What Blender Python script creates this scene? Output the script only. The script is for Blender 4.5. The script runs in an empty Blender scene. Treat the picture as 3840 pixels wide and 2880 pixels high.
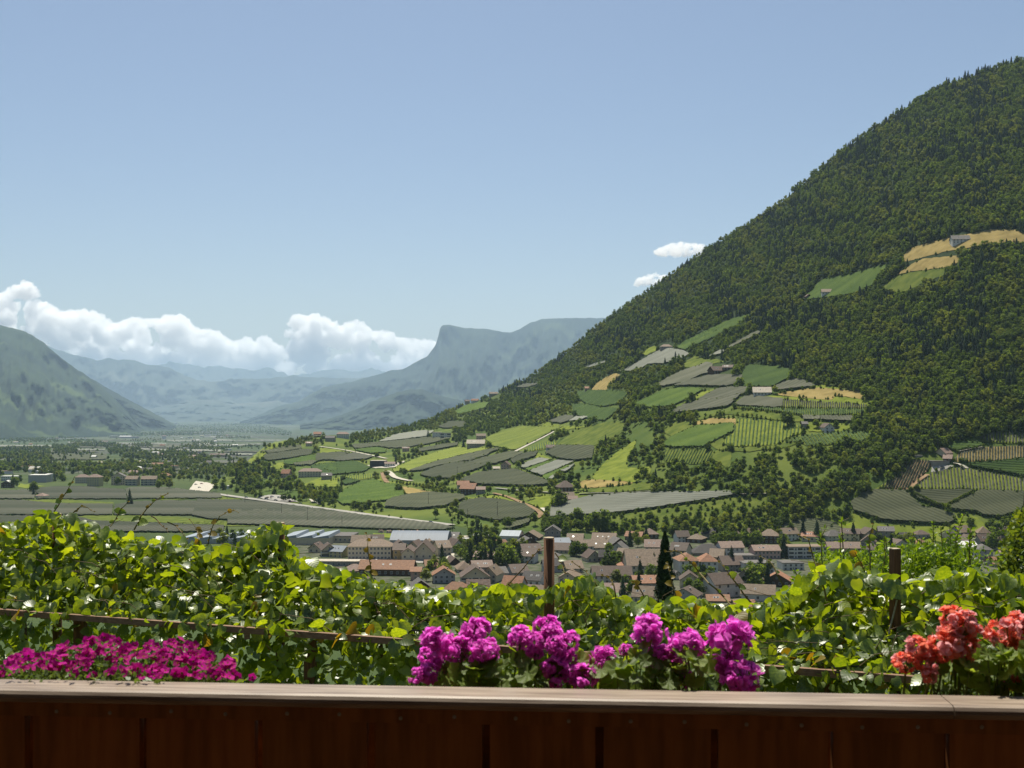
import bpy, math, random
import numpy as np
from mathutils import Vector, Matrix, Euler
from mathutils.geometry import delaunay_2d_cdt

R = math.radians
rnd = random.Random(7)
nrg = np.random.default_rng(11)
scene = bpy.context.scene
COL = scene.collection

# ------------------------------------------------------------------ camera, sky, sun, exposure
F, HV = 1150.0, 402.0                       # focal length in pixels of a 1024 wide frame, row of the true horizon
cam_d = bpy.data.cameras.new('camera')
cam = bpy.data.objects.new('camera', cam_d); COL.objects.link(cam)
cam.location = (0, 0, 0); cam.rotation_euler = (R(90), 0, 0)
cam_d.sensor_width = 36; cam_d.lens = 36 * F / 1024
cam_d.shift_y = (HV - 384) / 1024
cam_d.clip_start = 0.05; cam_d.clip_end = 160000
cam_d.dof.use_dof = True; cam_d.dof.focus_distance = 60; cam_d.dof.aperture_fstop = 16
scene.camera = cam

SUN_AZ, SUN_EL = -7.0, 62.0
world = bpy.data.worlds.new('World'); scene.world = world; world.use_nodes = True
wn, wl = world.node_tree.nodes, world.node_tree.links
sky = wn.new('ShaderNodeTexSky'); sky.sky_type = 'NISHITA'; sky.sun_disc = False
sky.sun_elevation = R(SUN_EL); sky.sun_rotation = R(SUN_AZ)
sky.altitude = 600; sky.air_density = 1.0; sky.dust_density = 1.5; sky.ozone_density = 1.2
bg = wn['Background']; bg.inputs['Strength'].default_value = 0.068
wl.new(sky.outputs['Color'], bg.inputs['Color'])

sd = bpy.data.lights.new('sun', 'SUN'); sd.energy = 5.0; sd.angle = R(0.53); sd.color = (1.0, 0.94, 0.80)
sun = bpy.data.objects.new('sun', sd); COL.objects.link(sun)
sdir = Vector((math.sin(R(SUN_AZ)) * math.cos(R(SUN_EL)), math.cos(R(SUN_AZ)) * math.cos(R(SUN_EL)), math.sin(R(SUN_EL))))
sun.rotation_euler = sdir.to_track_quat('Z', 'Y').to_euler()
sun.location = sdir * 60

scene.view_settings.view_transform = 'Standard'; scene.view_settings.look = 'None'
scene.view_settings.exposure = 0.45; scene.view_settings.gamma = 1.0
scene.view_settings.use_curve_mapping = False
try:
    scene.cycles.use_denoising = True
    scene.cycles.max_bounces = 28; scene.cycles.transparent_max_bounces = 6
    scene.cycles.diffuse_bounces = 3; scene.cycles.glossy_bounces = 2; scene.cycles.transmission_bounces = 3
    scene.cycles.volume_bounces = 28; scene.cycles.caustics_reflective = False; scene.cycles.caustics_refractive = False
except Exception:
    pass

# ------------------------------------------------------------------ helpers
def tag(o, label=None, cat=None, group=None, kind=None):
    if label: o['label'] = label
    if cat: o['category'] = cat
    if group: o['group'] = group
    if kind: o['kind'] = kind
    return o

def empty(name, loc=(0, 0, 0), rz=0.0):
    o = bpy.data.objects.new(name, None); COL.objects.link(o)
    o.location = loc; o.rotation_euler = (0, 0, rz); o.empty_display_size = 0.1
    return o

def mesh(name, V, Fc, mats=None, midx=None, smooth=False, attrs=None):
    me = bpy.data.meshes.new(name)
    V = np.asarray(V, dtype=np.float32).reshape(-1, 3)
    if isinstance(Fc, np.ndarray) and Fc.ndim == 2:
        n, k = Fc.shape
        me.vertices.add(len(V)); me.vertices.foreach_set('co', V.ravel())
        me.loops.add(n * k); me.loops.foreach_set('vertex_index', Fc.astype(np.int32).ravel())
        me.polygons.add(n)
        me.polygons.foreach_set('loop_start', np.arange(0, n * k, k, dtype=np.int32))
        me.update(calc_edges=True)
    else:
        me.from_pydata(V.tolist(), [], [list(map(int, f)) for f in Fc]); me.update()
    if mats is not None:
        for m in (mats if isinstance(mats, (list, tuple)) else [mats]): me.materials.append(m)
    if midx is not None: me.polygons.foreach_set('material_index', np.asarray(midx, dtype=np.int32))
    if smooth: me.polygons.foreach_set('use_smooth', np.ones(len(me.polygons), dtype=bool))
    for k, a in (attrs or {}).items():
        at = me.attributes.new(k, 'FLOAT', 'POINT'); at.data.foreach_set('value', np.asarray(a, dtype=np.float32))
    me.update()
    return me

def obj(name, me, parent=None, loc=(0, 0, 0), rot=(0, 0, 0), scale=(1, 1, 1)):
    o = bpy.data.objects.new(name, me); COL.objects.link(o)
    if parent is not None: o.parent = parent
    o.location = loc; o.rotation_euler = rot; o.scale = scale
    return o

class MB:
    """collects boxes, tubes and sheets for one mesh"""
    def __init__(s): s.v, s.f, s.m = [], [], []
    def add(s, V, Fc, mi=0):
        b = len(s.v); s.v += [tuple(p) for p in V]; s.f += [tuple(b + i for i in f) for f in Fc]; s.m += [mi] * len(Fc)
    def box(s, x0, x1, y0, y1, z0, z1, mi=0):
        V = [(x, y, z) for z in (z0, z1) for y in (y0, y1) for x in (x0, x1)]
        s.add(V, [(0, 2, 3, 1), (4, 5, 7, 6), (0, 1, 5, 4), (2, 6, 7, 3), (0, 4, 6, 2), (1, 3, 7, 5)], mi)
    def prism(s, poly, axis, a, b, mi=0):
        """poly: list of 2D points, extruded along axis 'x' or 'y' from a to b"""
        n = len(poly); mk = (lambda t, p: (t, p[0], p[1])) if axis == 'x' else (lambda t, p: (p[0], t, p[1]))
        V = [mk(a, p) for p in poly] + [mk(b, p) for p in poly]
        s.add(V, [tuple(range(n))[::-1], tuple(range(n, 2 * n))] + [(i, (i + 1) % n, n + (i + 1) % n, n + i) for i in range(n)], mi)
    def tube(s, pts, r0, r1=None, n=6, mi=0, cap=True):
        pts = [Vector(p) for p in pts]; r1 = r0 if r1 is None else r1; b = len(s.v); m = len(pts)
        for i, p in enumerate(pts):
            d = (pts[min(i + 1, m - 1)] - pts[max(i - 1, 0)]).normalized()
            a = d.orthogonal().normalized() if i == 0 else (a - d * a.dot(d)).normalized()
            c = d.cross(a); r = r0 + (r1 - r0) * i / max(1, m - 1)
            s.v += [tuple(p + (a * math.cos(t) + c * math.sin(t)) * r) for t in (2 * math.pi * k / n for k in range(n))]
        for i in range(m - 1):
            for k in range(n):
                s.f.append((b + i * n + k, b + i * n + (k + 1) % n, b + (i + 1) * n + (k + 1) % n, b + (i + 1) * n + k)); s.m.append(mi)
        if cap:
            s.f.append(tuple(b + k for k in range(n))[::-1]); s.f.append(tuple(b + (m - 1) * n + k for k in range(n))); s.m += [mi, mi]
    def mesh(s, name, mats, smooth=False): return mesh(name, s.v, s.f, mats, s.m, smooth)
    def build(s, name, mats, parent=None, smooth=False, **k): return obj(name, s.mesh(name, mats, smooth), parent, **k)

# ------------------------------------------------------------------ materials
def lerp3(c, k): return tuple(min(1, max(0, x * k)) for x in c)

def mat(name, c, c2=None, scale=8.0, rough=0.8, spec=0.3, bump=0.0, coords='Object', detail=4.0, stretch=None, metallic=0.0,
        island=0.0, objrand=0.0, trans=None, tw=0.5, bscale=None, lo=0.35, hi=0.65):
    """procedural Principled material: noise between c and c2; island / objrand vary the value per piece; trans adds a translucent share"""
    m = bpy.data.materials.new(name); m.use_nodes = True
    N, L = m.node_tree.nodes, m.node_tree.links
    p = N['Principled BSDF']; p.inputs['Roughness'].default_value = rough
    p.inputs['Specular IOR Level'].default_value = spec; p.inputs['Metallic'].default_value = metallic
    tc = N.new('ShaderNodeTexCoord'); vec = tc.outputs[coords]
    if stretch:
        mp = N.new('ShaderNodeMapping'); mp.inputs['Scale'].default_value = stretch; L.new(vec, mp.inputs['Vector']); vec = mp.outputs['Vector']
    nz = N.new('ShaderNodeTexNoise'); nz.inputs['Scale'].default_value = scale; nz.inputs['Detail'].default_value = detail
    L.new(vec, nz.inputs['Vector'])
    rp = N.new('ShaderNodeValToRGB'); rp.color_ramp.elements[0].position = lo; rp.color_ramp.elements[1].position = hi
    rp.color_ramp.elements[0].color = (*c, 1); rp.color_ramp.elements[1].color = (*(c2 or lerp3(c, 1.25)), 1)
    L.new(nz.outputs['Fac'], rp.inputs['Fac']); col = rp.outputs['Color']
    for amt, src in ((island, 'i'), (objrand, 'o')):
        if amt:
            g = N.new('ShaderNodeNewGeometry') if src == 'i' else N.new('ShaderNodeObjectInfo')
            out = g.outputs['Random Per Island'] if src == 'i' else g.outputs['Random']
            h = N.new('ShaderNodeHueSaturation'); L.new(col, h.inputs['Color'])
            mr = N.new('ShaderNodeMapRange'); mr.inputs['To Min'].default_value = 1 - amt; mr.inputs['To Max'].default_value = 1 + amt
            L.new(out, mr.inputs['Value']); L.new(mr.outputs['Result'], h.inputs['Value'])
            mh = N.new('ShaderNodeMapRange'); mh.inputs['To Min'].default_value = 0.5 + amt * 0.03; mh.inputs['To Max'].default_value = 0.5 - amt * 0.03
            L.new(out, mh.inputs['Value']); L.new(mh.outputs['Result'], h.inputs['Hue'])
            col = h.outputs['Color']
    L.new(col, p.inputs['Base Color'])
    if bump:
        b = N.new('ShaderNodeBump'); b.inputs['Strength'].default_value = bump
        n2 = N.new('ShaderNodeTexNoise'); n2.inputs['Scale'].default_value = bscale or scale * 3; n2.inputs['Detail'].default_value = 5
        L.new(vec, n2.inputs['Vector']); L.new(n2.outputs['Fac'], b.inputs['Height']); L.new(b.outputs['Normal'], p.inputs['Normal'])
    if trans:
        t = N.new('ShaderNodeBsdfTranslucent'); mx = N.new('ShaderNodeMixShader'); mx.inputs['Fac'].default_value = tw
        mc = N.new('ShaderNodeMix'); mc.data_type = 'RGBA'; mc.blend_type = 'MULTIPLY'; mc.inputs['Factor'].default_value = 1.0
        L.new(col, mc.inputs['A']); mc.inputs['B'].default_value = (*trans, 1); mc.clamp_result = False
        L.new(mc.outputs['Result'], t.inputs['Color'])
        L.new(p.outputs['BSDF'], mx.inputs[1]); L.new(t.outputs['BSDF'], mx.inputs[2])
        L.new(mx.outputs['Shader'], N['Material Output'].inputs['Surface'])
    return m

M = {}
M['grass'] = mat('meadow_grass', (0.066, 0.096, 0.016), (0.125, 0.150, 0.026), 0.09, 0.95, 0.05, coords='Object', detail=9)
M['grass_bright'] = mat('bright_meadow_grass', (0.110, 0.145, 0.020), (0.185, 0.215, 0.032), 0.09, 0.95, 0.05, detail=9)
M['grass_tan'] = mat('dry_meadow_grass', (0.215, 0.165, 0.058), (0.315, 0.24, 0.09), 0.09, 0.95, 0.05, detail=9)
M['forest_floor'] = mat('forest_floor', (0.022, 0.040, 0.012), (0.045, 0.075, 0.018), 0.03, 0.95, 0.1, detail=8)
M['soil'] = mat('bare_soil', (0.20, 0.13, 0.07), (0.28, 0.19, 0.11), 0.1, 0.95, 0.1)
M['asphalt'] = mat('pale_road_surface', (0.26, 0.25, 0.22), (0.34, 0.32, 0.28), 0.05, 0.9, 0.2)
M['gravel'] = mat('pale_gravel', (0.40, 0.37, 0.30), (0.52, 0.48, 0.40), 0.2, 0.95, 0.1)
M['row_leaf'] = mat('vine_row_leaves', (0.042, 0.080, 0.014), (0.080, 0.130, 0.022), 0.6, 0.85, 0.2, detail=6, objrand=0.2)
M['bark'] = mat('tree_bark', (0.07, 0.05, 0.035), (0.12, 0.09, 0.06), 3, 0.95, 0.1)
M['wood_pole'] = mat('dark_pole_wood', (0.045, 0.035, 0.028), (0.07, 0.055, 0.04), 3, 0.9, 0.1)
M['broadleaf'] = mat('broadleaf_foliage', (0.062, 0.100, 0.016), (0.125, 0.170, 0.028), 2.5, 0.75, 0.15, island=0.22, objrand=0.32, trans=(1.7, 1.7, 0.55), tw=0.5)
M['broadleaf_warm'] = mat('warm_broadleaf_foliage', (0.090, 0.122, 0.018), (0.160, 0.185, 0.030), 2.5, 0.75, 0.15, island=0.22, objrand=0.30, trans=(1.7, 1.65, 0.55), tw=0.5)
M['conifer'] = mat('conifer_needles', (0.030, 0.052, 0.020), (0.056, 0.084, 0.028), 2.5, 0.85, 0.2, island=0.3, objrand=0.4)
M['cypress'] = mat('cypress_needles', (0.018, 0.032, 0.010), (0.036, 0.056, 0.014), 2.5, 0.85, 0.2, island=0.35)

def net_material(name, c, c2, amp):
    m = mat(name, c, c2, 0.03, 0.9, 0.08, detail=9, stretch=(.5, 1.6, 1), lo=.3, hi=.7, objrand=.2)
    N, L = m.node_tree.nodes, m.node_tree.links; p = N['Principled BSDF']
    at = N.new('ShaderNodeAttribute'); at.attribute_name = 'row'
    sn = N.new('ShaderNodeMath'); sn.operation = 'SINE'; mu = N.new('ShaderNodeMath'); mu.operation = 'MULTIPLY'; mu.inputs[1].default_value = 2 * math.pi
    L.new(at.outputs['Fac'], mu.inputs[0]); L.new(mu.outputs[0], sn.inputs[0])
    b = N.new('ShaderNodeBump'); b.inputs['Strength'].default_value = 0.8; b.inputs['Distance'].default_value = 0.12 * amp
    L.new(sn.outputs[0], b.inputs['Height']); L.new(b.outputs['Normal'], p.inputs['Normal'])
    h = N.new('ShaderNodeHueSaturation'); src = p.inputs['Base Color'].links[0].from_socket
    mr = N.new('ShaderNodeMapRange'); mr.inputs['From Min'].default_value = -1; mr.inputs['To Min'].default_value = 1 - 0.16 * amp; mr.inputs['To Max'].default_value = 1 + 0.16 * amp
    L.new(sn.outputs[0], mr.inputs['Value']); L.new(mr.outputs['Result'], h.inputs['Value']); L.new(src, h.inputs['Color']); L.new(h.outputs['Color'], p.inputs['Base Color'])
    return m
M['net'] = net_material('grey_hail_net', (0.046, 0.054, 0.028), (0.078, 0.084, 0.046), 1)
M['net_mid'] = net_material('mid_grey_hail_net', (0.072, 0.078, 0.048), (0.112, 0.114, 0.078), 1)
M['net_pale'] = net_material('pale_hail_net', (0.155, 0.162, 0.125), (0.215, 0.22, 0.178), 0.7)
M['net_valley'] = net_material('streaky_valley_net', (0.030, 0.040, 0.020), (0.090, 0.090, 0.064), 1)
for n_ in M['net_valley'].node_tree.nodes:
    if n_.type == 'MAPPING': n_.inputs['Scale'].default_value = (.05, .55, 1)

M['canopy'] = net_material('orchard_canopy_leaves', (0.038, 0.074, 0.010), (0.082, 0.125, 0.018), 1.5)
M['canopy_dark'] = net_material('dark_canopy_leaves', (0.024, 0.050, 0.009), (0.052, 0.086, 0.015), 1.5)
M['canopy_bright'] = net_material('bright_vine_canopy', (0.105, 0.140, 0.019), (0.180, 0.210, 0.031), .8)

# ------------------------------------------------------------------ terrain: a hill in polar columns, and the valley floor
def zv(y):                                                  # valley floor falls gently away from the viewer
    return -(101.0 + 0.01 * np.minimum(y, 1500) + 0.0215 * np.clip(y - 1500, 0, 7500) + 0.0085 * np.maximum(y - 9000, 0))
_ty = np.geomspace(300, 200000, 4000); _tv = HV - F * zv(_ty) / _ty
def y_valley(v): return np.interp(v, _tv[::-1], _ty[::-1])

def pl(pts):
    a = np.array(pts, float); return lambda u: np.interp(u, a[:, 0], a[:, 1])
ridge = pl([(205,486),(212,483),(228,474),(245,464),(253,458),(261,453.5),(265.5,447),(285,443),(302,441),(313,437),(332,435),(357,436),(372,434),(388,431),(411,426),(434,419),(449,412),(465,405),(480,400),(495,394),(509,388),(518,384),(542,371),(574,347),(602,324),(634,301),(667,278),(694,259),(713,246),(750,225),(782,202),(815,174),(847,148),(879,126),(919,100),(949,85),(986,71),(1024,60),(1100,30),(1200,-5),(1400,-60)])
foot = pl([(205,487),(216,485),(240,492),(262,500),(307,505),(342,512),(391,518),(430,522),(480,530),(560,532),(640,535),(700,540),(780,541),(850,543),(950,546),(1024,549),(1150,553),(1400,558)])
CP = [(1024,60,1900),(1200,-5,1900),(1400,-60,1900),(879,126,1960),(782,202,2060),(694,259,2200),(602,324,2450),(542,371,2700),(495,394,2800),(449,412,2750),(411,426,2650),(372,434,2450),(332,435,2300),(302,441,2200),(265,447,2100),(245,464,1900),(212,483,1690),
 (950,250,1320),(950,400,1060),(763,391,1230),(763,470,1020),(860,470,985),(1000,470,960),(860,395,1150),(860,300,1400),(1200,400,1030),(1200,200,1380),(1400,300,1150),(1400,100,1500),
 (640,390,1500),(640,440,1240),(640,490,1060),(560,430,1600),(560,470,1250),(560,500,1090),(480,450,1700),(480,490,1230),(400,450,2000),(400,480,1450),(400,500,1220),(320,460,1850),(320,480,1550),(700,330,1720),(780,300,1600)]
for u_ in (216, 240, 262, 307, 342, 391, 430, 480, 560, 640, 700, 780, 850, 950, 1024, 1150, 1300, 1400):
    CP.append((u_, float(foot(u_)), float(y_valley(foot(u_)))))
CP = np.array(CP, float)
def _tps(A, B):
    d2 = ((A[:, None, :] - B[None, :, :]) ** 2).sum(-1) / 1e4
    return np.where(d2 > 0, 0.5 * d2 * np.log(np.maximum(d2, 1e-12)), 0)
_K = _tps(CP[:, :2], CP[:, :2]) + np.eye(len(CP)) * 0.004
_Pm = np.c_[np.ones(len(CP)), CP[:, :2] / 100]
_A = np.block([[_K, _Pm], [_Pm.T, np.zeros((3, 3))]])
_w = np.linalg.solve(_A, np.r_[np.log(CP[:, 2]), np.zeros(3)])
def _depth(u, v):
    q = np.c_[np.ravel(u), np.ravel(v)].astype(float)
    r = _tps(q, CP[:, :2]) @ _w[:-3] + np.c_[np.ones(len(q)), q / 100] @ _w[-3:]
    return np.exp(r)
# tabulate with a monotone correction so that every column recedes upwards and meets the valley floor at its foot
GU = np.arange(206, 1330, 2.0); NT = 90
GT = np.linspace(0, 1, NT)                                   # 0 at the foot, 1 at the ridge
_vf, _vr = foot(GU), ridge(GU)
_vv = _vf[:, None] + (_vr - _vf)[:, None] * GT[None, :]
_yy = _depth(np.repeat(GU, NT), _vv.ravel()).reshape(len(GU), NT)
_yf = y_valley(_vf)
_yy = _yy * np.exp(np.log(_yf / _yy[:, 0])[:, None] * np.maximum(0, 1 - GT[None, :] * 4))
for k in range(1, NT): _yy[:, k] = np.maximum(_yy[:, k], _yy[:, k - 1] * 1.0008)
def hill_depth(u, v):
    u = np.atleast_1d(np.asarray(u, float)); v = np.atleast_1d(np.asarray(v, float))
    uu = np.clip(u, GU[0], GU[-1]); vf, vr = foot(uu), ridge(uu)
    t = np.clip((v - vf) / np.minimum(vr - vf, -0.5), 0, 1) * (NT - 1)
    i = np.clip(((uu - GU[0]) / 2).astype(int), 0, len(GU) - 2); fu = (uu - GU[0]) / 2 - i
    j = np.clip(t.astype(int), 0, NT - 2); ft = t - j
    return (_yy[i, j] * (1 - fu) * (1 - ft) + _yy[i + 1, j] * fu * (1 - ft) + _yy[i, j + 1] * (1 - fu) * ft + _yy[i + 1, j + 1] * fu * ft)
def on_hill(u, v): return (u > 228) & (v <= foot(u)) & (v >= ridge(u) - 1.5)
def ground(u, v):
    """points of the ground seen along the directions (u, v): (n, 3)"""
    u = np.atleast_1d(np.asarray(u, float)); v = np.atleast_1d(np.asarray(v, float))
    y = np.where(on_hill(u, v), hill_depth(u, v), y_valley(np.maximum(v, 416)))
    return np.c_[(u - 512) / F * y, y, (HV - v) / F * y]
def at(u, v, y): return Vector(((u - 512) / F * y, y, (HV - v) / F * y))
def G1(u, v): return Vector(ground(u, v)[0])

# crops in which outlines were read off: origin and scale to the 1024 frame
CR = {'A': (341.33, 256, .15431), 'B': (682.67, 256, .15431), 'C': (682.67, 0, .15431), 'L': (0, 256, .15431),
      'D1': (0, 400, .07716), 'D2': (160, 400, .07716), 'D3': (320, 400, .07716), 'D4': (480, 400, .07716), 'D5': (586.67, 330.67, .07716),
      'D6': (693.33, 346.67, .07716), 'D7': (853.33, 416, .07716),
      'E1': (170.67, 506.67, .07716), 'E2': (320, 506.67, .07716), 'E3': (458.67, 506.67, .07716), 'E4': (608, 506.67, .07716),
      'E5': (746.67, 493.33, .07716), 'E6': (853.33, 493.33, .07716),
      'T3': (512, 480, .11573), 'R1': (0, 576, .11573), 'R2': (256, 576, .11573), 'R3': (512, 576, .11573), 'R4': (768, 576, .11573), 'P': (0, 0, 1)}
def cc(k, pts):
    ox, oy, s = CR[k]; return [(ox + s * a, oy + s * b) for a, b in pts]
def inside(poly, u, v):
    u = np.asarray(u, float); v = np.asarray(v, float); r = np.zeros(u.shape, bool); n = len(poly)
    for i in range(n):
        (x0, y0), (x1, y1) = poly[i], poly[(i + 1) % n]
        if y0 == y1: continue
        c = ((y0 > v) != (y1 > v)) & (u < (x1 - x0) * (v - y0) / (y1 - y0) + x0); r ^= c
    return r
def densify(poly, step, closed=True):
    out = []; n = len(poly)
    for i in range(n if closed else n - 1):
        a, b = poly[i], poly[(i + 1) % n]; k = max(1, int(math.hypot(b[0] - a[0], b[1] - a[1]) / step))
        out += [(a[0] + (b[0] - a[0]) * t / k, a[1] + (b[1] - a[1]) * t / k) for t in range(k)]
    if not closed: out.append(poly[-1])
    return out
def smooth_poly(p, it=1, closed=True):
    for _ in range(it):
        q = []; n = len(p)
        for i in range(n):
            a, b = p[i], p[(i + 1) % n]
            q += [(a[0] * .93 + b[0] * .07, a[1] * .93 + b[1] * .07), (a[0] * .07 + b[0] * .93, a[1] * .07 + b[1] * .93)]
        p = q
    return p
def sheet(poly, step=2.5, lift=0.6, jitter=0.0, fit=True):
    """a sheet that follows the ground inside an outline; returns vertices and triangles"""
    b = [(q0 + nrg.normal(0, .28), q1 + nrg.normal(0, .22)) for q0, q1 in densify(poly, step)]; P = np.array(b); lo, hi = P.min(0), P.max(0)
    gx, gy = np.meshgrid(np.arange(lo[0], hi[0], step), np.arange(lo[1], hi[1], step))
    g = np.c_[gx.ravel(), gy.ravel()] + nrg.uniform(-.3, .3, (gx.size, 2)) * step
    if len(g): g = g[inside(poly, g[:, 0], g[:, 1])]
    pts = [Vector(p) for p in b] + [Vector(p) for p in g]
    nb = len(b)
    vs, _e, fs, *_ = delaunay_2d_cdt(pts, [(i, (i + 1) % nb) for i in range(nb)], [], 1, 1e-4)
    q = np.array([tuple(p) for p in vs]); W = ground(q[:, 0], q[:, 1])
    W[:, 2] += lift + (nrg.uniform(-jitter, jitter, len(W)) if jitter else 0)
    return W, [f for f in fs if len(f) == 3], q
from mathutils import noise as mnoise
def fbm(x, y, z=0.0, o=4): return mnoise.fractal((x, y, z), 0.9, 2.0, o)

# ------------------------------------------------------------------ ground sheets
def near_z(y):
    if y <= 14: return -4.3
    if y <= 560: return -4.3 + (float(zv(560)) + 4.3) * (y - 14) / (560 - 14)
    return float(zv(y))
ys = [-12, -3, 3, 8, 14, 30, 60, 100, 150, 220, 300, 380, 460, 520, 560] + list(np.geomspace(600, 49000, 90))
xs = np.r_[-np.geomspace(44000, 8, 60), 0, np.geomspace(8, 44000, 60)]
V = [(x, y, near_z(y)) for y in ys for x in xs]; nx = len(xs)
Q = np.array([(j * nx + i, j * nx + i + 1, (j + 1) * nx + i + 1, (j + 1) * nx + i) for j in range(len(ys) - 1) for i in range(nx - 1)])

def valley_material():
    m = mat('valley_fields', (0.040, 0.064, 0.018), (0.070, 0.095, 0.028), 0.006, 0.95, 0.1, detail=6)
    N, L = m.node_tree.nodes, m.node_tree.links; p = N['Principled BSDF']
    base = p.inputs['Base Color'].links[0].from_socket
    tc = N.new('ShaderNodeTexCoord'); mp = N.new('ShaderNodeMapping'); mp.inputs['Scale'].default_value = (0.0022, 0.0075, 0.0); mp.inputs['Rotation'].default_value = (0, 0, 0.12)
    L.new(tc.outputs['Object'], mp.inputs['Vector'])
    vo = N.new('ShaderNodeTexVoronoi'); vo.distance = 'CHEBYCHEV'; vo.inputs['Scale'].default_value = 1.0; L.new(mp.outputs['Vector'], vo.inputs['Vector'])
    rp = N.new('ShaderNodeValToRGB'); rp.color_ramp.interpolation = 'CONSTANT'
    cols = [(0.0, (0.040, 0.066, 0.020)), (0.30, (0.060, 0.066, 0.050)), (0.50, (0.075, 0.08, 0.066)), (0.62, (0.052, 0.082, 0.024)), (0.80, (0.105, 0.105, 0.09)), (0.90, (0.085, 0.11, 0.038)), (0.96, (0.22, 0.21, 0.19))]
    e = rp.color_ramp.elements
    while len(e) < len(cols): e.new(0.5)
    for k, (t, c) in enumerate(cols): e[k].position = t; e[k].color = (*c, 1)
    sp = N.new('ShaderNodeSeparateColor'); L.new(vo.outputs['Color'], sp.inputs['Color']); L.new(sp.outputs['Red'], rp.inputs['Fac'])
    sx = N.new('ShaderNodeSeparateXYZ'); L.new(tc.outputs['Object'], sx.inputs['Vector'])
    mr = N.new('ShaderNodeMapRange'); mr.inputs['From Min'].default_value = 1900; mr.inputs['From Max'].default_value = 2300; L.new(sx.outputs['Y'], mr.inputs['Value'])
    nz = N.new('ShaderNodeTexNoise'); nz.inputs['Scale'].default_value = 0.0035; nz.inputs['Detail'].default_value = 5; L.new(tc.outputs['Object'], nz.inputs['Vector'])
    m2 = N.new('ShaderNodeMapRange'); m2.inputs['From Min'].default_value = 0.60; m2.inputs['From Max'].default_value = 0.50; L.new(nz.outputs['Fac'], m2.inputs['Value'])
    ml = N.new('ShaderNodeMath'); ml.operation = 'MULTIPLY'; L.new(mr.outputs['Result'], ml.inputs[0]); L.new(m2.outputs['Result'], ml.inputs[1])
    mx = N.new('ShaderNodeMix'); mx.data_type = 'RGBA'; L.new(ml.outputs[0], mx.inputs['Factor']); L.new(base, mx.inputs['A']); L.new(rp.outputs['Color'], mx.inputs['B'])
    L.new(mx.outputs['Result'], p.inputs['Base Color'])
    return m
M['valley'] = valley_material()
tag(obj('valley_floor', mesh('valley_floor', V, Q, M['valley'])), 'flat green valley floor of fields and orchards running to the far mountains', kind='structure')

# the hill that rises from the valley to the wooded mountain
rows = []
for k in range(NT):
    y = _yy[:, k]; rows.append(np.c_[(GU - 512) / F * y, y, (HV - _vv[:, k]) / F * y])
top = rows[-1]
back = top.copy(); back[:, 1] += 500; back[:, 2] -= 160; back[:, 0] *= 1.02
bak2 = top.copy(); bak2[:, 1] += 2200; bak2[:, 2] = np.minimum(bak2[:, 2] - 700, -200); bak2[:, 0] *= 1.1
low = rows[0].copy(); low[:, 2] -= 12; low[:, 1] -= 6
allr = [low] + rows + [back, bak2]; nu = len(GU)
Vh = np.concatenate(allr); Qh = np.array([(j * nu + i, j * nu + i + 1, (j + 1) * nu + i + 1, (j + 1) * nu + i) for j in range(len(allr) - 1) for i in range(nu - 1)])
M['hill'] = mat('hillside_ground', (0.028, 0.050, 0.014), (0.070, 0.105, 0.024), 0.02, 0.95, 0.1, detail=8)
N_, L_ = M['hill'].node_tree.nodes, M['hill'].node_tree.links; p_ = N_['Principled BSDF']; src_ = p_.inputs['Base Color'].links[0].from_socket
tc_ = N_.new('ShaderNodeTexCoord'); sx_ = N_.new('ShaderNodeSeparateXYZ'); L_.new(tc_.outputs['Object'], sx_.inputs['Vector']); nz_ = N_.new('ShaderNodeTexNoise'); nz_.inputs['Scale'].default_value = .012; nz_.inputs['Detail'].default_value = 8; L_.new(tc_.outputs['Object'], nz_.inputs['Vector'])
ad_ = N_.new('ShaderNodeMath'); ad_.operation = 'MULTIPLY_ADD'; ad_.inputs[1].default_value = 130; L_.new(nz_.outputs['Fac'], ad_.inputs[0]); L_.new(sx_.outputs['Z'], ad_.inputs[2])
mr_ = N_.new('ShaderNodeMapRange'); mr_.inputs['From Min'].default_value = 60; mr_.inputs['From Max'].default_value = 110; L_.new(ad_.outputs[0], mr_.inputs['Value'])
mx_ = N_.new('ShaderNodeMix'); mx_.data_type = 'RGBA'; L_.new(mr_.outputs['Result'], mx_.inputs['Factor']); mx_.inputs['B'].default_value = (.020, .036, .010, 1)
rp_ = N_.new('ShaderNodeValToRGB'); rp_.color_ramp.elements[0].position = .38; rp_.color_ramp.elements[1].position = .62; rp_.color_ramp.elements[0].color = (.055, .090, .015, 1); rp_.color_ramp.elements[1].color = (.115, .145, .024, 1); L_.new(nz_.outputs['Fac'], rp_.inputs['Fac'])
L_.new(rp_.outputs['Color'], mx_.inputs['A']); L_.new(mx_.outputs['Result'], p_.inputs['Base Color'])
tag(obj('hillside', mesh('hillside', Vh, Qh, M['hill'], smooth=True)), 'steep green hillside rising from the town to the wooded summit', kind='structure')

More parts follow.
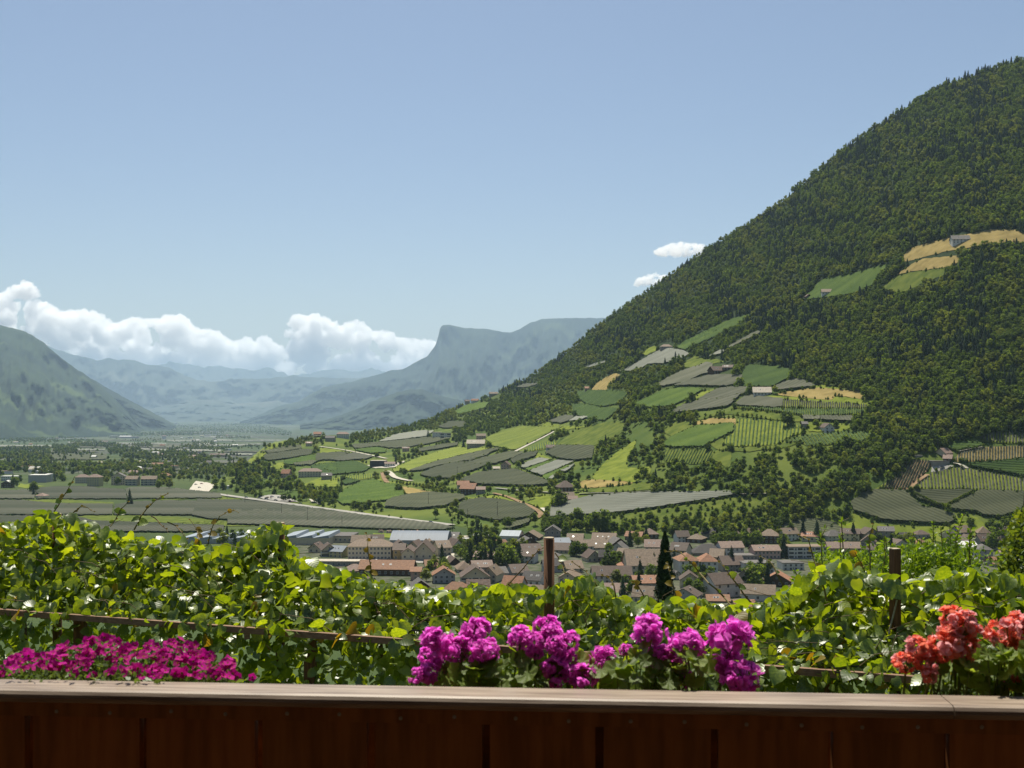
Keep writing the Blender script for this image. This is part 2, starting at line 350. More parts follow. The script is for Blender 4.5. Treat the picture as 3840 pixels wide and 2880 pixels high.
# far mountains
def mountain_material(name, c, c2, c3, s):
    m = mat(name, c, c2, s, 0.95, 0.1, detail=9, lo=0.38, hi=0.62)
    N, L = m.node_tree.nodes, m.node_tree.links; p = N['Principled BSDF']; base = p.inputs['Base Color'].links[0].from_socket
    tc = N.new('ShaderNodeTexCoord'); nz = N.new('ShaderNodeTexNoise'); nz.inputs['Scale'].default_value = s * 0.7; nz.inputs['Detail'].default_value = 7
    L.new(tc.outputs['Object'], nz.inputs['Vector'])
    mr = N.new('ShaderNodeMapRange'); mr.inputs['From Min'].default_value = 0.57; mr.inputs['From Max'].default_value = 0.66; L.new(nz.outputs['Fac'], mr.inputs['Value'])
    mx = N.new('ShaderNodeMix'); mx.data_type = 'RGBA'; L.new(mr.outputs['Result'], mx.inputs['Factor']); L.new(base, mx.inputs['A']); mx.inputs['B'].default_value = (*c3, 1)
    L.new(mx.outputs['Result'], p.inputs['Base Color'])
    return m
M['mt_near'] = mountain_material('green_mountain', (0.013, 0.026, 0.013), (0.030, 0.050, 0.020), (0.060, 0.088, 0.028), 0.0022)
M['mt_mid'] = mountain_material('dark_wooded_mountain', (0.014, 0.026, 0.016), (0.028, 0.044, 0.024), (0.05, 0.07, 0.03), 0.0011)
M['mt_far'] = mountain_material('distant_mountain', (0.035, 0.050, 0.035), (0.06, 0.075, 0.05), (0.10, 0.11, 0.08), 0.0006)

def far_range(label, rpts, fpts, yr, yf, m, u0, u1, step=2.0, nt=40, gully=0.1, p=1.0, seed=0.0, rough=0.0):
    rv, fv = pl(rpts), pl(fpts); us = np.arange(u0, u1 + step, step); out = []
    yfa = pl(yf) if isinstance(yf, list) else (lambda u: np.full_like(np.asarray(u, float), yf))
    yra = pl(yr) if isinstance(yr, list) else (lambda u: np.full_like(np.asarray(u, float), yr))
    R0, F0, Yf, Yr = rv(us), fv(us), yfa(us), yra(us)
    F0 = np.maximum(HV - F * zv(Yf) / Yf + .25, R0 + .1)
    if rough: R0 = R0 + np.array([fbm(u * .15, seed, 3) for u in us]) * rough
    for k in range(nt):
        t = k / (nt - 1)
        v = F0 + (R0 - F0) * t
        y = Yf + (Yr - Yf) * t ** p
        g = np.array([fbm(u * .022 + 0.35 * t, t * 1.4, seed, 6) + 0.5 * fbm(u * .09 - .8 * t, t * 4, seed + 5, 4) for u in us])
        y = y * (1 + gully * g * math.sin(math.pi * min(1, t * 1.02)) ** 0.7 * (1 if t < 1 else 0))
        out.append(np.c_[(us - 512) / F * y, y, (HV - v) / F * y])
    b = out[-1].copy(); b[:, 1] *= 1.12; b[:, 0] *= 1.12; b[:, 2] -= 0.35 * np.abs(b[:, 2]) + 120
    l = out[0].copy(); l[:, 2] -= 60
    A = [l] + out + [b]; n = len(us)
    Vv = np.concatenate(A); Qq = np.array([(j * n + i, j * n + i + 1, (j + 1) * n + i + 1, (j + 1) * n + i) for j in range(len(A) - 1) for i in range(n - 1)])
    return tag(obj('mountain', mesh('mountain', Vv, Qq, m, smooth=True)), label, kind='structure')

far_range('steep green mountain falling to the valley, half veiled in haze',
          [(-420, 230), (-200, 268), (-60, 312), (0, 325), (17, 329), (31, 334), (45, 344), (62, 358.6), (77, 369.4), (92.6, 379.5), (105, 390), (122, 406), (136, 421), (146, 432)],
          [(-420, 445), (0, 442), (60, 438), (100, 435), (136, 434), (146, 434)], 13000, [(-420, 7300), (0, 7600), (60, 8700), (146, 9800)], M['mt_near'], -420, 146, gully=0.10, seed=1.0, rough=1.2)
far_range('darker wooded spur behind the steep green mountain',
          [(20, 330), (77, 369.6), (92, 379), (111, 390), (131, 401), (148, 410), (160.5, 416.5), (168, 421), (176, 425)],
          [(20, 430), (130, 429), (176, 427)], 15000, 12000, M['mt_mid'], 20, 176, gully=0.07, seed=2.0, rough=0.8)
far_range('flat-topped blue mountain with a sheer cliff at its end',
          [(240, 421.5), (247, 419.6), (256, 416.5), (270, 410), (282, 405), (298, 402), (309, 395), (324, 387), (341, 383.5), (351, 382), (364.5, 378), (380, 374), (392, 370), (403, 369.4), (415, 362.5), (427.7, 356), (431, 351), (435.5, 345.5), (437.8, 337.8), (440, 328.5), (442.4, 325), (448, 324.7), (455.5, 326), (465, 328), (488, 329), (503, 332), (511, 332.4), (520, 329), (529.6, 323), (542, 319), (565, 318), (602, 318), (650, 322), (800, 330)],
          [(240, 423), (800, 424)], [(240, 21000), (340, 22000), (800, 23000)], [(240, 19000), (400, 16500), (800, 16000)], M['mt_mid'], 240, 800, gully=0.09, seed=3.0, p=1.1, rough=0.5)
far_range('low wooded hill at the foot of the blue mountain',
          [(300, 424), (325, 420), (341, 415), (357, 409), (380, 398), (403, 390.5), (418.5, 388.7), (434, 393), (449, 398), (470, 402), (520, 405), (600, 410)],
          [(300, 425), (600, 426)], 14500, 12500, M['mt_mid'], 300, 600, gully=0.06, seed=4.0, rough=0.8)
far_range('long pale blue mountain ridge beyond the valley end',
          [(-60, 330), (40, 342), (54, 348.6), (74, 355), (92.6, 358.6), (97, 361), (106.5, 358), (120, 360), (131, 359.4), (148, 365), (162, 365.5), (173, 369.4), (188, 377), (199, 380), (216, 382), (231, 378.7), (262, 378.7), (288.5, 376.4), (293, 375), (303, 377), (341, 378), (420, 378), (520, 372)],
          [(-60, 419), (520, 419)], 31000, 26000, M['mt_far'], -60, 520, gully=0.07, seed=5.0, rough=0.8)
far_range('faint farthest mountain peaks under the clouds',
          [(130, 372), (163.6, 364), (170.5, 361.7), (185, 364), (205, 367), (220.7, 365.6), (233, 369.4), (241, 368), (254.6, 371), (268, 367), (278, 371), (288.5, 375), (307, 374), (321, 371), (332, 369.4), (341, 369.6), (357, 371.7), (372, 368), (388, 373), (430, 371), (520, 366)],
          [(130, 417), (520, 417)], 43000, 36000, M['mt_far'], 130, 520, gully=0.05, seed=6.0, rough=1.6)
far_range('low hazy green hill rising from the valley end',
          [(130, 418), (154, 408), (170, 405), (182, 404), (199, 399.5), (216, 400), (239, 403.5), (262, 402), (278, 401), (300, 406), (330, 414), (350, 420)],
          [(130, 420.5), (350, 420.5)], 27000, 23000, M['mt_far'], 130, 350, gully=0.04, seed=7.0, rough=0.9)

# ------------------------------------------------------------------ haze
hz = MB(); hz.box(-45000, 45000, -60, 50000, -700, 1640)
mh = bpy.data.materials.new('valley_haze'); mh.use_nodes = True
hn = mh.node_tree.nodes; hn.remove(hn['Principled BSDF'])
pv = hn.new('ShaderNodeVolumePrincipled'); pv.inputs['Color'].default_value = (0.55, 0.75, 0.98, 1); pv.inputs['Density'].default_value = 2.8e-5; pv.inputs['Anisotropy'].default_value = 0.25
mh.node_tree.links.new(pv.outputs['Volume'], hn['Material Output'].inputs['Volume'])
ho = hz.build('haze', mh); tag(ho, 'thin blue summer haze filling the valley', kind='stuff')

# ------------------------------------------------------------------ roads and paths
def ribbon(name, pts, width, m, label, lift=1.1, cat=None):
    p = densify(smooth_poly_open(pts), 3, closed=False); q = np.array(p); W = ground(q[:, 0], q[:, 1]); W[:, 2] += lift
    V, Fq = [], []
    for i, w in enumerate(W):
        d = W[min(i + 1, len(W) - 1)] - W[max(i - 1, 0)]; d[2] = 0; d /= max(1e-6, np.linalg.norm(d)); n = np.array((-d[1], d[0], 0))
        V += [w - n * width / 2, w + n * width / 2]
        if i: Fq.append((2 * i - 2, 2 * i - 1, 2 * i + 1, 2 * i))
    return tag(obj(name, mesh(name, V, Fq, m)), label, kind='structure')
def smooth_poly_open(p):
    out = [p[0]]
    for a, b in zip(p[:-1], p[1:]): out += [(a[0] * .75 + b[0] * .25, a[1] * .75 + b[1] * .25), (a[0] * .25 + b[0] * .75, a[1] * .25 + b[1] * .75)]
    return out + [p[-1]]
ribbon('road', cc('D2', [(620, 1210), (900, 1250), (1300, 1305), (1600, 1345), (1900, 1385), (2212, 1430)]) + cc('E2', [(280, 65), (600, 110), (930, 150), (1200, 190), (1450, 215), (1700, 250)]), 11, M['asphalt'], 'pale main road running along the edge of the valley orchards')
ribbon('road', cc('D3', [(0, 608), (240, 640), (420, 672), (700, 728), (860, 765)]), 6, M['gravel'], 'pale lane crossing the lower hill to the black building')
ribbon('road', cc('D3', [(1180, 1055), (1060, 1035), (960, 1005), (920, 960), (880, 930), (850, 925)]), 8, M['gravel'], 'pale lane bending round the green knoll')
ribbon('path', cc('D3', [(810, 945), (820, 990), (840, 1040), (875, 1080)]), 6, M['soil'], 'short earth track on the green knoll')
ribbon('path', cc('D4', [(460, 672), (600, 600), (700, 552), (840, 480), (960, 415)]), 4.5, M['gravel'], 'pale farm track below the bright green vineyard')
ribbon('path', cc('D4', [(170, 1215), (300, 1245), (430, 1290), (560, 1350), (680, 1400), (760, 1450), (800, 1500), (740, 1540), (660, 1570)]), 5, M['soil'], 'earth track curving round the dark net above the town')
ribbon('path', cc('D4', [(900, 1500), (860, 1450), (810, 1410)]), 5, M['gravel'], 'pale track end beside the big pale net')
ribbon('road', cc('D4', [(200, 1150), (420, 1175), (650, 1190), (800, 1200), (1000, 1215)]), 4.5, M['asphalt'], 'grey lane leading to the red roofed farm')
ribbon('path', cc('D4', [(1280, 1225), (1500, 1215), (1800, 1215), (2212, 1190)]), 4.5, M['asphalt'], 'grey lane along the top of the big pale net')
ribbon('path', cc('D7', [(1300, 620), (1400, 640), (1460, 690)]), 6, M['gravel'], 'pale yard track at the slope farm')
ribbon('path', cc('D7', [(720, 980), (740, 930), (850, 840), (960, 770)]), 5, M['soil'], 'earth track between two striped vineyards')
ribbon('path', cc('D7', [(1350, 470), (1500, 440), (1680, 410)]), 4, M['gravel'], 'pale track above the tan striped vineyard')
ribbon('path', cc('T3', [(1900, 130), (2000, 128), (2200, 125)]), 5, M['gravel'], 'pale lane behind the pale net at the wood')

def flat(name, key, poly, m, label, lift=0.5, kind='structure', step=2.5, it=1):
    V, Fc, _q = sheet(smooth_poly(cc(key, poly), it), step, lift)
    return tag(obj(name, mesh(name, V, Fc, m, smooth=True)), label, kind=kind)
flat('pavement', 'D2', [(350, 1200), (400, 1140), (460, 1055), (560, 1070), (720, 1100), (690, 1140), (620, 1200), (560, 1190)], M['gravel'], 'pale paved junction where the valley road ends', 1.0)
flat('yard', 'D2', [(1250, 1270), (1420, 1235), (1650, 1250), (1730, 1300), (1800, 1330), (1500, 1320)], M['asphalt'], 'works yard beside the main road', 1.0)
flat('yard', 'D2', [(1930, 1290), (2060, 1300), (2120, 1340), (2125, 1370), (2050, 1350), (1960, 1320)], M['gravel'], 'patch of pale gravel among the bushes', 0.8)
flat('yard', 'E2', [(1600, 690), (1680, 620), (1740, 610), (1740, 660), (1780, 720), (1700, 730)], M['gravel'], 'pale courtyard beside the brown roofed works', 0.6)
flat('yard', 'D3', [(550, 860), (640, 850), (860, 880), (960, 830), (1090, 790), (1100, 800), (960, 880), (740, 890)], M['gravel'], 'pale forecourt of the black building', 0.9)
flat('yard', 'D7', [(1020, 650), (1250, 650), (1300, 660), (1150, 720), (1000, 740)], M['asphalt'], 'grey yard below the slope farm', 0.9)
flat('yard', 'E2', [(-200, 690), (560, 690), (900, 700), (1480, 705), (1480, 730), (560, 745), (-200, 770)], M['asphalt'], 'grey street in front of the long hotel', 0.5)
M['town_ground'] = mat('town_ground', (0.040, 0.060, 0.020), (0.12, 0.115, 0.085), 0.12, 0.95, 0.1, detail=7)
flat('town_ground', 'P', [(300, 545), (420, 538), (520, 537), (640, 540), (760, 545), (900, 546), (1040, 552), (1040, 600), (820, 606), (600, 608), (420, 605), (300, 592), (250, 575), (250, 556)], M['town_ground'], 'gardens, yards and lanes between the houses of the town', 0.25, step=5)

# ------------------------------------------------------------------ meadows
MEAD = []
def meadow(key, poly, m, label, name='meadow', lift=0.7):
    MEAD.append(cc(key, poly)); flat(name, key, poly, M[m], label, lift)
meadow('D6', [(1040, 620), (1300, 580), (1570, 530), (1900, 560), (2212, 600), (2212, 690), (1850, 640), (1790, 700), (1300, 660)], 'grass_tan', 'dry tan hay meadow beside the big tan roofed farmhouse')
meadow('D6', [(800, 650), (1000, 640), (1300, 655), (1790, 690), (1850, 640), (2212, 690), (2330, 700), (2300, 780), (2212, 765), (1500, 715)], 'grass_bright', 'bright mown strip under the dry tan meadow', lift=0.5)
meadow('D6', [(1560, 510), (1700, 505), (1900, 540), (1900, 560), (1560, 540)], 'grass_bright', 'narrow bright grass strip at the dark forest edge')
meadow('C', [(1440, 1640), (1500, 1600), (1740, 1540), (1900, 1510), (2000, 1490), (2150, 1490), (2260, 1530), (2260, 1575), (2000, 1575), (1900, 1600), (1700, 1635), (1480, 1690), (1420, 1700)], 'grass_tan', 'tan hilltop meadow high on the wooded mountain')
meadow('B', [(1380, 128), (1480, 60), (1560, 20), (1800, 0), (1790, 45), (1720, 75), (1600, 92), (1480, 104)], 'grass_tan', 'lower tan meadow tongue below the hilltop farm', lift=0.9)
meadow('B', [(1290, 200), (1370, 140), (1480, 106), (1600, 95), (1700, 80), (1690, 130), (1600, 160), (1450, 230), (1360, 240)], 'grass', 'rough green pasture below the tan meadow tongue')
meadow('D5', [(60, 770), (120, 690), (260, 600), (370, 555), (450, 580), (380, 640), (300, 700), (250, 780)], 'grass_tan', 'small tan meadow left of the pale dome net')
meadow('D4', [(1450, 1010), (1500, 950), (1600, 830), (1800, 660), (2010, 530), (2030, 560), (1910, 750), (1910, 880), (2050, 890), (2212, 870), (2212, 950), (1990, 1080), (1850, 1060), (1500, 1040)], 'grass_bright', 'bright green meadow tongue climbing between two woods')
meadow('D4', [(1250, 1140), (1275, 1070), (1380, 1040), (1500, 1040), (1850, 1060), (1990, 1085), (1800, 1115), (1500, 1145)], 'grass_tan', 'dry tan bank below the bright meadow tongue')
meadow('D4', [(1230, 1170), (1500, 1150), (1800, 1120), (2000, 1090), (2212, 1060), (2212, 1170), (1800, 1200), (1500, 1205)], 'grass', 'green orchard strip above the grey lane')
meadow('D4', [(1020, 570), (1200, 410), (1500, 320), (1700, 285), (1900, 310), (1850, 430), (1560, 560), (1480, 600), (1020, 590)], 'grass', 'rough green scrub pasture on the middle slope')
meadow('D4', [(620, 1330), (750, 1250), (930, 1240), (900, 1380), (800, 1410), (700, 1380)], 'grass_bright', 'small bright meadow beside the round dark tree')
meadow('D4', [(900, 1090), (600, 940), (520, 890), (530, 930), (760, 1010)], 'grass', 'grassy verge beside the pale striped nets')
meadow('D4', [(0, 1270), (100, 1240), (300, 1260), (560, 1350), (540, 1370), (300, 1320), (0, 1290)], 'grass_bright', 'bright verge above the dark net')
meadow('D4', [(640, 700), (760, 690), (900, 760), (1000, 780), (980, 800), (760, 770), (700, 740)], 'grass_bright', 'bright grass wedge between grey nets')
meadow('D4', [(790, 340), (880, 285), (940, 320), (1100, 340), (1420, 350), (1200, 380), (960, 400), (860, 350)], 'grass_bright', 'bright grass rim above the green vineyard')
meadow('D3', [(0, 620), (240, 650), (420, 690), (250, 690), (0, 700)], 'grass_bright', 'bright verge along the pale lane')
meadow('D3', [(740, 1080), (760, 1020), (800, 950), (830, 1040), (900, 1060), (1180, 1070), (1180, 1100), (1000, 1090), (850, 1090)], 'grass_bright', 'bright grass crest of the green knoll')
meadow('D3', [(1060, 1120), (1300, 1170), (1480, 1200), (1400, 1215), (1250, 1240), (1100, 1210)], 'grass_tan', 'dry terrace below the knoll hedge')
meadow('D3', [(1880, 1260), (2060, 1270), (2330, 1290), (2212, 1300), (1900, 1290)], 'grass_bright', 'bright verge below the orange roofed farm')
meadow('D2', [(1090, 830), (1230, 710), (1360, 600), (1500, 540), (1660, 520), (1580, 590), (1400, 650), (1310, 780), (1160, 840)], 'grass_bright', 'bright grass flank at the end of the foothill')
meadow('D2', [(1830, 1110), (1950, 1060), (2090, 1010), (2300, 1010), (2300, 1130), (2000, 1130)], 'grass_bright', 'bright meadow below the hotel on the hill')
meadow('D2', [(1430, 870), (1540, 820), (1630, 810), (1640, 850), (1560, 900), (1450, 900)], 'grass_bright', 'small bright vineyard above the valley wood')
meadow('D6', [(490, 830), (560, 820), (1150, 870), (1400, 915), (1420, 985), (1100, 960), (700, 920), (480, 880), (300, 900), (100, 950), (0, 960), (0, 930), (200, 880)], 'grass', 'green terrace bank below the striped net')
meadow('D6', [(0, 990), (250, 930), (550, 940), (540, 1020), (520, 1000), (0, 1070)], 'grass_tan', 'dry bank beside the striped vineyard')
meadow('D6', [(210, 1270), (330, 1200), (400, 1190), (400, 1290), (560, 1310), (950, 1300), (1160, 1260), (1330, 1200), (1380, 1250), (1200, 1310), (700, 1370), (300, 1340)], 'grass', 'grass slope below the striped vineyard')
meadow('D6', [(260, 1380), (300, 1350), (500, 1360), (480, 1560), (430, 1590), (330, 1500), (240, 1480)], 'grass', 'green hollow beside the dark wood')
meadow('D6', [(1400, 1060), (1470, 1060), (1500, 1110), (1700, 1110), (1880, 1120), (2000, 1080), (2060, 1040), (1880, 1000), (1850, 1060), (1500, 1000), (1410, 1000)], 'grass_bright', 'bright lawn round the gabled barn')
meadow('D7', [(0, 1270), (170, 1345), (360, 1420), (900, 1445), (1250, 1435), (1330, 1310), (1480, 1290), (1610, 1325), (1690, 1400), (1760, 1500), (1700, 1610), (900, 1660), (-200, 1690), (-450, 1600), (-200, 1380)], 'grass_bright', 'wide bright lawn under the lower nets at the hill foot')
meadow('D7', [(270, 960), (340, 930), (560, 780), (790, 570), (830, 560), (600, 790), (420, 910), (700, 975), (300, 985)], 'grass_bright', 'bright grass edge of the slanted net')
meadow('T3', [(830, 320), (1200, 270), (1600, 210), (1880, 160), (2200, 150), (2212, 330), (1900, 380), (1500, 400), (1150, 440), (850, 400)], 'grass', 'scrubby green slope under the big pale net')
meadow('E2', [(560, 60), (900, 130), (1300, 195), (1650, 240), (1700, 270), (1300, 230), (900, 160), (600, 90)], 'grass_bright', 'bright verge beside the main road', lift=0.4)
meadow('E2', [(680, 350), (920, 355), (1560, 360), (1540, 400), (920, 405), (690, 400)], 'grass_bright', 'small bright lawn behind the grey hall', lift=0.4)
meadow('D5', [(680, 310), (800, 230), (900, 190), (900, 260), (780, 320)], 'grass_bright', 'bright pasture beside the dome net farmhouse')
meadow('D5', [(1230, 440), (1400, 330), (1560, 380), (1700, 370), (1780, 410), (1640, 430), (1290, 490)], 'grass', 'green meadow right of the pale dome net')
meadow('D5', [(1350, 900), (1500, 790), (1700, 760), (1560, 850), (1440, 915)], 'grass_bright', 'bright grass wedge between vineyard and net')
meadow('D5', [(970, 1310), (1100, 1380), (1290, 1370), (1330, 1310), (1420, 1240), (1300, 1180), (1100, 1220)], 'grass', 'terraced grass hollow on the slope')
meadow('D1', [(260, 1085), (600, 1120), (330, 1145), (230, 1130)], 'grass_bright', 'bright green patch below the white houses', lift=0.4)
meadow('D1', [(280, 1300), (800, 1290), (1470, 1330), (1470, 1355), (700, 1345), (300, 1315)], 'grass', 'long green strip between dark valley nets', lift=0.4)
meadow('D1', [(1000, 1510), (1600, 1490), (2300, 1520), (2900, 1570), (2900, 1630), (2000, 1590), (1200, 1570)], 'grass', 'green strip behind the vine leaves', lift=0.4)
meadow('D2', [(230, 1590), (700, 1570), (1230, 1600), (1230, 1640), (600, 1640), (220, 1630)], 'grass', 'green strip before the metal roofed halls', lift=0.4)
meadow('D2', [(0, 1290), (340, 1210), (640, 1230), (1100, 1290), (800, 1300), (400, 1280), (60, 1310)], 'grass', 'green verge below the road junction', lift=0.4)
# ------------------------------------------------------------------ clouds, far beyond the haze
M['cloud'] = bpy.data.materials.new('cumulus_cloud'); M['cloud'].use_nodes = True
CLOUD_MODE = 'volume'
_n = M['cloud'].node_tree.nodes; _l = M['cloud'].node_tree.links
if CLOUD_MODE == 'volume':
    _n.remove(_n['Principled BSDF']); _v = _n.new('ShaderNodeVolumePrincipled'); _v.inputs['Color'].default_value = (1, 1, 1, 1); _v.inputs['Density'].default_value = 0.003; _v.inputs['Anisotropy'].default_value = 0.45
    _l.new(_v.outputs['Volume'], _n['Material Output'].inputs['Volume'])
def cloud(label, top, base, Y, seed, rmin, rmax, voxel, dens=1.0, fill=2):
    g = np.random.default_rng(seed); tp = pl(top); u0, u1 = top[0][0], top[-1][0]; bs = pl(base); S = []
    u = u0
    while u <= u1:
        r = g.uniform(rmin, rmax) * .75; S.append((u, tp(u) + r * .9, r, g.uniform(-.5, .5))); u += r * g.uniform(.45, .8)
    area = (u1 - u0) * np.mean([bs(x) - tp(x) for x in np.linspace(u0, u1, 30)])
    for k in range(int(area / (rmax ** 2) * fill)):
        uu = g.uniform(u0, u1); t, b = tp(uu), bs(uu)
        if b - t < rmin: continue
        r = g.uniform(rmin, rmax) * 1.1; v = g.uniform(t + r * .95, max(b, t + r)); S.append((uu, v, r, g.uniform(-1, 1)))
    import bmesh
    bm = bmesh.new()
    for (uu, v, r, d) in S:
        y = Y * (1 + .02 * d); c = at(uu, v, y); R_ = r / F * y
        q = bmesh.ops.create_icosphere(bm, subdivisions=2, radius=1.0)['verts']
        for w in q:
            n_ = w.co.copy(); k = 1 + .16 * mnoise.fractal((n_ * 1.6 + Vector((uu, v, d)) * .7), .8, 2.0, 3); w.co = Vector((n_.x, n_.y, n_.z * .92)) * (R_ * k) + c
    me = bpy.data.meshes.new('cloud'); bm.to_mesh(me); bm.free()
    o = bpy.data.objects.new('cloud_source', me); COL.objects.link(o)
    md = o.modifiers.new('r', 'REMESH'); md.mode = 'VOXEL'; md.voxel_size = voxel / F * Y
    dg = bpy.context.evaluated_depsgraph_get(); me2 = bpy.data.meshes.new_from_object(o.evaluated_get(dg)); bpy.data.objects.remove(o); bpy.data.meshes.remove(me)
    n = len(me2.vertices); co = np.empty(n * 3, np.float32); me2.vertices.foreach_get('co', co); no = np.empty(n * 3, np.float32); me2.vertices.foreach_get('normal', no); co = co.reshape(-1, 3); no = no.reshape(-1, 3)
    s = F / Y
    dsp = np.array([2.6 * mnoise.fractal((c[0] * s * .18, c[1] * s * .16, c[2] * s * .16), .9, 2.0, 4) + 1.1 * mnoise.fractal((c[0] * s * .5, c[1] * s * .5, c[2] * s * .5), .9, 2.0, 3) for c in co]) / s
    co += no * dsp[:, None]; me2.vertices.foreach_set('co', co.ravel()); me2.materials.clear(); me2.materials.append(M['cloud']); me2.polygons.foreach_set('use_smooth', np.ones(len(me2.polygons), bool)); me2.name = 'cloud'; me2.update()
    o = obj('cloud', me2); tag(o, label, 'cloud', 'cumulus clouds over the far mountains'); return o
cloud('long white cumulus bank over the left mountains', [(-80, 300), (-30, 296), (0, 293), (12, 287), (25, 280), (33, 285), (37, 300), (46, 302), (62, 311.5), (82, 308.5), (99, 313), (117, 325.5), (123, 321), (134, 316), (148, 319), (167, 314.6), (182, 314.6), (190, 324), (199, 328.5), (216, 330), (230, 341), (235, 346), (245, 335), (255, 342), (265, 335.5), (276, 344), (284, 354)],
      [(-80, 372), (100, 372), (284, 376)], 76000, 1, 3.5, 11, .95)
cloud('white cumulus tower left of the flat-topped mountain', [(288, 352), (289, 332), (291.7, 317.7), (298, 312), (305.5, 316), (315, 313), (328.7, 319), (341, 324.7), (357, 319), (367.6, 327), (377, 331.6), (386, 329), (397, 336), (411, 338.6), (434, 340), (450, 346)], [(288, 374), (450, 374)], 80000, 2, 3.5, 11, .95)
cloud('small white cloud just behind the mountain ridge', [(657, 249), (664, 246), (673, 243), (680, 241.5), (690, 243), (703, 244)], [(657, 251), (672, 256), (703, 258)], 78000, 3, 2, 4, .6)
cloud('smallest white cloud low behind the mountain ridge', [(637, 280), (645, 276), (655, 273), (664, 274), (672, 276)], [(637, 282), (650, 284), (672, 286)], 79000, 4, 2, 4, .6)
# ------------------------------------------------------------------ netted orchards, vineyards, orchards
FIELDS = []
def quads_blob(W, size, hgt, n, seed, up=0.4):
    """a band of small leaf faces scattered round the points W"""
    g = np.random.default_rng(seed); k = len(W) * n
    c = np.repeat(W, n, 0) + np.c_[g.normal(0, size * .6, k), g.normal(0, size * .6, k), g.uniform(0.1, 1, k) * hgt]
    a = g.normal(0, 1, (k, 3)); a /= np.linalg.norm(a, axis=1)[:, None]; b = np.cross(a, g.normal(0, 1, (k, 3))); b /= np.linalg.norm(b, axis=1)[:, None]
    s = size * g.uniform(.5, 1.1, k)[:, None]
    V = np.stack([c - a * s - b * s * .7, c + a * s - b * s * .7, c + a * s + b * s * .7, c - a * s + b * s * .7], 1).reshape(-1, 3)
    return V, np.arange(k * 4).reshape(-1, 4)

def net(key, poly, tone, label, ang=20.0, gap=2.9, h=2.7, it=1, edge=True, step=2.2):
    p = smooth_poly(cc(key, poly), it); FIELDS.append(p)
    W, Fc, q = sheet(p, step, h, 0.12)
    c = W.mean(0); base = empty('netted_orchard', (c[0], c[1], c[2] - h))
    tag(base, label, 'netted orchard', 'orchards under hail nets')
    a = R(ang); row = ((W[:, 0] - c[0]) * math.cos(a) + (W[:, 1] - c[1]) * math.sin(a)) / gap
    W[:, 2] += 0.08 * np.abs(np.sin(math.pi * row))
    off = np.array((c[0], c[1], c[2] - h))
    obj('net', mesh('net', W - off, Fc, M[tone], smooth=True, attrs={'row': row}), base)
    if edge:
        e = np.array(densify(p, 1.3)); We = ground(e[:, 0], e[:, 1]); V, Q4 = quads_blob(We, 0.7, h * 0.85, 3, len(FIELDS))
        o = obj('tree_row', mesh('tree_row', V - off, Q4, M['row_leaf']), base); o['kind'] = 'stuff'
        s = MB(); pp = densify(p, 6.0); Wp = ground([a_ for a_, _ in pp], [b_ for _, b_ in pp]) - off
        for w in Wp: s.box(w[0] - .07, w[0] + .07, w[1] - .07, w[1] + .07, w[2] - .5, w[2] + h + .25)
        o = s.build('net_post', M['wood_pole'], base); o['kind'] = 'stuff'
    return base

def orchard(key, poly, m, label, name='orchard', h=2.2, it=1, cat='orchard', jit=0.22, ang=70, group='orchards and pergola vineyards on the slope'):
    p = smooth_poly(cc(key, poly), it); FIELDS.append(p)
    W, Fc, q = sheet(p, 1.7, h, jit); c = W.mean(0); off = np.array((c[0], c[1], c[2] - h))
    base = empty(name, tuple(off)); tag(base, label, cat, group)
    a = R(ang); row = ((W[:, 0] - c[0]) * math.cos(a) + (W[:, 1] - c[1]) * math.sin(a)) / 3.0
    obj('canopy', mesh('canopy', W - off, Fc, M[m], smooth=True, attrs={'row': row}), base)
    e = np.array(densify(p, 1.3)); We = ground(e[:, 0], e[:, 1]); V, Q4 = quads_blob(We, 0.8, h * 1.05, 4, len(FIELDS) + 50)
    o = obj('tree_row', mesh('tree_row', V - off, Q4, M['row_leaf']), base); o['kind'] = 'stuff'
    return base

def clip_line(poly, p, d):
    """parameter intervals of the line p + t d inside poly"""
    ts = []; n = len(poly)
    for i in range(n):
        a, b = poly[i], poly[(i + 1) % n]; ex, ey = b[0] - a[0], b[1] - a[1]; den = d[0] * ey - d[1] * ex
        if abs(den) < 1e-9: continue
        wx, wy = a[0] - p[0], a[1] - p[1]; t = (wx * ey - wy * ex) / den; s = (wx * d[1] - wy * d[0]) / den
        if 0 <= s < 1: ts.append(t)
    ts.sort(); return list(zip(ts[::2], ts[1::2]))

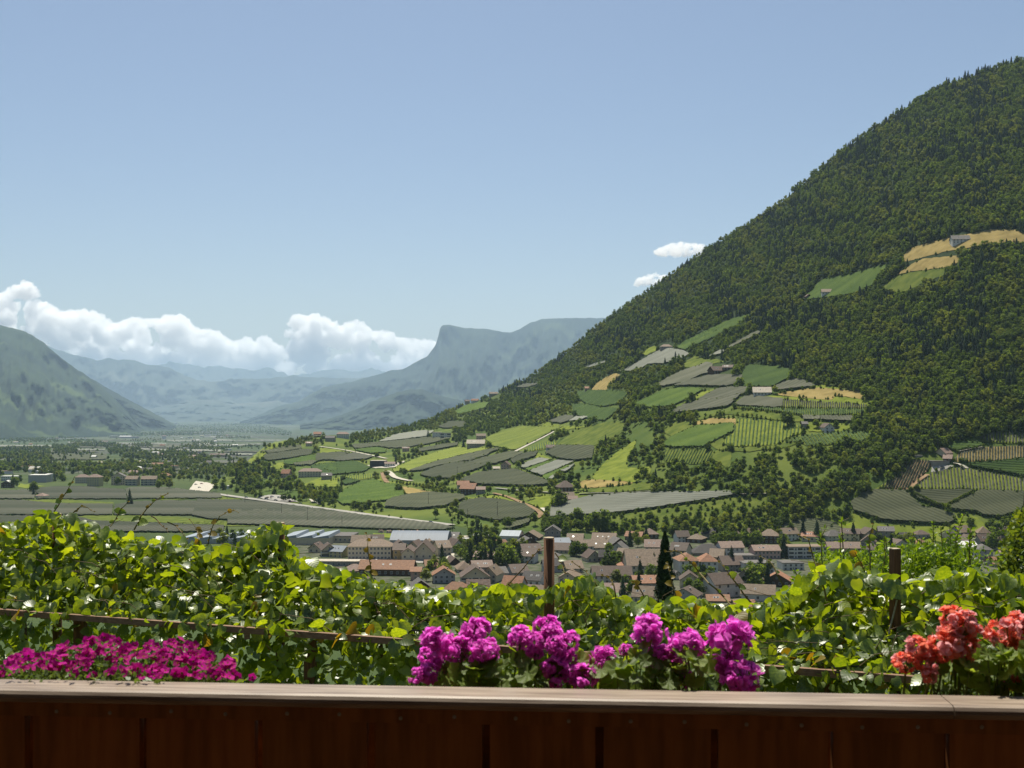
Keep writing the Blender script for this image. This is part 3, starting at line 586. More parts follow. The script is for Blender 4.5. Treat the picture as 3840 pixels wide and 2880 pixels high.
def vineyard(key, poly, label, lean=0.0, gap=3.2, w=1.0, h=1.8, ground_m='grass_bright', row_m='row_leaf', it=1, name='vineyard', cat='vineyard', wob=0.25):
    """rows run down the slope: lean = sideways pixels per pixel of height, gap = pixels between rows"""
    p = smooth_poly(cc(key, poly), it); FIELDS.append(p)
    W, Fc, q = sheet(p, 2.5, 0.7); c = W.mean(0); off = np.array((c[0], c[1], c[2] - .7))
    base = empty(name, tuple(off)); tag(base, label, cat, 'vineyards planted in rows')
    obj('turf', mesh('turf', W - off, Fc, M[ground_m], smooth=True), base)
    P = np.array(p); d = np.array((lean, 1.0)); d /= np.linalg.norm(d); nrm = np.array((d[1], -d[0])); s = P @ nrm; n = 0
    for k in np.arange(s.min() + gap * .5, s.max(), gap):
        for t0, t1 in clip_line(p, nrm * k, d):
            if t1 - t0 < 1.5: continue
            ts = np.linspace(t0 + .3, t1 - .3, max(3, int((t1 - t0) / 1.1))); uv = nrm * k + ts[:, None] * d
            Wr = ground(uv[:, 0], uv[:, 1]) - off; V, Fq = [], []
            for i, x in enumerate(Wr):
                dd = Wr[min(i + 1, len(Wr) - 1)] - Wr[max(i - 1, 0)]; nn = np.array((-dd[1], dd[0], 0)); nn /= max(1e-6, np.linalg.norm(nn))
                ww = w * (1 + rnd.uniform(-wob, wob)); hh = h * (1 + rnd.uniform(-wob, wob))
                V += [x - nn * ww * .45, x - nn * ww * .6 + (0, 0, hh * .55), x + (0, 0, hh), x + nn * ww * .6 + (0, 0, hh * .6), x + nn * ww * .45]
                if i:
                    b = 5 * (i - 1); Fq += [(b + j, b + j + 1, b + 6 + j, b + 5 + j) for j in range(4)]
            obj('vine_row', mesh('vine_row', V, Fq, M[row_m]), base); n += 1
    return base

# the middle slope
net('D5', [(410,545),(560,480),(760,370),(930,275),(1100,245),(1200,265),(1345,315),(1210,385),(1130,400),(1000,440),(800,450),(680,520),(560,540)], 'net_pale', 'large pale dome-shaped hail net high on the slope below a farmhouse', 70)
net('D5', [(-40,505),(0,478),(130,430),(270,405),(240,425),(120,465),(0,500)], 'net_pale', 'thin pale strip of hail net at the wood edge left of the pale dome', 10)
net('D5', [(870,735),(1120,590),(1290,520),(1550,430),(1640,450),(1600,560),(1480,590),(1290,680),(1140,710),(960,740)], 'net_mid', 'grey hail net sloping up to the old brown farm', 35)
net('D5', [(1120,730),(1300,670),(1560,600),(1700,590),(2025,600),(1960,690),(1880,725),(1700,740),(1400,728)], 'net_mid', 'dark lens-shaped hail net just below the old brown farm', 20)
net('D5', [(1440,920),(1540,850),(1700,770),(1900,750),(2100,752),(2060,830),(1850,880),(1600,910)], 'net_mid', 'grey hail net left of the big tan roofed farmhouse', 15)
net('D5', [(1060,1085),(1260,980),(1440,925),(1700,895),(2010,835),(1880,960),(1820,1000),(1400,1055),(1200,1078)], 'net_mid', 'long grey hail net above the terraced grass hollow', 15)
net('D5', [(1580,352),(1760,250),(1790,290),(1720,325)], 'net_pale', 'tiny pale hail net between dark firs')
net('D5', [(1840,215),(2212,20),(2260,40),(2000,170),(1850,245)], 'net_mid', 'thin grey hail net climbing into the forest', 30)
orchard('D5', [(605,960),(900,830),(960,785),(1200,757),(1470,762),(1500,782),(1380,850),(1300,900),(1100,990),(800,1010)], 'canopy', 'green pergola vineyard left of two grey nets')
orchard('D5', [(-130,800),(0,785),(460,790),(520,850),(400,960),(200,1000),(0,960),(-100,900)], 'canopy_dark', 'dark green vineyard below the small tan meadow')
orchard('D5', [(-200,960),(0,965),(200,1012),(420,1022),(300,1130),(230,1180),(0,1150),(-140,1100)], 'canopy_dark', 'dark green vineyard above the lens of two grey nets')
orchard('D5', [(1160,215),(1300,150),(1500,50),(1640,0),(1760,-60),(1600,70),(1400,170),(1280,262),(1200,245)], 'canopy', 'steep green strip of vines rising beside the dome net')
orchard('D5', [(960,1500),(1100,1390),(1300,1300),(1420,1250),(1900,1212),(1905,1310),(1700,1420),(1600,1470),(1500,1520),(1100,1525)], 'canopy', 'broad dark green vineyard left of the striped vineyard')
vineyard('D5', [(1010,1552),(1600,1542),(1665,1572),(1600,1659),(1560,1720),(1400,1740),(1000,1700)], 'small dark vineyard with slanting rows beside a lone tree', lean=-0.5, gap=2.6, ground_m='grass', h=2)
vineyard('D6', [(580,945),(800,945),(1000,960),(1180,985),(1300,1005),(1400,1050),(1400,1130),(1290,1165),(1180,1205),(1140,1262),(950,1290),(560,1302),(400,1290),(410,1190),(520,1130),(545,1040)], 'bright striped vineyard with about twenty upright rows', lean=-0.10, gap=3.7, w=1.25, h=1.9)
net('D6', [(520,782),(690,645),(900,675),(1160,700),(1160,805),(1050,810)], 'net_mid', 'blue grey hail net with a taut pale front edge', 90, edge=False)
vineyard('D6', [(495,800),(520,785),(1050,812),(1160,808),(1160,862),(1000,850)], 'short dark orchard rows under the front of the blue grey net', gap=2.1, w=1.5, h=2.6, lean=0.25, it=0)
vineyard('D6', [(1165,702),(1400,712),(1800,735),(2212,765),(2290,775),(2260,822),(2212,820),(1165,812)], 'long terrace of thin netted rows, striped grey and green', gap=2.2, w=1.1, h=2.6, row_m='net_mid', it=0)
vineyard('D6', [(1165,815),(2212,822),(2250,830),(2180,885),(1600,915),(1400,908),(1170,868)], 'dark dotted orchard rows below the long netted terrace', gap=2.3, w=1.5, h=2.6, it=0, lean=0.1)
net('D6', [(1020,555),(1280,440),(1400,450),(1570,515),(1560,540),(1300,560),(1180,580),(1040,580)], 'net_mid', 'grey hail net between the tan roofed farmhouse and the forest edge', 15)
net('D6', [(1405,915),(1640,920),(1640,970),(1425,972)], 'net_mid', 'flat grey net beside the long dark net above the gabled barn', 0, edge=False, it=0)
net('D6', [(1646,920),(2080,925),(2080,990),(1646,972)], 'net_mid', 'long flat dark net above the gabled barn', 0, edge=True, it=0)
orchard('D6', [(590,530),(660,480),(620,390),(680,270),(760,250),(1100,270),(1260,310),(1260,400),(1100,490),(1000,540)], 'canopy_dark', 'dark green vineyard tucked under the forest edge')
vineyard('D6', [(1140,1255),(1300,1192),(1400,1172),(1700,1132),(2212,1100),(2330,1130),(2260,1230),(1900,1262),(1500,1312),(1400,1252)], 'dark green vineyard with slanting rows below the gabled barn', lean=0.7, gap=3.0, w=1.7, h=2.2, ground_m='grass')
# upper slope
orchard('B', [(770,292),(900,160),(1100,122),(1290,70),(1360,55),(1270,122),(1230,195),(1100,250),(960,272)], 'canopy', 'steep green vineyard under the hilltop meadows')
orchard('B', [(-20,575),(150,490),(300,420),(450,380),(380,442),(200,532),(60,592)], 'canopy', 'long green vineyard tongue climbing through the forest')
# right foot of the hill
vineyard('D7', [(370,910),(560,790),(780,578),(1000,592),(1008,640),(960,720),(860,800),(740,905),(690,965),(350,958)], 'slanted vineyard under dark net with orange earth showing at its foot', lean=-0.45, gap=2.6, w=1.15, h=2.2, row_m='net', ground_m='soil')
vineyard('D7', [(860,860),(1010,745),(1290,682),(1420,682),(1700,732),(2212,832),(2400,860),(2400,1000),(2212,990),(1500,965),(770,948)], 'wide fan of pale green netted rows below the slope farm', lean=0.12, gap=3.4, w=1.15, h=2.0, row_m='net_mid')
vineyard('D7', [(1360,475),(1700,412),(2212,397),(2400,395),(2400,550),(2212,560),(1900,592),(1310,602)], 'tan striped vineyard right of the slope farm', lean=0.0, gap=2.8, w=1.1, h=2.0, row_m='net_mid', ground_m='grass_tan')
vineyard('D7', [(1670,342),(1690,272),(1850,217),(2212,237),(2400,250),(2400,380),(2212,372)], 'topmost striped vineyard by the dark forest at the slope', lean=0.0, gap=3.2, w=1.2, h=2.0, row_m='net_mid')
orchard('D7', [(1440,645),(1900,602),(2212,562),(2400,560),(2400,800),(2212,792),(1700,702)], 'canopy_dark', 'dark green vineyard between two striped ones')
orchard('D7', [(1200,402),(1300,347),(1660,362),(1680,402),(1360,462),(1250,442)], 'canopy_dark', 'dark vineyard patch above the slope farm')
net('D7', [(100,1040),(270,987),(700,1000),(740,1070),(880,1190),(1310,1300),(1320,1380),(1230,1420),(900,1410),(360,1370),(170,1300),(0,1250),(-40,1150)], 'net', 'large dark rippled hail net above the bright lawn', 40, gap=3.2)
net('D7', [(770,990),(1550,987),(1560,1022),(1180,1200),(1000,1150),(830,1090)], 'net', 'dark triangular hail net hemmed by a bushy border', 70)
net('D7', [(1180,1212),(1560,1032),(1640,992),(2212,1010),(2450,1020),(2450,1240),(2212,1240),(1900,1332),(1680,1310),(1600,1262),(1350,1242)], 'net', 'broad dark hail net reaching the picture edge', 25)
net('E5', [(430,472),(560,412),(800,367),(1000,362),(1150,432),(1280,522),(900,600),(600,532)], 'net', 'small dark hail net behind the apartment block', 60)
# centre
orchard('D4', [(60,502),(320,390),(530,347),(1080,352),(950,402),(700,540),(450,662),(150,602)], 'canopy_bright', 'large bright green vineyard on the middle hill', jit=0.25, h=1.6)
vineyard('D4', [(600,642),(800,562),(1000,542),(960,602),(840,642),(640,672)], 'small vineyard with short dotted rows beside a farm track', lean=0.1, gap=2.4, w=1.6)
net('D4', [(895,282),(1090,215),(1240,222),(1140,290),(1050,315),(930,305)], 'net_mid', 'leaf-shaped grey hail net above the big bright vineyard', 30)
net('D4', [(1245,225),(1400,235),(1280,282),(1150,290)], 'net_pale', 'pale end of the leaf-shaped hail net', 30, edge=False)
net('D4', [(840,702),(1010,602),(1480,612),(1450,782),(1200,800),(1000,770)], 'net', 'dark grey hail net behind the small white walled farm', 10)
net('D4', [(520,880),(590,830),(770,770),(912,792),(800,832),(580,905)], 'net_pale', 'uppermost of the pale striped nets on the middle hill', 30)
net('D4', [(640,942),(1000,800),(1215,822),(1130,862),(800,1002)], 'net_pale', 'widest of the pale striped nets on the middle hill', 30)
net('D4', [(1040,942),(1230,850),(1180,902),(1100,952)], 'net_pale', 'small pale net corner under the trees')
net('D4', [(880,1047),(985,970),(980,1030),(910,1057)], 'net_pale', 'smallest pale net sliver near the hip roofed farmhouse')
orchard('D4', [(582,910),(800,838),(915,797),(985,800),(640,936)], 'canopy', 'green orchard strip between two pale nets')
orchard('D4', [(805,1005),(1130,868),(1200,850),(1040,945),(880,1040),(860,1060)], 'canopy', 'green orchard strip under the widest pale net')
net('D4', [(-160,760),(0,682),(180,640),(270,642),(0,752),(-140,820)], 'net', 'uppermost dark net of the fan around the red farmhouse', 25)
net('D4', [(-170,830),(0,772),(400,682),(585,690),(500,732),(380,782),(200,842),(0,852)], 'net', 'second dark net of the fan around the red farmhouse', 25)
net('D4', [(390,790),(590,702),(750,682),(720,742),(560,792),(430,842)], 'net', 'dark net right behind the red farmhouse', 30)
net('D4', [(-280,1050),(0,955),(450,912),(560,952),(700,1002),(890,1080),(900,1112),(600,1132),(0,1112)], 'net', 'broad dark hail net below the red farmhouse', 15)
net('D3', [(1140,932),(1500,812),(2060,680),(2212,690),(2160,740),(1850,812),(1600,850),(1300,932)], 'net', 'long dark net under the bright vineyard slope', 20)
net('D3', [(1290,982),(1450,902),(1700,832),(1900,817),(2180,850),(2000,922),(1850,962),(1680,1035),(1400,1015)], 'net', 'dark rounded net above the orange roofed farm', 20)
net('T3', [(325,335),(335,240),(700,150),(1000,133),(1300,125),(1890,117),(1905,150),(1600,200),(1200,260),(850,305)], 'net_pale', 'huge pale grey hail net with fine rows above the town', 55, gap=3.8, it=0)
net('D4', [(0,1292),(300,1322),(560,1372),(720,1470),(640,1540),(200,1590),(0,1545),(-180,1520),(-300,1440),(-240,1340)], 'net', 'wide dark hail net sloping down to the town edge', 20)
net('D3', [(870,1320),(1050,1260),(1400,1212),(1860,1250),(1880,1290),(1600,1400),(1200,1430),(830,1402)], 'net', 'dark hail net right of the green knoll', 20)
net('E3', [(590,300),(700,230),(930,178),(900,240),(640,320)], 'net', 'narrow dark net strip directly behind the gabled workshop', 10)
# left part of the foothill
net('D3', [(750,552),(1000,450),(1330,402),(1480,412),(1370,482),(1050,522)], 'net_pale', 'pale wing-shaped hail net left of the white modern house', 20)
net('D3', [(400,592),(750,562),(1050,532),(1400,492),(1700,502),(1450,572),(1000,642),(750,612),(450,642)], 'net', 'long dark net under the pale wing-shaped net', 10)
net('D3', [(1280,642),(1560,592),(1800,562),(1780,602),(1500,652),(1230,692)], 'net', 'dark net strip left of the large tan barn roof', 10)
orchard('D3', [(940,902),(1180,792),(1500,682),(1780,612),(1960,640),(2212,622),(2100,690),(1900,702),(1500,802),(1150,932),(960,942)], 'canopy_bright', 'bright green vineyard tongue on the rounded shoulder', jit=0.3, h=1.6)
orchard('D3', [(440,652),(750,617),(860,650),(850,690),(640,700)], 'canopy', 'green vineyard right of the pale lane')
net('D3', [(-40,700),(240,692),(380,690),(300,742),(100,790),(-60,800)], 'net', 'dark net below the bright lane verge')
net('D3', [(120,792),(430,692),(690,742),(600,777),(250,802)], 'net_mid', 'grey net left of the black building')
orchard('D3', [(-120,860),(100,830),(450,802),(660,882),(560,942),(150,977),(-80,950)], 'canopy_dark', 'dark vineyard below the black building')
vineyard('D3', [(160,1022),(300,985),(680,962),(690,1012),(560,1032),(160,1052)], 'bright yellow-green vineyard with short rows', gap=2.3, w=1.0, lean=0.0)
orchard('D3', [(200,1300),(310,1172),(480,1092),(700,1042),(840,1092),(1000,1105),(1080,1182),(1100,1260),(850,1320),(740,1322),(480,1362),(300,1372)], 'canopy', 'green terraced vineyard covering the round knoll', jit=0.8)
orchard('D3', [(330,1020),(520,1060),(430,1090),(320,1110),(290,1080)], 'canopy_dark', 'dark orchard patch left of the knoll')
net('D3', [(1590,330),(1720,280),(1900,310),(1890,370),(1600,365),(1540,350)], 'net', 'dark net high above the white modern house', 15)
net('D2', [(1370,672),(1650,612),(1820,592),(1840,640),(1600,680),(1400,710)], 'net', 'upper dark net at the end of the foothill', 8)
net('D2', [(1370,720),(1600,690),(1830,650),(1990,655),(1960,720),(1700,760),(1400,800),(1330,775)], 'net', 'lower dark net at the end of the foothill', 8)
orchard('D2', [(1620,790),(1900,735),(2000,720),(2100,790),(1900,830),(1700,850),(1600,830)], 'canopy', 'green vineyard below the foothill nets')
net('D2', [(1720,835),(1980,795),(2040,810),(1960,850),(1740,860)], 'net', 'thin dark net above the hotel on the hill', 8)
orchard('D2', [(2060,850),(2212,830),(2330,860),(2300,930),(2212,940),(2120,910)], 'canopy', 'green orchard beside the hotel on the hill')
orchard('A', [(730, 1010), (800, 975), (880, 955), (960, 950), (930, 985), (840, 1010), (760, 1030)], 'canopy', 'green vineyard on the far shoulder below the ridge')
net('A', [(620, 1110), (700, 1080), (800, 1075), (810, 1100), (760, 1120), (660, 1120)], 'net', 'small far dark net under the ridge wood')
net('A', [(1130, 855), (1180, 835), (1280, 828), (1250, 845), (1180, 860)], 'net_mid', 'narrow grey net on the ridge shoulder')
# the valley floor behind the vines
VB = [([(-200,1185),(380,1172),(470,1215),(440,1290),(-200,1290)], 'dark valley net behind the pink roofed shed'), ([(390,1165),(700,1135),(1000,1128),(1600,1165),(1640,1200),(1640,1290),(480,1290),(500,1220)], 'dark valley net before the cream apartment blocks'),
      ([(1625,1165),(1700,1140),(2100,1140),(2850,1215),(2870,1280),(1660,1290)], 'dark valley net beside the pale road junction'), ([(-200,1312),(280,1312),(700,1352),(1460,1362),(1450,1500),(-200,1500)], 'long dark valley net behind the vine leaves'),
      ([(1490,1372),(1700,1330),(2212,1312),(2900,1330),(2900,1500),(1480,1500)], 'dark valley net with a green strip before it'), ([(-200,1515),(960,1515),(1200,1580),(2000,1610),(2900,1640),(2900,1720),(-200,1720)], 'lowest dark valley net behind the raised shoots')]
for pts, lab in VB: net('D1', pts, 'net_valley', lab, 0, gap=5, it=0, step=3, h=1.6)
net('D2', [(480,1300),(1100,1312),(1600,1368),(1900,1402),(2212,1450),(2560,1500),(2560,1590),(1400,1560),(700,1560),(420,1510)], 'net_valley', 'wide dark valley net along the main road', 0, gap=5, it=0, step=3, h=1.8)
net('E2', [(0,40),(300,90),(900,170),(1500,235),(1740,285),(1600,320),(1100,312),(700,300),(300,285),(0,275),(-300,262),(-700,250),(-1200,240),(-1200,60),(-300,40)], 'net_valley', 'dark valley net between main road and halls', 0, gap=5, it=0, step=3, h=1.8)
net('D1', [(640, 700), (830, 705), (1380, 705), (1380, 780), (640, 785)], 'net', 'far dark valley net framed by a hedge', 0, edge=False, step=1.5)
for i, (pts, tone, lab) in enumerate([([(860, 545), (1390, 540), (1440, 562), (880, 562)], 'net_pale', 'pale net strip before the long white sheds'), ([(1470, 556), (2160, 562), (2160, 578), (1480, 574)], 'net_pale', 'narrow pale net strip in the hazy valley'),
        ([(-60, 590), (680, 590), (680, 606), (-60, 610)], 'net_pale', 'long thin pale net strip at the valley side'), ([(960, 640), (1360, 640), (1360, 656), (970, 658)], 'net_pale', 'short pale net strip above the valley hedge'),
        ([(1800, 632), (2212, 645), (2860, 648), (2860, 672), (2212, 670), (1860, 650)], 'net_pale', 'brightest long pale net strip in the valley'), ([(1600, 580), (2300, 585), (2700, 600), (2600, 630), (1800, 620)], 'net_mid', 'grey net plain beside the brightest strip')]):
    net('D1', pts, tone, lab, 0, edge=False, step=1.2, it=0)
net('D2', [(90, 525), (530, 525), (530, 542), (120, 542)], 'net_pale', 'pale net strip in mid valley', 0, edge=False, step=1.2, it=0)
net('D2', [(500, 560), (700, 558), (690, 574), (510, 576)], 'net_pale', 'short pale net patch before the dark hedge block', 0, edge=False, step=1.2, it=0)
net('D2', [(740, 515), (930, 520), (930, 532), (750, 530)], 'net_pale', 'small pale net bar near the valley sheds', 0, edge=False, step=1.2, it=0)
net('D2', [(720, 585), (1280, 570), (1340, 580), (1050, 600), (740, 600)], 'net_pale', 'pale net bar pointing to the foothill', 0, edge=False, step=1.2, it=0)
net('D2', [(330, 575), (740, 570), (860, 600), (560, 615), (320, 605)], 'net_mid', 'grey net plain left of the foothill', 0, edge=False, step=1.2, it=0)
net('D2', [(720, 690), (1190, 705), (1190, 722), (740, 715)], 'net_pale', 'pale net bar at the foot of the bright flank', 0, edge=False, step=1.2, it=0)

g_ = np.random.default_rng(91)
for i_, (u_, v_, w_, hh_, tone_, lab_) in enumerate([(70, 447.5, 60, 1.2, 'net_mid', 'grey net strip under the left mountain'), (150, 446.5, 50, 1.0, 'net_mid', 'grey net strip beyond the long pale strips'), (215, 446, 40, 1.0, 'net_pale', 'thin far net right of the shed row'), (250, 452, 60, 1.3, 'net_mid', 'grey net strip left of the bright flank'), (190, 456, 70, 1.6, 'net_mid', 'grey net behind the dark valley belt'), (60, 452, 70, 1.5, 'net_mid', 'grey net strip above the left tree belt'),
        (250, 441, 60, .7, 'net_pale', 'hair thin pale strip in the far haze'), (120, 440.5, 40, .7, 'net_mid', 'hair thin grey strip at the mountain foot'), (290, 437, 70, .7, 'net_mid', 'far grey strip behind the foothill tip'), (110, 466.5, 46, 1.8, 'net_mid', 'grey orchard strip among the valley houses'), (160, 470, 60, 2.0, 'net_mid', 'grey orchard strip above the apartment row'), (225, 463.5, 44, 1.6, 'net_mid', 'grey orchard strip near the valley wood'), (30, 463.5, 60, 1.6, 'net_mid', 'grey orchard strip left of the far dark net')]):
    net('P', [(u_ - w_ / 2, v_ - hh_ / 2), (u_ + w_ / 2, v_ - hh_ / 2 + g_.uniform(-.2, .2)), (u_ + w_ / 2 + 4, v_ + hh_ / 2), (u_ - w_ / 2 - 3, v_ + hh_ / 2)], tone_, lab_, 0, edge=False, step=1.2, it=0)
# ------------------------------------------------------------------ buildings
KEEP_OUT = []
WALLC = {'white': (.62, .60, .55), 'cream': (.55, .48, .34), 'grey': (.40, .39, .37), 'ochre': (.50, .36, .16), 'wood': (.10, .065, .04), 'pink': (.52, .36, .29), 'dark': (.05, .05, .055), 'yellow': (.52, .45, .24), 'stone': (.30, .27, .23)}
ROOFC = {'tan': (.185, .135, .092), 'brown': (.105, .074, .056), 'dark': (.055, .048, .045), 'orange': (.26, .13, .072), 'grey': (.115, .105, .095), 'metal': (.27, .31, .35), 'blue': (.13, .16, .20), 'white': (.60, .59, .55), 'pink': (.21, .145, .112), 'pale': (.40, .35, .27), 'black': (.03, .03, .035)}
WM = {k: mat(k + '_plaster_wall', lerp3(c, .9), lerp3(c, 1.05), 0.6, 0.9, 0.15, detail=6) for k, c in WALLC.items()}
RM = {k: mat(k + '_roof_tiles', lerp3(c, .78), lerp3(c, 1.18), 0.9, 0.75, 0.25, detail=8, bump=.5, bscale=3.0, objrand=.12) for k, c in ROOFC.items()}
RM['metal'] = mat('ribbed_metal_roof', lerp3(ROOFC['metal'], .85), ROOFC['metal'], .2, .6, .3, detail=5, stretch=(6, .3, .3)); RM['blue'] = mat('blue_grey_metal_roof', lerp3(ROOFC['blue'], .85), ROOFC['blue'], .2, .6, .3, detail=5, stretch=(6, .3, .3))
M['frame'] = mat('white_window_frame', (.55, .54, .50), (.62, .61, .58), 4, .6, .3)
M['glass'] = mat('dark_window_pane', (.018, .022, .028), (.035, .04, .05), 2, .15, .6)
M['shutter'] = mat('brown_shutter', (.10, .055, .03), (.14, .08, .045), 4, .8, .2)
M['chim'] = mat('chimney_plaster', (.38, .34, .30), (.46, .42, .37), 2, .9, .1)
def window_mesh():
    s = MB(); w, h = .5, .65
    s.box(-w, w, -.02, .06, -h, h, 1)
    for a, b, c, d in ((-w - .1, -w, -h - .1, h + .1), (w, w + .1, -h - .1, h + .1), (-w, w, h, h + .1), (-w, w, -h - .12, -h), (-.04, .04, -h, h)): s.box(a, b, -.07, .08, c, d, 0)
    return s.mesh('window', [M['frame'], M['glass']])
WIN = window_mesh()
def loggia_mesh():
    s = MB(); s.box(-.5, .5, -.02, .06, -.5, .5, 1); s.box(-.56, -.5, -.07, .08, -.56, .56, 0); s.box(.5, .56, -.07, .08, -.56, .56, 0); s.box(-.5, .5, -.07, .08, .5, .56, 0); s.box(-.56, .56, -.5, .08, -.56, -.3, 0)
    return s.mesh('balcony', [M['frame'], M['glass']])
LOG = loggia_mesh()
def chimney_mesh():
    s = MB(); s.box(-.35, .35, -.35, .35, -1.0, .9); s.box(-.45, .45, -.45, .45, .9, 1.02); return s.mesh('chimney', M['chim'])
CHI = chimney_mesh()
def skylight_mesh():
    s = MB(); s.box(-.55, .55, -.75, .75, -.06, .05, 0); s.box(-.45, .45, -.65, .65, .05, .07, 1); return s.mesh('skylight', [M['frame'], M['glass']])
SKY_ = skylight_mesh()

def building(key, cx, by, w, h, depth, rot, roof, rise, wall, roofc, label, name='house', cat='house', floors=0, cols=0, over=.7, chim=0, balc=False, group='houses of the town', wins=True):
    ox, oy, s = CR[key]; u, v = ox + s * cx, oy + s * by
    g = G1(u, v); y = g.y; W = w * s / F * y; H = h * s / F * y; D = depth
    KEEP_OUT.append((u, v - h * s * .5, max(w * s * .5, 1.5) + .3))
    KEEP_OUT.append((u - w * s * .33, v - h * s * .3, w * s * .3)); KEEP_OUT.append((u + w * s * .33, v - h * s * .3, w * s * .3))
    r = R(rot); root = empty(name, (g.x, y + D / 2 * math.cos(r), g.z), r); tag(root, label, cat, group)
    x0, x1, y0, y1 = -W / 2, W / 2, -D / 2, D / 2
    wb = MB(); wb.box(x0, x1, y0, y1, -4, H)
    rb = MB(); t = .28; o = over
    if roof == 'side':                                        # ridge across the view
        wb.prism([(y0, H), (y1, H), (0, H + rise)], 'x', x0 + .01, x1 - .01)
        k = rise / (D / 2); e = o
        rb.prism([(y0 - e, H - k * e), (0, H + rise), (y1 + e, H - k * e), (y1 + e, H - k * e + t), (0, H + rise + t), (y0 - e, H - k * e + t)], 'x', x0 - o, x1 + o)
    elif roof == 'front':                                     # gable towards the viewer
        wb.prism([(x0, H), (x1, H), (0, H + rise)], 'y', y0 + .01, y1 - .01)
        k = rise / (W / 2); e = o
        rb.prism([(x0 - e, H - k * e), (0, H + rise), (x1 + e, H - k * e), (x1 + e, H - k * e + t), (0, H + rise + t), (x0 - e, H - k * e + t)], 'y', y0 - o * 1.3, y1 + o)
    elif roof == 'hip':
        q = min(W, D) * .42; rl = max(.2, W / 2 - q) if W > D else .1; rw = .1 if W > D else max(.2, D / 2 - q)
        V = [(x0 - o, y0 - o, H - .1), (x1 + o, y0 - o, H - .1), (x1 + o, y1 + o, H - .1), (x0 - o, y1 + o, H - .1), (-rl, -rw, H + rise), (rl, -rw, H + rise), (rl, rw, H + rise), (-rl, rw, H + rise)]
        rb.add(V, [(0, 1, 5, 4), (1, 2, 6, 5), (2, 3, 7, 6), (3, 0, 4, 7), (4, 5, 6, 7), (3, 2, 1, 0)])
    elif roof == 'shed':
        rb.prism([(y0 - o, H), (y1 + o, H + rise), (y1 + o, H + rise + t), (y0 - o, H + t)], 'x', x0 - o, x1 + o); wb.prism([(y0, H - .01), (y1, H - .01), (y1, H + rise)], 'x', x0 + .01, x1 - .01)
    elif roof == 'arc':
        n = 10; pr = [(y0 - .4 + (D + .8) * i / n, H + rise * math.sin(math.pi * (i / n))) for i in range(n + 1)]
        rb.prism(pr + [(y1 + .4, H - .2), (y0 - .4, H - .2)], 'x', x0 - .4, x1 + .4)
    elif roof == 'saw':
        n = max(2, int(W / 11))
        for i in range(n):
            a, b = x0 + W * i / n, x0 + W * (i + 1) / n
            rb.prism([(a, H), (b, H), (b - .6, H + rise)], 'y', y0, y1)
    else:
        rb.box(x0 - .25, x1 + .25, y0 - .25, y1 + .25, H, H + .35); rb.box(x0 + .3, x1 - .3, y0 + .3, y1 - .3, H + .35, H + .5)
    obj('wall', wb.mesh('wall', WM[wall]), root); obj('roof', rb.mesh('roof', RM[roofc]), root)
    if wins and H > 2.2:
        fl = floors or max(1, round(H / 3.0)); nc = cols or max(1, round(W / 3.6))
        for f in range(fl):
            for c in range(nc):
                x = x0 + W * (c + .5) / nc; z = H * (f + .5) / fl
                if balc and c % 2 == 0: obj('balcony', LOG, root, (x, y0, z), scale=(W / nc * 1.1, 1, H / fl * .62))
                else: obj('window', WIN, root, (x, y0, z), scale=(min(1.25, W / nc / 1.7), 1, min(1.15, H / fl / 2.1)))
        if abs(rot) > 12:
            sx = x1 if rot > 0 else x0; ns = max(1, round(D / 4.2))
            for f in range(fl):
                for c in range(ns): obj('window', WIN, root, (sx, y0 + D * (c + .5) / ns, H * (f + .5) / fl), (0, 0, R(90) if rot > 0 else R(-90)), (1, 1, min(1.1, H / fl / 2.1)))
        if roof == 'front' and rise > 2.2 and W > 7: obj('window', WIN, root, (0, y0 + .0, H + rise * .36), scale=(.8, 1, .8))
    if roof == 'side' and W > 9 and wins:
        for i in range(rnd.choice((0, 1, 2, 3))):
            obj('skylight', SKY_, root, (x0 + W * rnd.uniform(.15, .85), y0 + D * .24, H + rise * .48 + .32), (math.atan2(rise, D / 2), 0, 0), (rnd.uniform(.8, 1.3), 1, 1))
    for i in range(chim):
        px = x0 + W * ((i + 1) / (chim + 1) + .07 * (-1) ** i); obj('chimney', CHI, root, (px if roof != 'front' else x1 * .35 * (-1) ** i, (.18 * D if roof != 'front' else y0 + D * (i + 1) / (chim + 1.5)), H + rise * .72))
    return root
B_ = building
# town, from the halls on the flat to the houses under the vines
B_('E2', 640, 690, 560, 175, 16, 0, 'hip', 4.2, 'cream', 'tan', 'long cream hotel of three storeys with a broad tan roof', 'hotel', 'hotel', 3, 12, chim=2)
B_('E2', 520, 500, 230, 40, 14, 0, 'side', 4.5, 'cream', 'tan', 'tan gabled wing behind the long cream hotel', chim=1)
B_('E2', 720, 470, 180, 30, 12, 8, 'side', 4, 'wood', 'brown', 'low brown shed between hotel and grey hall')
B_('E2', 1290, 490, 740, 55, 34, -3, 'arc', 5.5, 'grey', 'blue', 'long hall with a curved blue grey metal roof', 'warehouse', 'warehouse', wins=False, group='halls at the town edge')
B_('E1', 1760, 500, 640, 95, 40, -4, 'saw', 2.2, 'cream', 'metal', 'big hall with bright slanted metal roof strips right of a vine post', 'warehouse', 'warehouse', wins=False, group='halls at the town edge')
B_('E1', 560, 480, 900, 60, 40, -4, 'saw', 2.2, 'grey', 'metal', 'hall with slanted metal roofs seen between two raised vine shoots', 'warehouse', 'warehouse', wins=False, group='halls at the town edge')
B_('E2', 220, 470, 420, 85, 26, -4, 'flat', 0, 'cream', 'grey', 'flat roofed cream wing right of the bright metal roofs', 'warehouse', 'warehouse', 1, 7, group='halls at the town edge')
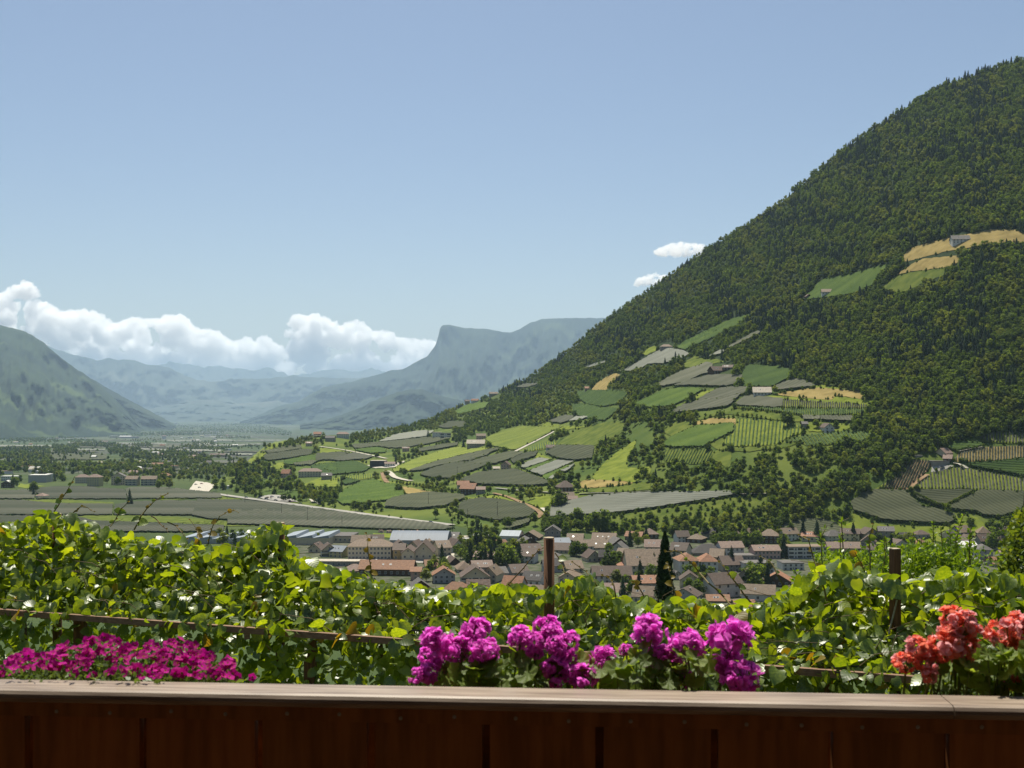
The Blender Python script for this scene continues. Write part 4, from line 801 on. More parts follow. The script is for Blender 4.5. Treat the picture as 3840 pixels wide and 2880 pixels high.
B_('E2', 1140, 705, 165, 110, 20, 0, 'front', 3.0, 'cream', 'brown', 'cream gabled hall beside a building with one large dark window', cols=2, floors=1)
B_('E2', 1340, 700, 250, 110, 24, 0, 'front', 6.5, 'cream', 'brown', 'brown roofed hall with a large dark window in its gable', 'community_hall', 'hall', 1, 3)
B_('E2', 1020, 690, 150, 130, 14, 0, 'side', 3.5, 'ochre', 'brown', 'ochre walled house with brown roof beside the long hotel', chim=1, floors=2)
B_('E2', 1020, 540, 160, 30, 12, 12, 'front', 3.5, 'wood', 'brown', 'dark brown gabled house just before the curved hall', chim=1)
B_('E2', 1230, 560, 150, 40, 14, -14, 'front', 4, 'cream', 'brown', 'brown hipped house before the curved metal hall')
B_('E2', 1420, 570, 150, 60, 14, 10, 'front', 4, 'grey', 'tan', 'tan gabled house behind the hall with the dark window')
B_('E2', 1570, 640, 170, 110, 16, 20, 'side', 4, 'cream', 'tan', 'tan roofed house right of the hall with the dark window', chim=1)
B_('E2', 1740, 600, 150, 90, 15, 24, 'front', 4.5, 'white', 'brown', 'white house with a dark balcony and brown gable by the courtyard', balc=True, floors=2, cols=3)
B_('E2', 1700, 440, 200, 30, 16, -10, 'side', 4, 'grey', 'grey', 'grey roofed shed behind the right end of the curved hall')
B_('E2', 1880, 480, 90, 60, 8, 0, 'flat', 0, 'white', 'white', 'small white flat hut beside the dark trees of the town', wins=False)
B_('E2', 90, 650, 190, 90, 13, 15, 'front', 4.0, 'cream', 'brown', 'brown gabled chalet left of the blue roofed house', balc=True, floors=2, cols=2)
B_('E2', 240, 660, 190, 80, 13, -20, 'side', 3.2, 'yellow', 'blue', 'yellow house with a blue grey roof left of the hotel', floors=2)
B_('E2', -60, 600, 150, 60, 12, -10, 'front', 3.5, 'cream', 'brown', 'brown roofed house half hidden at the vine post', chim=1)
B_('E2', 250, 775, 640, 60, 10, -3, 'flat', 0, 'stone', 'pale', 'low parking deck with pale terrace before the hotel', 'parking_deck', 'parking deck', 1, 9, group='halls at the town edge')
B_('E2', 860, 900, 700, 90, 16, -4, 'side', 4.5, 'wood', 'orange', 'long low building with glowing orange roof before the street', chim=3, floors=1)
B_('E2', 1240, 960, 130, 120, 9, 0, 'side', 2, 'pink', 'orange', 'small pink tower house at the end of the orange roof', floors=2, cols=1)
B_('E2', 1430, 820, 160, 50, 12, 10, 'side', 3.2, 'yellow', 'orange', 'yellow house with orange roof beside dark shrubs')
B_('E2', 430, 880, 260, 50, 12, 6, 'hip', 3.5, 'stone', 'pink', 'pinkish roof at the left end of the long orange roof')
B_('E2', 1720, 760, 150, 30, 12, 16, 'front', 3.4, 'wood', 'brown', 'dark brown barn below the courtyard')
B_('E2', 1280, 1080, 230, 40, 12, 12, 'front', 3.6, 'wood', 'grey', 'dark grey gabled roof peeping over the vine leaves')
B_('E3', 60, 860, 190, 50, 14, 10, 'hip', 4, 'cream', 'tan', 'tan hipped house left of the dark tree group', chim=1)
B_('E3', 200, 1030, 360, 120, 16, 6, 'front', 5.5, 'cream', 'brown', 'broad chalet with three white satellite dishes on its brown roof', floors=2, cols=5, balc=True, chim=1)
B_('E3', 430, 990, 200, 110, 14, -16, 'front', 4.5, 'cream', 'tan', 'tan gabled chalet joined to the chalet with dishes', floors=2, chim=1)
B_('E3', 530, 940, 140, 80, 11, 20, 'side', 3, 'grey', 'grey', 'grey roofed annex right of the tan gabled chalet')
B_('E3', 690, 440, 240, 60, 20, -12, 'side', 3.2, 'white', 'metal', 'workshop with a pale ribbed metal roof behind a brown gable', 'workshop', 'workshop', wins=False)
B_('E3', 940, 440, 260, 40, 16, -14, 'front', 4.5, 'wood', 'tan', 'tan gabled house adjoining the pale metal workshop')
B_('E3', 890, 530, 270, 45, 15, 14, 'front', 4.5, 'wood', 'grey', 'grey brown gabled house left of the thick vine post', chim=1)
B_('E3', 540, 560, 130, 50, 12, 30, 'side', 4, 'stone', 'orange', 'orange roofed house among the dark town trees')
B_('E3', 330, 410, 280, 35, 12, -2, 'flat', 0, 'white', 'white', 'long white flat roofed shed behind the town trees', wins=False)
B_('E3', 70, 470, 110, 70, 9, 0, 'flat', 0, 'white', 'pale', 'white flat building at the edge of the tree group')
B_('E3', 930, 620, 250, 50, 14, 12, 'side', 4, 'cream', 'brown', 'brown roofed house directly left of the thick vine post', chim=1)
B_('E3', 910, 740, 200, 100, 13, -14, 'side', 3.4, 'white', 'brown', 'white gabled house with brown roof under the leaning cane', floors=2)
B_('E3', 760, 920, 220, 70, 14, 18, 'side', 4, 'grey', 'brown', 'brown roof crossed by the leaning cane')
B_('E3', 980, 1030, 240, 80, 13, -18, 'side', 4, 'white', 'dark', 'white house with dark roof low behind the thick vine post')
B_('E3', 1330, 520, 200, 50, 14, 10, 'side', 3, 'wood', 'blue', 'dark house with solar panels right of the thick vine post')
B_('E3', 1520, 470, 200, 40, 14, -8, 'side', 4, 'cream', 'tan', 'tan roofed house behind the solar roof', chim=2)
B_('E3', 1330, 610, 230, 50, 14, -12, 'side', 4.2, 'cream', 'brown', 'brown roofed house before the round dark tree', chim=1)
B_('E3', 1900, 480, 300, 40, 16, -10, 'side', 5, 'cream', 'tan', 'tan roofed villa with a glazed roof box by a thin pole', chim=1)
B_('E3', 2060, 520, 190, 40, 14, 14, 'front', 4, 'wood', 'grey', 'dark gabled house right of the glazed villa')
B_('E3', 1840, 570, 200, 40, 15, -10, 'side', 4.5, 'cream', 'tan', 'tan roofed house behind the round dark tree', chim=1)
B_('E3', 1730, 720, 190, 60, 13, 14, 'front', 4.5, 'cream', 'brown', 'brown gabled house left of the bright round tree', chim=1)
B_('E3', 2090, 610, 210, 55, 14, -16, 'front', 4.6, 'white', 'grey', 'white house with dark gable right of the round trees')
B_('E3', 1990, 1000, 500, 110, 13, 2, 'side', 4.6, 'white', 'brown', 'long white house with dormers in its brown roof', floors=2, cols=7, chim=3)
B_('E3', 1480, 860, 220, 60, 14, 12, 'side', 4, 'cream', 'tan', 'tan roof behind the tangled vine right of the post')
B_('E3', 2040, 1150, 300, 40, 13, -6, 'side', 4, 'cream', 'pink', 'pink tiled house just above the vine leaves', chim=1)
B_('E4', 210, 720, 120, 110, 12, -22, 'side', 3, 'white', 'tan', 'narrow white house left of the white ridged tan roof', floors=2)
B_('E4', 470, 890, 450, 130, 24, 2, 'side', 8.5, 'cream', 'tan', 'great tan roofed hall with a white ridge strip beside the cypress', 'parish_hall', 'hall', 2, 8)
B_('E4', 470, 612, 440, 12, 2, 2, 'flat', 0, 'white', 'white', 'bright white clerestory ridge above the great tan roof', 'clerestory', 'roof light', wins=False)
B_('E4', 270, 850, 230, 70, 13, 8, 'hip', 3.6, 'cream', 'orange', 'orange roofed house before the great tan roof', chim=1)
B_('E4', 610, 580, 230, 60, 14, -8, 'side', 4.4, 'cream', 'pink', 'pink roofed house left of the cypress top', chim=2)
B_('E4', 1040, 890, 270, 190, 15, 8, 'hip', 4, 'white', 'orange', 'tall white house with orange hipped roof right of the cypress', floors=3, cols=3, chim=1)
B_('E4', 1310, 900, 230, 190, 15, 0, 'hip', 4, 'white', 'orange', 'second tall white house with a pointed orange roof', floors=3, cols=3)
B_('E4', 1440, 740, 170, 90, 14, -16, 'side', 4.5, 'cream', 'tan', 'tan roofed house behind the two tall white houses')
B_('E4', 1310, 640, 380, 40, 16, -3, 'hip', 5.5, 'stone', 'dark', 'long dark slate roof right of the cypress')
B_('E4', 1600, 640, 300, 110, 14, 8, 'side', 3.5, 'white', 'pink', 'white house with pale roof terrace below the dark hedge', floors=2, chim=1)
B_('E4', 2060, 680, 340, 110, 14, 3, 'side', 3, 'pink', 'pink', 'pink block with long pink roof left of a dark fir', floors=2, cols=7, chim=2)
B_('E4', 1790, 690, 290, 50, 13, 3, 'flat', 0, 'stone', 'grey', 'flat grey roof with a long glazed dormer', cols=6)
B_('E4', 1610, 850, 290, 100, 14, 10, 'side', 4.6, 'stone', 'brown', 'red brown roofed house right of the two tall white houses', chim=1)
B_('E4', 1950, 870, 400, 130, 15, 4, 'flat', 0, 'white', 'grey', 'long white block with a flat grey roof', 'apartment_block', 'apartment block', 2, 6)
B_('E4', 1500, 1180, 380, 200, 13, 22, 'side', 4.4, 'white', 'brown', 'white chalet with wide brown roof in the lower town', floors=2, cols=3, chim=1, over=1.4)
B_('E4', 1980, 1230, 420, 100, 13, -14, 'side', 4, 'white', 'tan', 'white house with a long tan roof above the vine leaves', floors=1, cols=3)
B_('E5', 430, 1210, 330, 80, 12, -18, 'front', 4.2, 'wood', 'orange', 'dark wooden barn with an orange red gable roof')
B_('E4', 1440, 1250, 280, 30, 10, -4, 'side', 2.4, 'stone', 'orange', 'low orange roof below the white chalet')
B_('E4', 1780, 1320, 260, 30, 10, 3, 'side', 2.4, 'stone', 'orange', 'lowest orange roof just over the vine leaves')
B_('E4', 60, 960, 150, 60, 12, 10, 'side', 3.5, 'cream', 'brown', 'brown roofed house in the trees left of the orange roof')
B_('E4', 860, 950, 150, 50, 10, 20, 'front', 3, 'white', 'grey', 'small white house at the foot of the cypress')
B_('E5', 250, 830, 340, 80, 14, 2, 'side', 3, 'pink', 'pink', 'pink house row at the dark fir', floors=2)
B_('E5', 800, 850, 520, 150, 15, 3, 'flat', 0, 'white', 'tan', 'long white apartment block with balcony bands and a tan roof', 'apartment_block', 'apartment block', 3, 9, balc=True)
B_('E5', 600, 1000, 280, 90, 14, 3, 'flat', 0, 'white', 'grey', 'white flat block before the balcony apartment block', 'apartment_block', 'apartment block', 2, 4)
B_('E5', 1280, 800, 420, 90, 14, -2, 'side', 3.5, 'pink', 'pink', 'pinkish house row seen through the shrub sprays', floors=2)
B_('E6', 700, 830, 230, 30, 12, 10, 'side', 3, 'cream', 'pink', 'low pink roof right of the third vine post')
B_('E6', 910, 720, 200, 40, 14, -14, 'hip', 4.4, 'stone', 'orange', 'orange pyramid roof behind the shrub sprays')
B_('E6', 1190, 760, 320, 50, 14, 4, 'side', 3.4, 'cream', 'tan', 'tan roofed row behind the shrub sprays', cols=6)
B_('E6', 1500, 800, 220, 110, 14, 3, 'side', 3, 'grey', 'white', 'grey house with a white roof strip near the edge tree')
B_('E6', 1730, 860, 190, 130, 14, -8, 'hip', 3, 'grey', 'grey', 'grey hipped house near the dark tree at the edge', floors=2)
B_('E6', 1880, 960, 160, 50, 12, 6, 'side', 3.5, 'stone', 'orange', 'orange roofed cottage under the edge tree')
# farms on the hill
FG = 'farms on the hillside'
def fm(*a, **k): return building(*a, name='farmhouse', cat='farmhouse', group=FG, **k)
fm('D6', 905, 640, 215, 55, 13, -8, 'side', 5, 'white', 'pale', 'big farmhouse with a wide tan roof on the slope meadow', over=1.2, chim=1)
fm('D6', 1755, 1115, 130, 70, 14, 6, 'front', 3.6, 'white', 'brown', 'barn with dark wooden gable on white walls', cols=2)
fm('D6', 1450, 1060, 70, 60, 7, 0, 'side', 2, 'stone', 'grey', 'small stone hut left of the dark gabled barn', cols=1)
fm('D5', 1690, 565, 170, 50, 13, 22, 'side', 5, 'wood', 'brown', 'old brown farmhouse above the lens-shaped net', chim=1)
fm('D5', 1840, 505, 130, 30, 10, -18, 'side', 3, 'wood', 'brown', 'brown barn beside the old brown farmhouse')
fm('D5', 1035, 250, 150, 45, 11, 0, 'hip', 3.5, 'stone', 'tan', 'square farmhouse with tan hipped roof over the pale dome net', cols=3)
fm('D5', 10, 785, 60, 40, 8, 0, 'side', 2.5, 'pink', 'orange', 'tiny orange roofed house at the small tan meadow')
fm('C', 1810, 1575, 110, 26, 13, -6, 'side', 5, 'white', 'grey', 'grey roofed farmhouse on the tan hilltop meadow')
fm('B', 945, 250, 72, 18, 12, -10, 'side', 4, 'white', 'tan', 'pale farmhouse in the steep vineyard under the hilltop')
fm('B', 815, 274, 36, 12, 8, 8, 'front', 3, 'wood', 'brown', 'dark brown hut left of the steep vineyard farmhouse')
fm('D7', 1200, 520, 130, 40, 11, 28, 'side', 4, 'cream', 'pink', 'upper house of the slope farm with a pinkish roof')
fm('D7', 1130, 650, 230, 60, 10, 4, 'flat', 0, 'stone', 'grey', 'low dark stable of the slope farm beside the grey yard', wins=False)
fm('D7', 1250, 590, 100, 40, 9, -28, 'side', 3, 'wood', 'pink', 'lower barn of the slope farm with a pale roof edge')
fm('D7', 850, 535, 90, 22, 8, 0, 'flat', 0, 'stone', 'pale', 'pale low hut at the top of the slanted vineyard', wins=False)
fm('D4', 1110, 1200, 190, 70, 14, 14, 'hip', 6, 'wood', 'brown', 'hip roofed brown farmhouse above the grey lane', over=1.3)
fm('D4', 1130, 1265, 170, 20, 10, 5, 'side', 3.4, 'wood', 'tan', 'tan roofed barn under the hip roofed farmhouse')
fm('D4', 1190, 1310, 140, 25, 10, 5, 'side', 2.6, 'wood', 'pink', 'low pink roofed shed at the corner of the huge pale net')
fm('D4', 335, 905, 110, 65, 11, -12, 'front', 4, 'pink', 'brown', 'red farmhouse in the fan of dark nets')
fm('D4', 208, 915, 80, 28, 8, 6, 'side', 2, 'white', 'pale', 'low white shed left of the red farmhouse')
fm('D4', 915, 655, 110, 40, 10, 4, 'side', 3, 'white', 'brown', 'small white walled farm at the dark net')
fm('D3', 1850, 1180, 150, 80, 12, 8, 'side', 4, 'cream', 'orange', 'tall orange roofed farmhouse left of its dark barn', chim=1)
fm('D3', 1930, 1225, 180, 80, 14, -16, 'side', 5, 'wood', 'orange', 'dark farm barn with a bright orange roof', over=1.2)
fm('D3', 2080, 1220, 110, 60, 10, 4, 'side', 2.6, 'stone', 'pink', 'pinkish annex at the right of the orange roofed barn')
fm('D3', 2020, 620, 220, 60, 15, -4, 'side', 5, 'stone', 'pale', 'wide barn with a pale tan roof at the bright vineyard', over=1.3)
fm('D3', 2085, 510, 120, 45, 11, 6, 'side', 3.5, 'pink', 'tan', 'pink walled house above the wide pale barn')
building('D3', 1515, 495, 110, 75, 10, -6, 'flat', 0, 'white', 'pale', 'white modern cube house left of its long neighbour', 'villa', 'villa', 2, 3, group=FG)
building('D3', 1630, 500, 130, 70, 10, -6, 'flat', 0, 'white', 'grey', 'white modern house with a dark glazed front', 'villa', 'villa', 2, 3, group=FG, balc=True)
building('D3', 750, 870, 200, 80, 18, -4, 'flat', 0, 'dark', 'pale', 'black modern building beside a white tank', 'winery', 'winery', wins=False, group=FG)
building('D3', 900, 870, 130, 45, 10, 8, 'side', 2.4, 'white', 'pink', 'low white building with red front at the black building', 'winery', 'winery', group=FG)
fm('D3', 1110, 670, 90, 45, 9, 4, 'side', 2, 'pink', 'pink', 'lone pink shed in the vineyards above the lane')
fm('D3', 80, 1040, 130, 60, 10, 8, 'side', 2.6, 'stone', 'grey', 'grey farmhouse in the bright short vine rows')
fm('D3', 290, 495, 160, 55, 12, 6, 'hip', 4, 'white', 'pink', 'white villa among firs on the village ridge')
fm('D3', 130, 540, 120, 50, 11, -6, 'side', 3.5, 'stone', 'grey', 'grey house below the white villa of the village ridge')
fm('D2', 2035, 475, 95, 35, 11, 4, 'side', 4, 'pink', 'orange', 'bright orange roofed house at the tip of the village ridge')
fm('D2', 1925, 600, 80, 40, 9, 6, 'side', 2.6, 'cream', 'pink', 'pale house on the lane under the village ridge')
fm('D2', 1630, 1010, 110, 60, 11, -14, 'side', 5, 'pink', 'orange', 'orange roofed chapel house in the valley wood')
building('D2', 1935, 1000, 290, 75, 14, 4, 'hip', 4, 'cream', 'pink', 'cream hotel with pink roofs at the foothill', 'hotel', 'hotel', 3, 8, group=FG)
fm('D2', 2150, 1040, 120, 60, 11, 0, 'side', 3.4, 'stone', 'grey', 'dark house right of the cream hill hotel')
fm('A', 985, 908, 55, 16, 12, 6, 'side', 4, 'stone', 'tan', 'brown roofed house on the ridge skyline')
fm('A', 866, 950, 45, 14, 10, -10, 'side', 4, 'white', 'orange', 'lower white and orange house on the ridge skyline')
fm('A', 815, 952, 30, 12, 9, 10, 'side', 3, 'stone', 'brown', 'small brown house leftmost on the ridge skyline')
# the valley
VG = 'buildings on the valley floor'
def vb(*a, **k): return building(*a, group=VG, **k)
vb('D1', 120, 1050, 220, 60, 16, 4, 'flat', 0, 'white', 'white', 'white valley building with a bright flat roof', 'factory', 'factory', 2, 8)
vb('D1', 70, 1140, 130, 60, 14, 10, 'front', 3.6, 'wood', 'white', 'pale roofed barn before the bright flat white building', 'barn', 'barn')
vb('D1', 480, 1070, 230, 95, 20, 2, 'flat', 0, 'grey', 'white', 'grey factory with a white roof in the valley', 'factory', 'factory', wins=False)
vb('D1', 620, 1060, 70, 100, 10, 0, 'flat', 0, 'white', 'white', 'white tower wing of the grey factory', 'factory', 'factory', 3, 2)
vb('D1', 1050, 1080, 160, 80, 14, 4, 'hip', 4, 'cream', 'pink', 'leftmost cream apartment house in the valley', 'apartment_block', 'apartment block', 3, 6)
vb('D1', 1210, 1120, 160, 120, 14, -4, 'hip', 4, 'yellow', 'pink', 'yellowish apartment house second in the valley row', 'apartment_block', 'apartment block', 4, 5)
vb('D1', 1520, 1100, 170, 110, 14, 8, 'front', 5, 'cream', 'grey', 'gabled cream apartment block behind three valley trees', 'apartment_block', 'apartment block', 4, 6)
vb('D1', 1700, 1110, 150, 85, 14, 0, 'side', 4, 'cream', 'tan', 'cream apartment block with balconies mid of the valley row', 'apartment_block', 'apartment block', 3, 6, balc=True)
vb('D1', 1920, 1110, 190, 85, 14, 4, 'side', 4, 'cream', 'tan', 'rightmost cream apartment block of the valley row', 'apartment_block', 'apartment block', 3, 7, balc=True)
vb('D1', 2120, 1020, 150, 40, 12, -4, 'hip', 4, 'stone', 'orange', 'orange roofed valley house behind the apartment row', 'house', 'house')
vb('D1', 1880, 960, 160, 50, 12, 4, 'side', 4, 'stone', 'grey', 'dark grey house in the valley trees above the apartment row', 'house', 'house')
vb('D1', 520, 1265, 120, 22, 12, -6, 'hip', 3, 'white', 'pink', 'pink roofed shed alone among the dark valley nets', 'barn', 'barn')
vb('D1', 530, 950, 140, 30, 12, 4, 'flat', 0, 'white', 'white', 'pale flat house behind the grey factory', 'house', 'house')
vb('D1', 890, 920, 90, 30, 10, 4, 'flat', 0, 'grey', 'grey', 'grey valley house above the cream apartment houses', 'house', 'house')
vb('D1', 1470, 490, 100, 24, 30, 2, 'flat', 0, 'cream', 'white', 'long white shed far out in the valley', 'factory', 'factory', wins=False)
vb('D1', 1620, 495, 150, 22, 30, 2, 'side', 5, 'grey', 'white', 'grey and white shed beside the far long white shed', 'factory', 'factory', wins=False)
vb('D1', 1740, 495, 100, 22, 30, 2, 'flat', 0, 'grey', 'pale', 'third pale shed in the far shed row', 'factory', 'factory', wins=False)
vb('D1', 1130, 475, 50, 20, 20, 2, 'flat', 0, 'white', 'white', 'single bright white house under the left mountain', 'house', 'house', wins=False)
vb('D1', 65, 440, 80, 14, 25, 2, 'flat', 0, 'white', 'white', 'far white shed nearest the valley side', 'factory', 'factory', wins=False)
vb('D1', 240, 450, 60, 14, 20, 2, 'side', 4, 'white', 'white', 'far white gabled shed in the hamlet row', 'factory', 'factory', wins=False)
vb('D1', 415, 458, 60, 14, 20, 2, 'flat', 0, 'white', 'pink', 'far pinkish house in the hamlet row', 'house', 'house', wins=False)
vb('D1', 590, 420, 70, 12, 20, 2, 'flat', 0, 'white', 'white', 'far white house under the mountain foot', 'house', 'house', wins=False)
vb('D1', 765, 410, 36, 14, 15, 2, 'flat', 0, 'white', 'white', 'far small white house right of the hamlet row', 'house', 'house', wins=False)
vb('D1', 1220, 380, 60, 16, 20, 2, 'side', 4, 'white', 'white', 'far pale house high at the valley side', 'house', 'house', wins=False)
vb('D2', 205, 315, 40, 18, 25, 2, 'flat', 0, 'white', 'white', 'bright white speck of a house at the valley end', 'house', 'house', wins=False)
vb('D2', 285, 332, 30, 12, 20, 2, 'flat', 0, 'white', 'white', 'second white house at the valley end', 'house', 'house', wins=False)
vb('D2', 975, 310, 28, 14, 20, 2, 'flat', 0, 'white', 'white', 'lone white house deep in the valley haze', 'house', 'house', wins=False)
vb('D2', 615, 470, 66, 14, 18, 2, 'flat', 0, 'white', 'white', 'low white shed behind a dark hedge block', 'factory', 'factory', wins=False)
vb('D2', 870, 468, 50, 12, 18, 2, 'side', 3, 'cream', 'pink', 'cream shed in the far valley', 'factory', 'factory', wins=False)
vb('D2', 1003, 470, 30, 14, 14, 2, 'flat', 0, 'white', 'white', 'bright white hut in the far valley', 'house', 'house', wins=False)
vb('D2', 50, 505, 50, 40, 14, 2, 'side', 4, 'white', 'pink', 'white house at the end of pale strips', 'house', 'house', wins=False)
vb('D2', 385, 492, 60, 14, 18, 2, 'flat', 0, 'white', 'white', 'white strip of a shed in mid valley', 'factory', 'factory', wins=False)
vb('D2', 700, 508, 40, 14, 18, 2, 'flat', 0, 'white', 'white', 'small white shed left of the dark hedge block', 'factory', 'factory', wins=False)
vb('D2', 750, 735, 210, 22, 20, 2, 'side', 4, 'stone', 'brown', 'long brown roofed barn in mid valley', 'barn', 'barn', wins=False)
vb('D2', 430, 755, 100, 22, 20, 2, 'side', 4, 'stone', 'pink', 'pinkish barn left of the long brown barn', 'barn', 'barn', wins=False)
vb('D2', 630, 860, 60, 50, 12, 2, 'side', 4, 'white', 'grey', 'white house in the valley wood', 'house', 'house', wins=False)
vb('D2', 880, 1150, 40, 34, 8, 2, 'flat', 0, 'white', 'white', 'tiny white hut right of the road junction', 'house', 'house', wins=False)

M['rubble'] = mat('pale_rubble_stone', (.26, .20, .15), (.40, .31, .23), 1.5, .95, .1, objrand=.25); M['timber'] = mat('orange_timber', (.34, .18, .09), (.44, .26, .14), 1.5, .9, .1, objrand=.25)
def heap(key, x, y, n, w, m, label, seed):
    g = random.Random(seed); u, v = cc(key, [(x, y)])[0]; p = G1(u, v); root = empty('rubble_heap', p); tag(root, label, 'heap', 'heaps in the yard behind the curved hall')
    for i in range(n):
        t = g.uniform(-1, 1); r = g.uniform(.9, 2.2); s = MB(); s.tube([(0, 0, -.5), (g.uniform(-.3, .3), g.uniform(-.3, .3), r * g.uniform(.5, 1.0)), (0, 0, r * 1.2)], r, r * .25, 6)
        s.build('boulder', M[m], root, loc=(t * w, g.uniform(-3, 3), 0), rot=(0, 0, g.uniform(0, 6)))
heap('E2', 900, 335, 12, 9, 'rubble', 'pale rubble heap behind the curved metal hall', 1); heap('E2', 1120, 345, 12, 10, 'timber', 'orange timber heap behind the curved metal hall', 2)
heap('D2', 1520, 1278, 14, 13, 'rubble', 'long rubble heap in the works yard by the main road', 3)
# ------------------------------------------------------------------ trees
def leaf_quads(c, nrm, size, g, tilt=0.45):
    k = len(c); n = nrm + g.normal(0, tilt, (k, 3)); n /= np.linalg.norm(n, axis=1)[:, None]
    a = np.cross(n, g.normal(0, 1, (k, 3))); a /= np.linalg.norm(a, axis=1)[:, None]; b = np.cross(n, a)
    s = (size * g.uniform(.6, 1.25, k))[:, None]
    V = np.stack([c - a * s, c - b * s * .75, c + a * s, c + b * s * .75], 1).reshape(-1, 3)
    return V, np.arange(4 * k).reshape(-1, 4)
def blob_core(c, r, g, sub=1):
    import bmesh
    bm = bmesh.new(); bmesh.ops.create_icosphere(bm, subdivisions=sub, radius=1.0)
    V = np.array([v.co[:] for v in bm.verts]); Fq = np.array([[v.index for v in f.verts] for f in bm.faces]); bm.free()
    V = V * (1 + g.normal(0, .12, (len(V), 1))); return V * np.array(r) + np.array(c), Fq
def joinp(parts):
    Vs, Fs, Ms, b = [], [], [], 0
    for V, Fq, m in parts:
        Vs.append(V); Fs += [tuple(int(i) + b for i in f) for f in Fq]; Ms += [m] * len(Fq); b += len(V)
    return np.concatenate(Vs), Fs, Ms
def crown_broad(seed, n=320, wide=0.42, low=0.16, size=0.055, lobes=7, spread=1.0):
    """crown of a unit-high tree as lobes filled with leaf clumps"""
    g = np.random.default_rng(seed); parts = []; L = []
    for i in range(lobes):
        a = g.uniform(0, 2 * math.pi); zz = g.uniform(low + .16, .82); rr = wide * g.uniform(.25, .62) * spread * (1.15 - abs(zz - .5))
        L.append((np.array((math.cos(a) * rr, math.sin(a) * rr, zz)), np.array((1, 1, .85)) * wide * g.uniform(.38, .62)))
    L.append((np.array((0, 0, .84)), np.array((1, 1, .8)) * wide * .42)); L.append((np.array((0, 0, .5)), np.array((.95, .95, .9)) * wide * .75))
    per = np.array([l[1].prod() ** (2 / 3) for l in L]); per = (per / per.sum() * n).astype(int) + 1
    for (c, r), k in zip(L, per):
        parts.append((*blob_core(c, r * .55, g), 0))
        d = g.normal(0, 1, (k, 3)); d /= np.linalg.norm(d, axis=1)[:, None]
        p = c + d * r * g.uniform(.72, 1.08, (k, 1)); p[:, 2] = np.maximum(p[:, 2], low * .8)
        parts.append((*leaf_quads(p, d + (0, 0, .3), size, g), 0))
    return parts
def trunk_parts(h0=0.0, h1=0.5, r=0.022, limbs=4, seed=0):
    g = np.random.default_rng(seed); s = MB(); s.tube([(0, 0, -.04), (0.01, 0, h1 * .5), (0, .01, h1)], r, r * .5, 6)
    for i in range(limbs):
        a = 6.28 * i / limbs + g.uniform(0, 1); z = h1 * g.uniform(.5, .95); s.tube([(0, 0, z), (math.cos(a) * .14, math.sin(a) * .14, z + .16)], r * .5, r * .2, 4)
    return s
def crown_conifer(seed, n=300, wide=0.19, low=0.06, size=0.04, sharp=1.0):
    g = np.random.default_rng(seed); parts = []; tiers = 9
    s = MB(); seg = 8
    for k in range(3):
        z0 = low + (1 - low) * k / 3.2; r = wide * (1 - (z0 - low) / (1 - low)) ** sharp * .7
        ring = [(math.cos(6.283 * j / seg) * r * g.uniform(.8, 1.15), math.sin(6.283 * j / seg) * r * g.uniform(.8, 1.15), z0 + .02) for j in range(seg)]
        s.add(ring + [(0, 0, min(.99, z0 + .48))], [(j, (j + 1) % seg, seg) for j in range(seg)])
    parts.append((np.array(s.v), s.f, 0))
    t = g.uniform(0, 1, n) ** 1.25; z = low + (1 - low) * t; tier = (np.floor(t * tiers) + .4 * g.uniform(0, 1, n)) / tiers
    r = wide * (1 - t) ** sharp * g.uniform(.55, 1.12, n) * (1 - .35 * ((t * tiers) % 1)) + .006; a = g.uniform(0, 6.283, n)
    c = np.c_[np.cos(a) * r, np.sin(a) * r, z]; d = np.c_[np.cos(a), np.sin(a), np.full(n, .45)]
    parts.append((*leaf_quads(c, d, size * (1 - .6 * t), g, .5), 0)); return parts
def tree_mesh(name, parts, mats, trunk=None):
    if trunk is not None: parts = parts + [(np.array(trunk.v), trunk.f, 1)]
    V, Fq, mi = joinp(parts); return mesh(name, V, Fq, mats, mi)

BR = []                                                     # broadleaf variants with trunks, small in the picture
for i in range(8):
    warm = i in (2, 5); wd = (0.42, 0.5, 0.38, 0.46, 0.33, 0.44, 0.52, 0.36)[i]
    BR.append(tree_mesh('broadleaf_tree', crown_broad(100 + i, 380, wd, (.03, .14, .2, .02, .12, .16, .02, .2)[i], .062), [M['broadleaf_warm' if warm else 'broadleaf'], M['bark']], trunk_parts(seed=i, limbs=2)))
CO = [tree_mesh('conifer_tree', crown_conifer(200 + i, 260, (.24, .28, .22, .26)[i], .05, .055, (.7, .6, .65, .7)[i]), [M['conifer'], M['bark']], trunk_parts(h1=.3, r=.015, limbs=0)) for i in range(4)]

def in_fields(u, v, polys):
    r = np.zeros(np.shape(u), bool)
    for p in polys:
        P = np.array(p); m = (u > P[:, 0].min()) & (u < P[:, 0].max()) & (v > P[:, 1].min()) & (v < P[:, 1].max())
        if m.any(): r[m] |= inside(p, u[m], v[m])
    return r
def poisson(pts, rad):
    """keep points further apart than their radius (grid of cells)"""
    keep, cell = [], {}
    for i, (p, r) in enumerate(zip(pts, rad)):
        cx, cy = int(p[0] // 8), int(p[1] // 8); ok = True
        for a in (cx - 1, cx, cx + 1):
            for b in (cy - 1, cy, cy + 1):
                for j in cell.get((a, b), ()):
                    q = pts[j]
                    if (q[0] - p[0]) ** 2 + 1.8 * (q[1] - p[1]) ** 2 < (r + rad[j]) ** 2 * .25: ok = False; break
                if not ok: break
            if not ok: break
        if ok: cell.setdefault((cx, cy), []).append(i); keep.append(i)
    return np.array(keep, int)

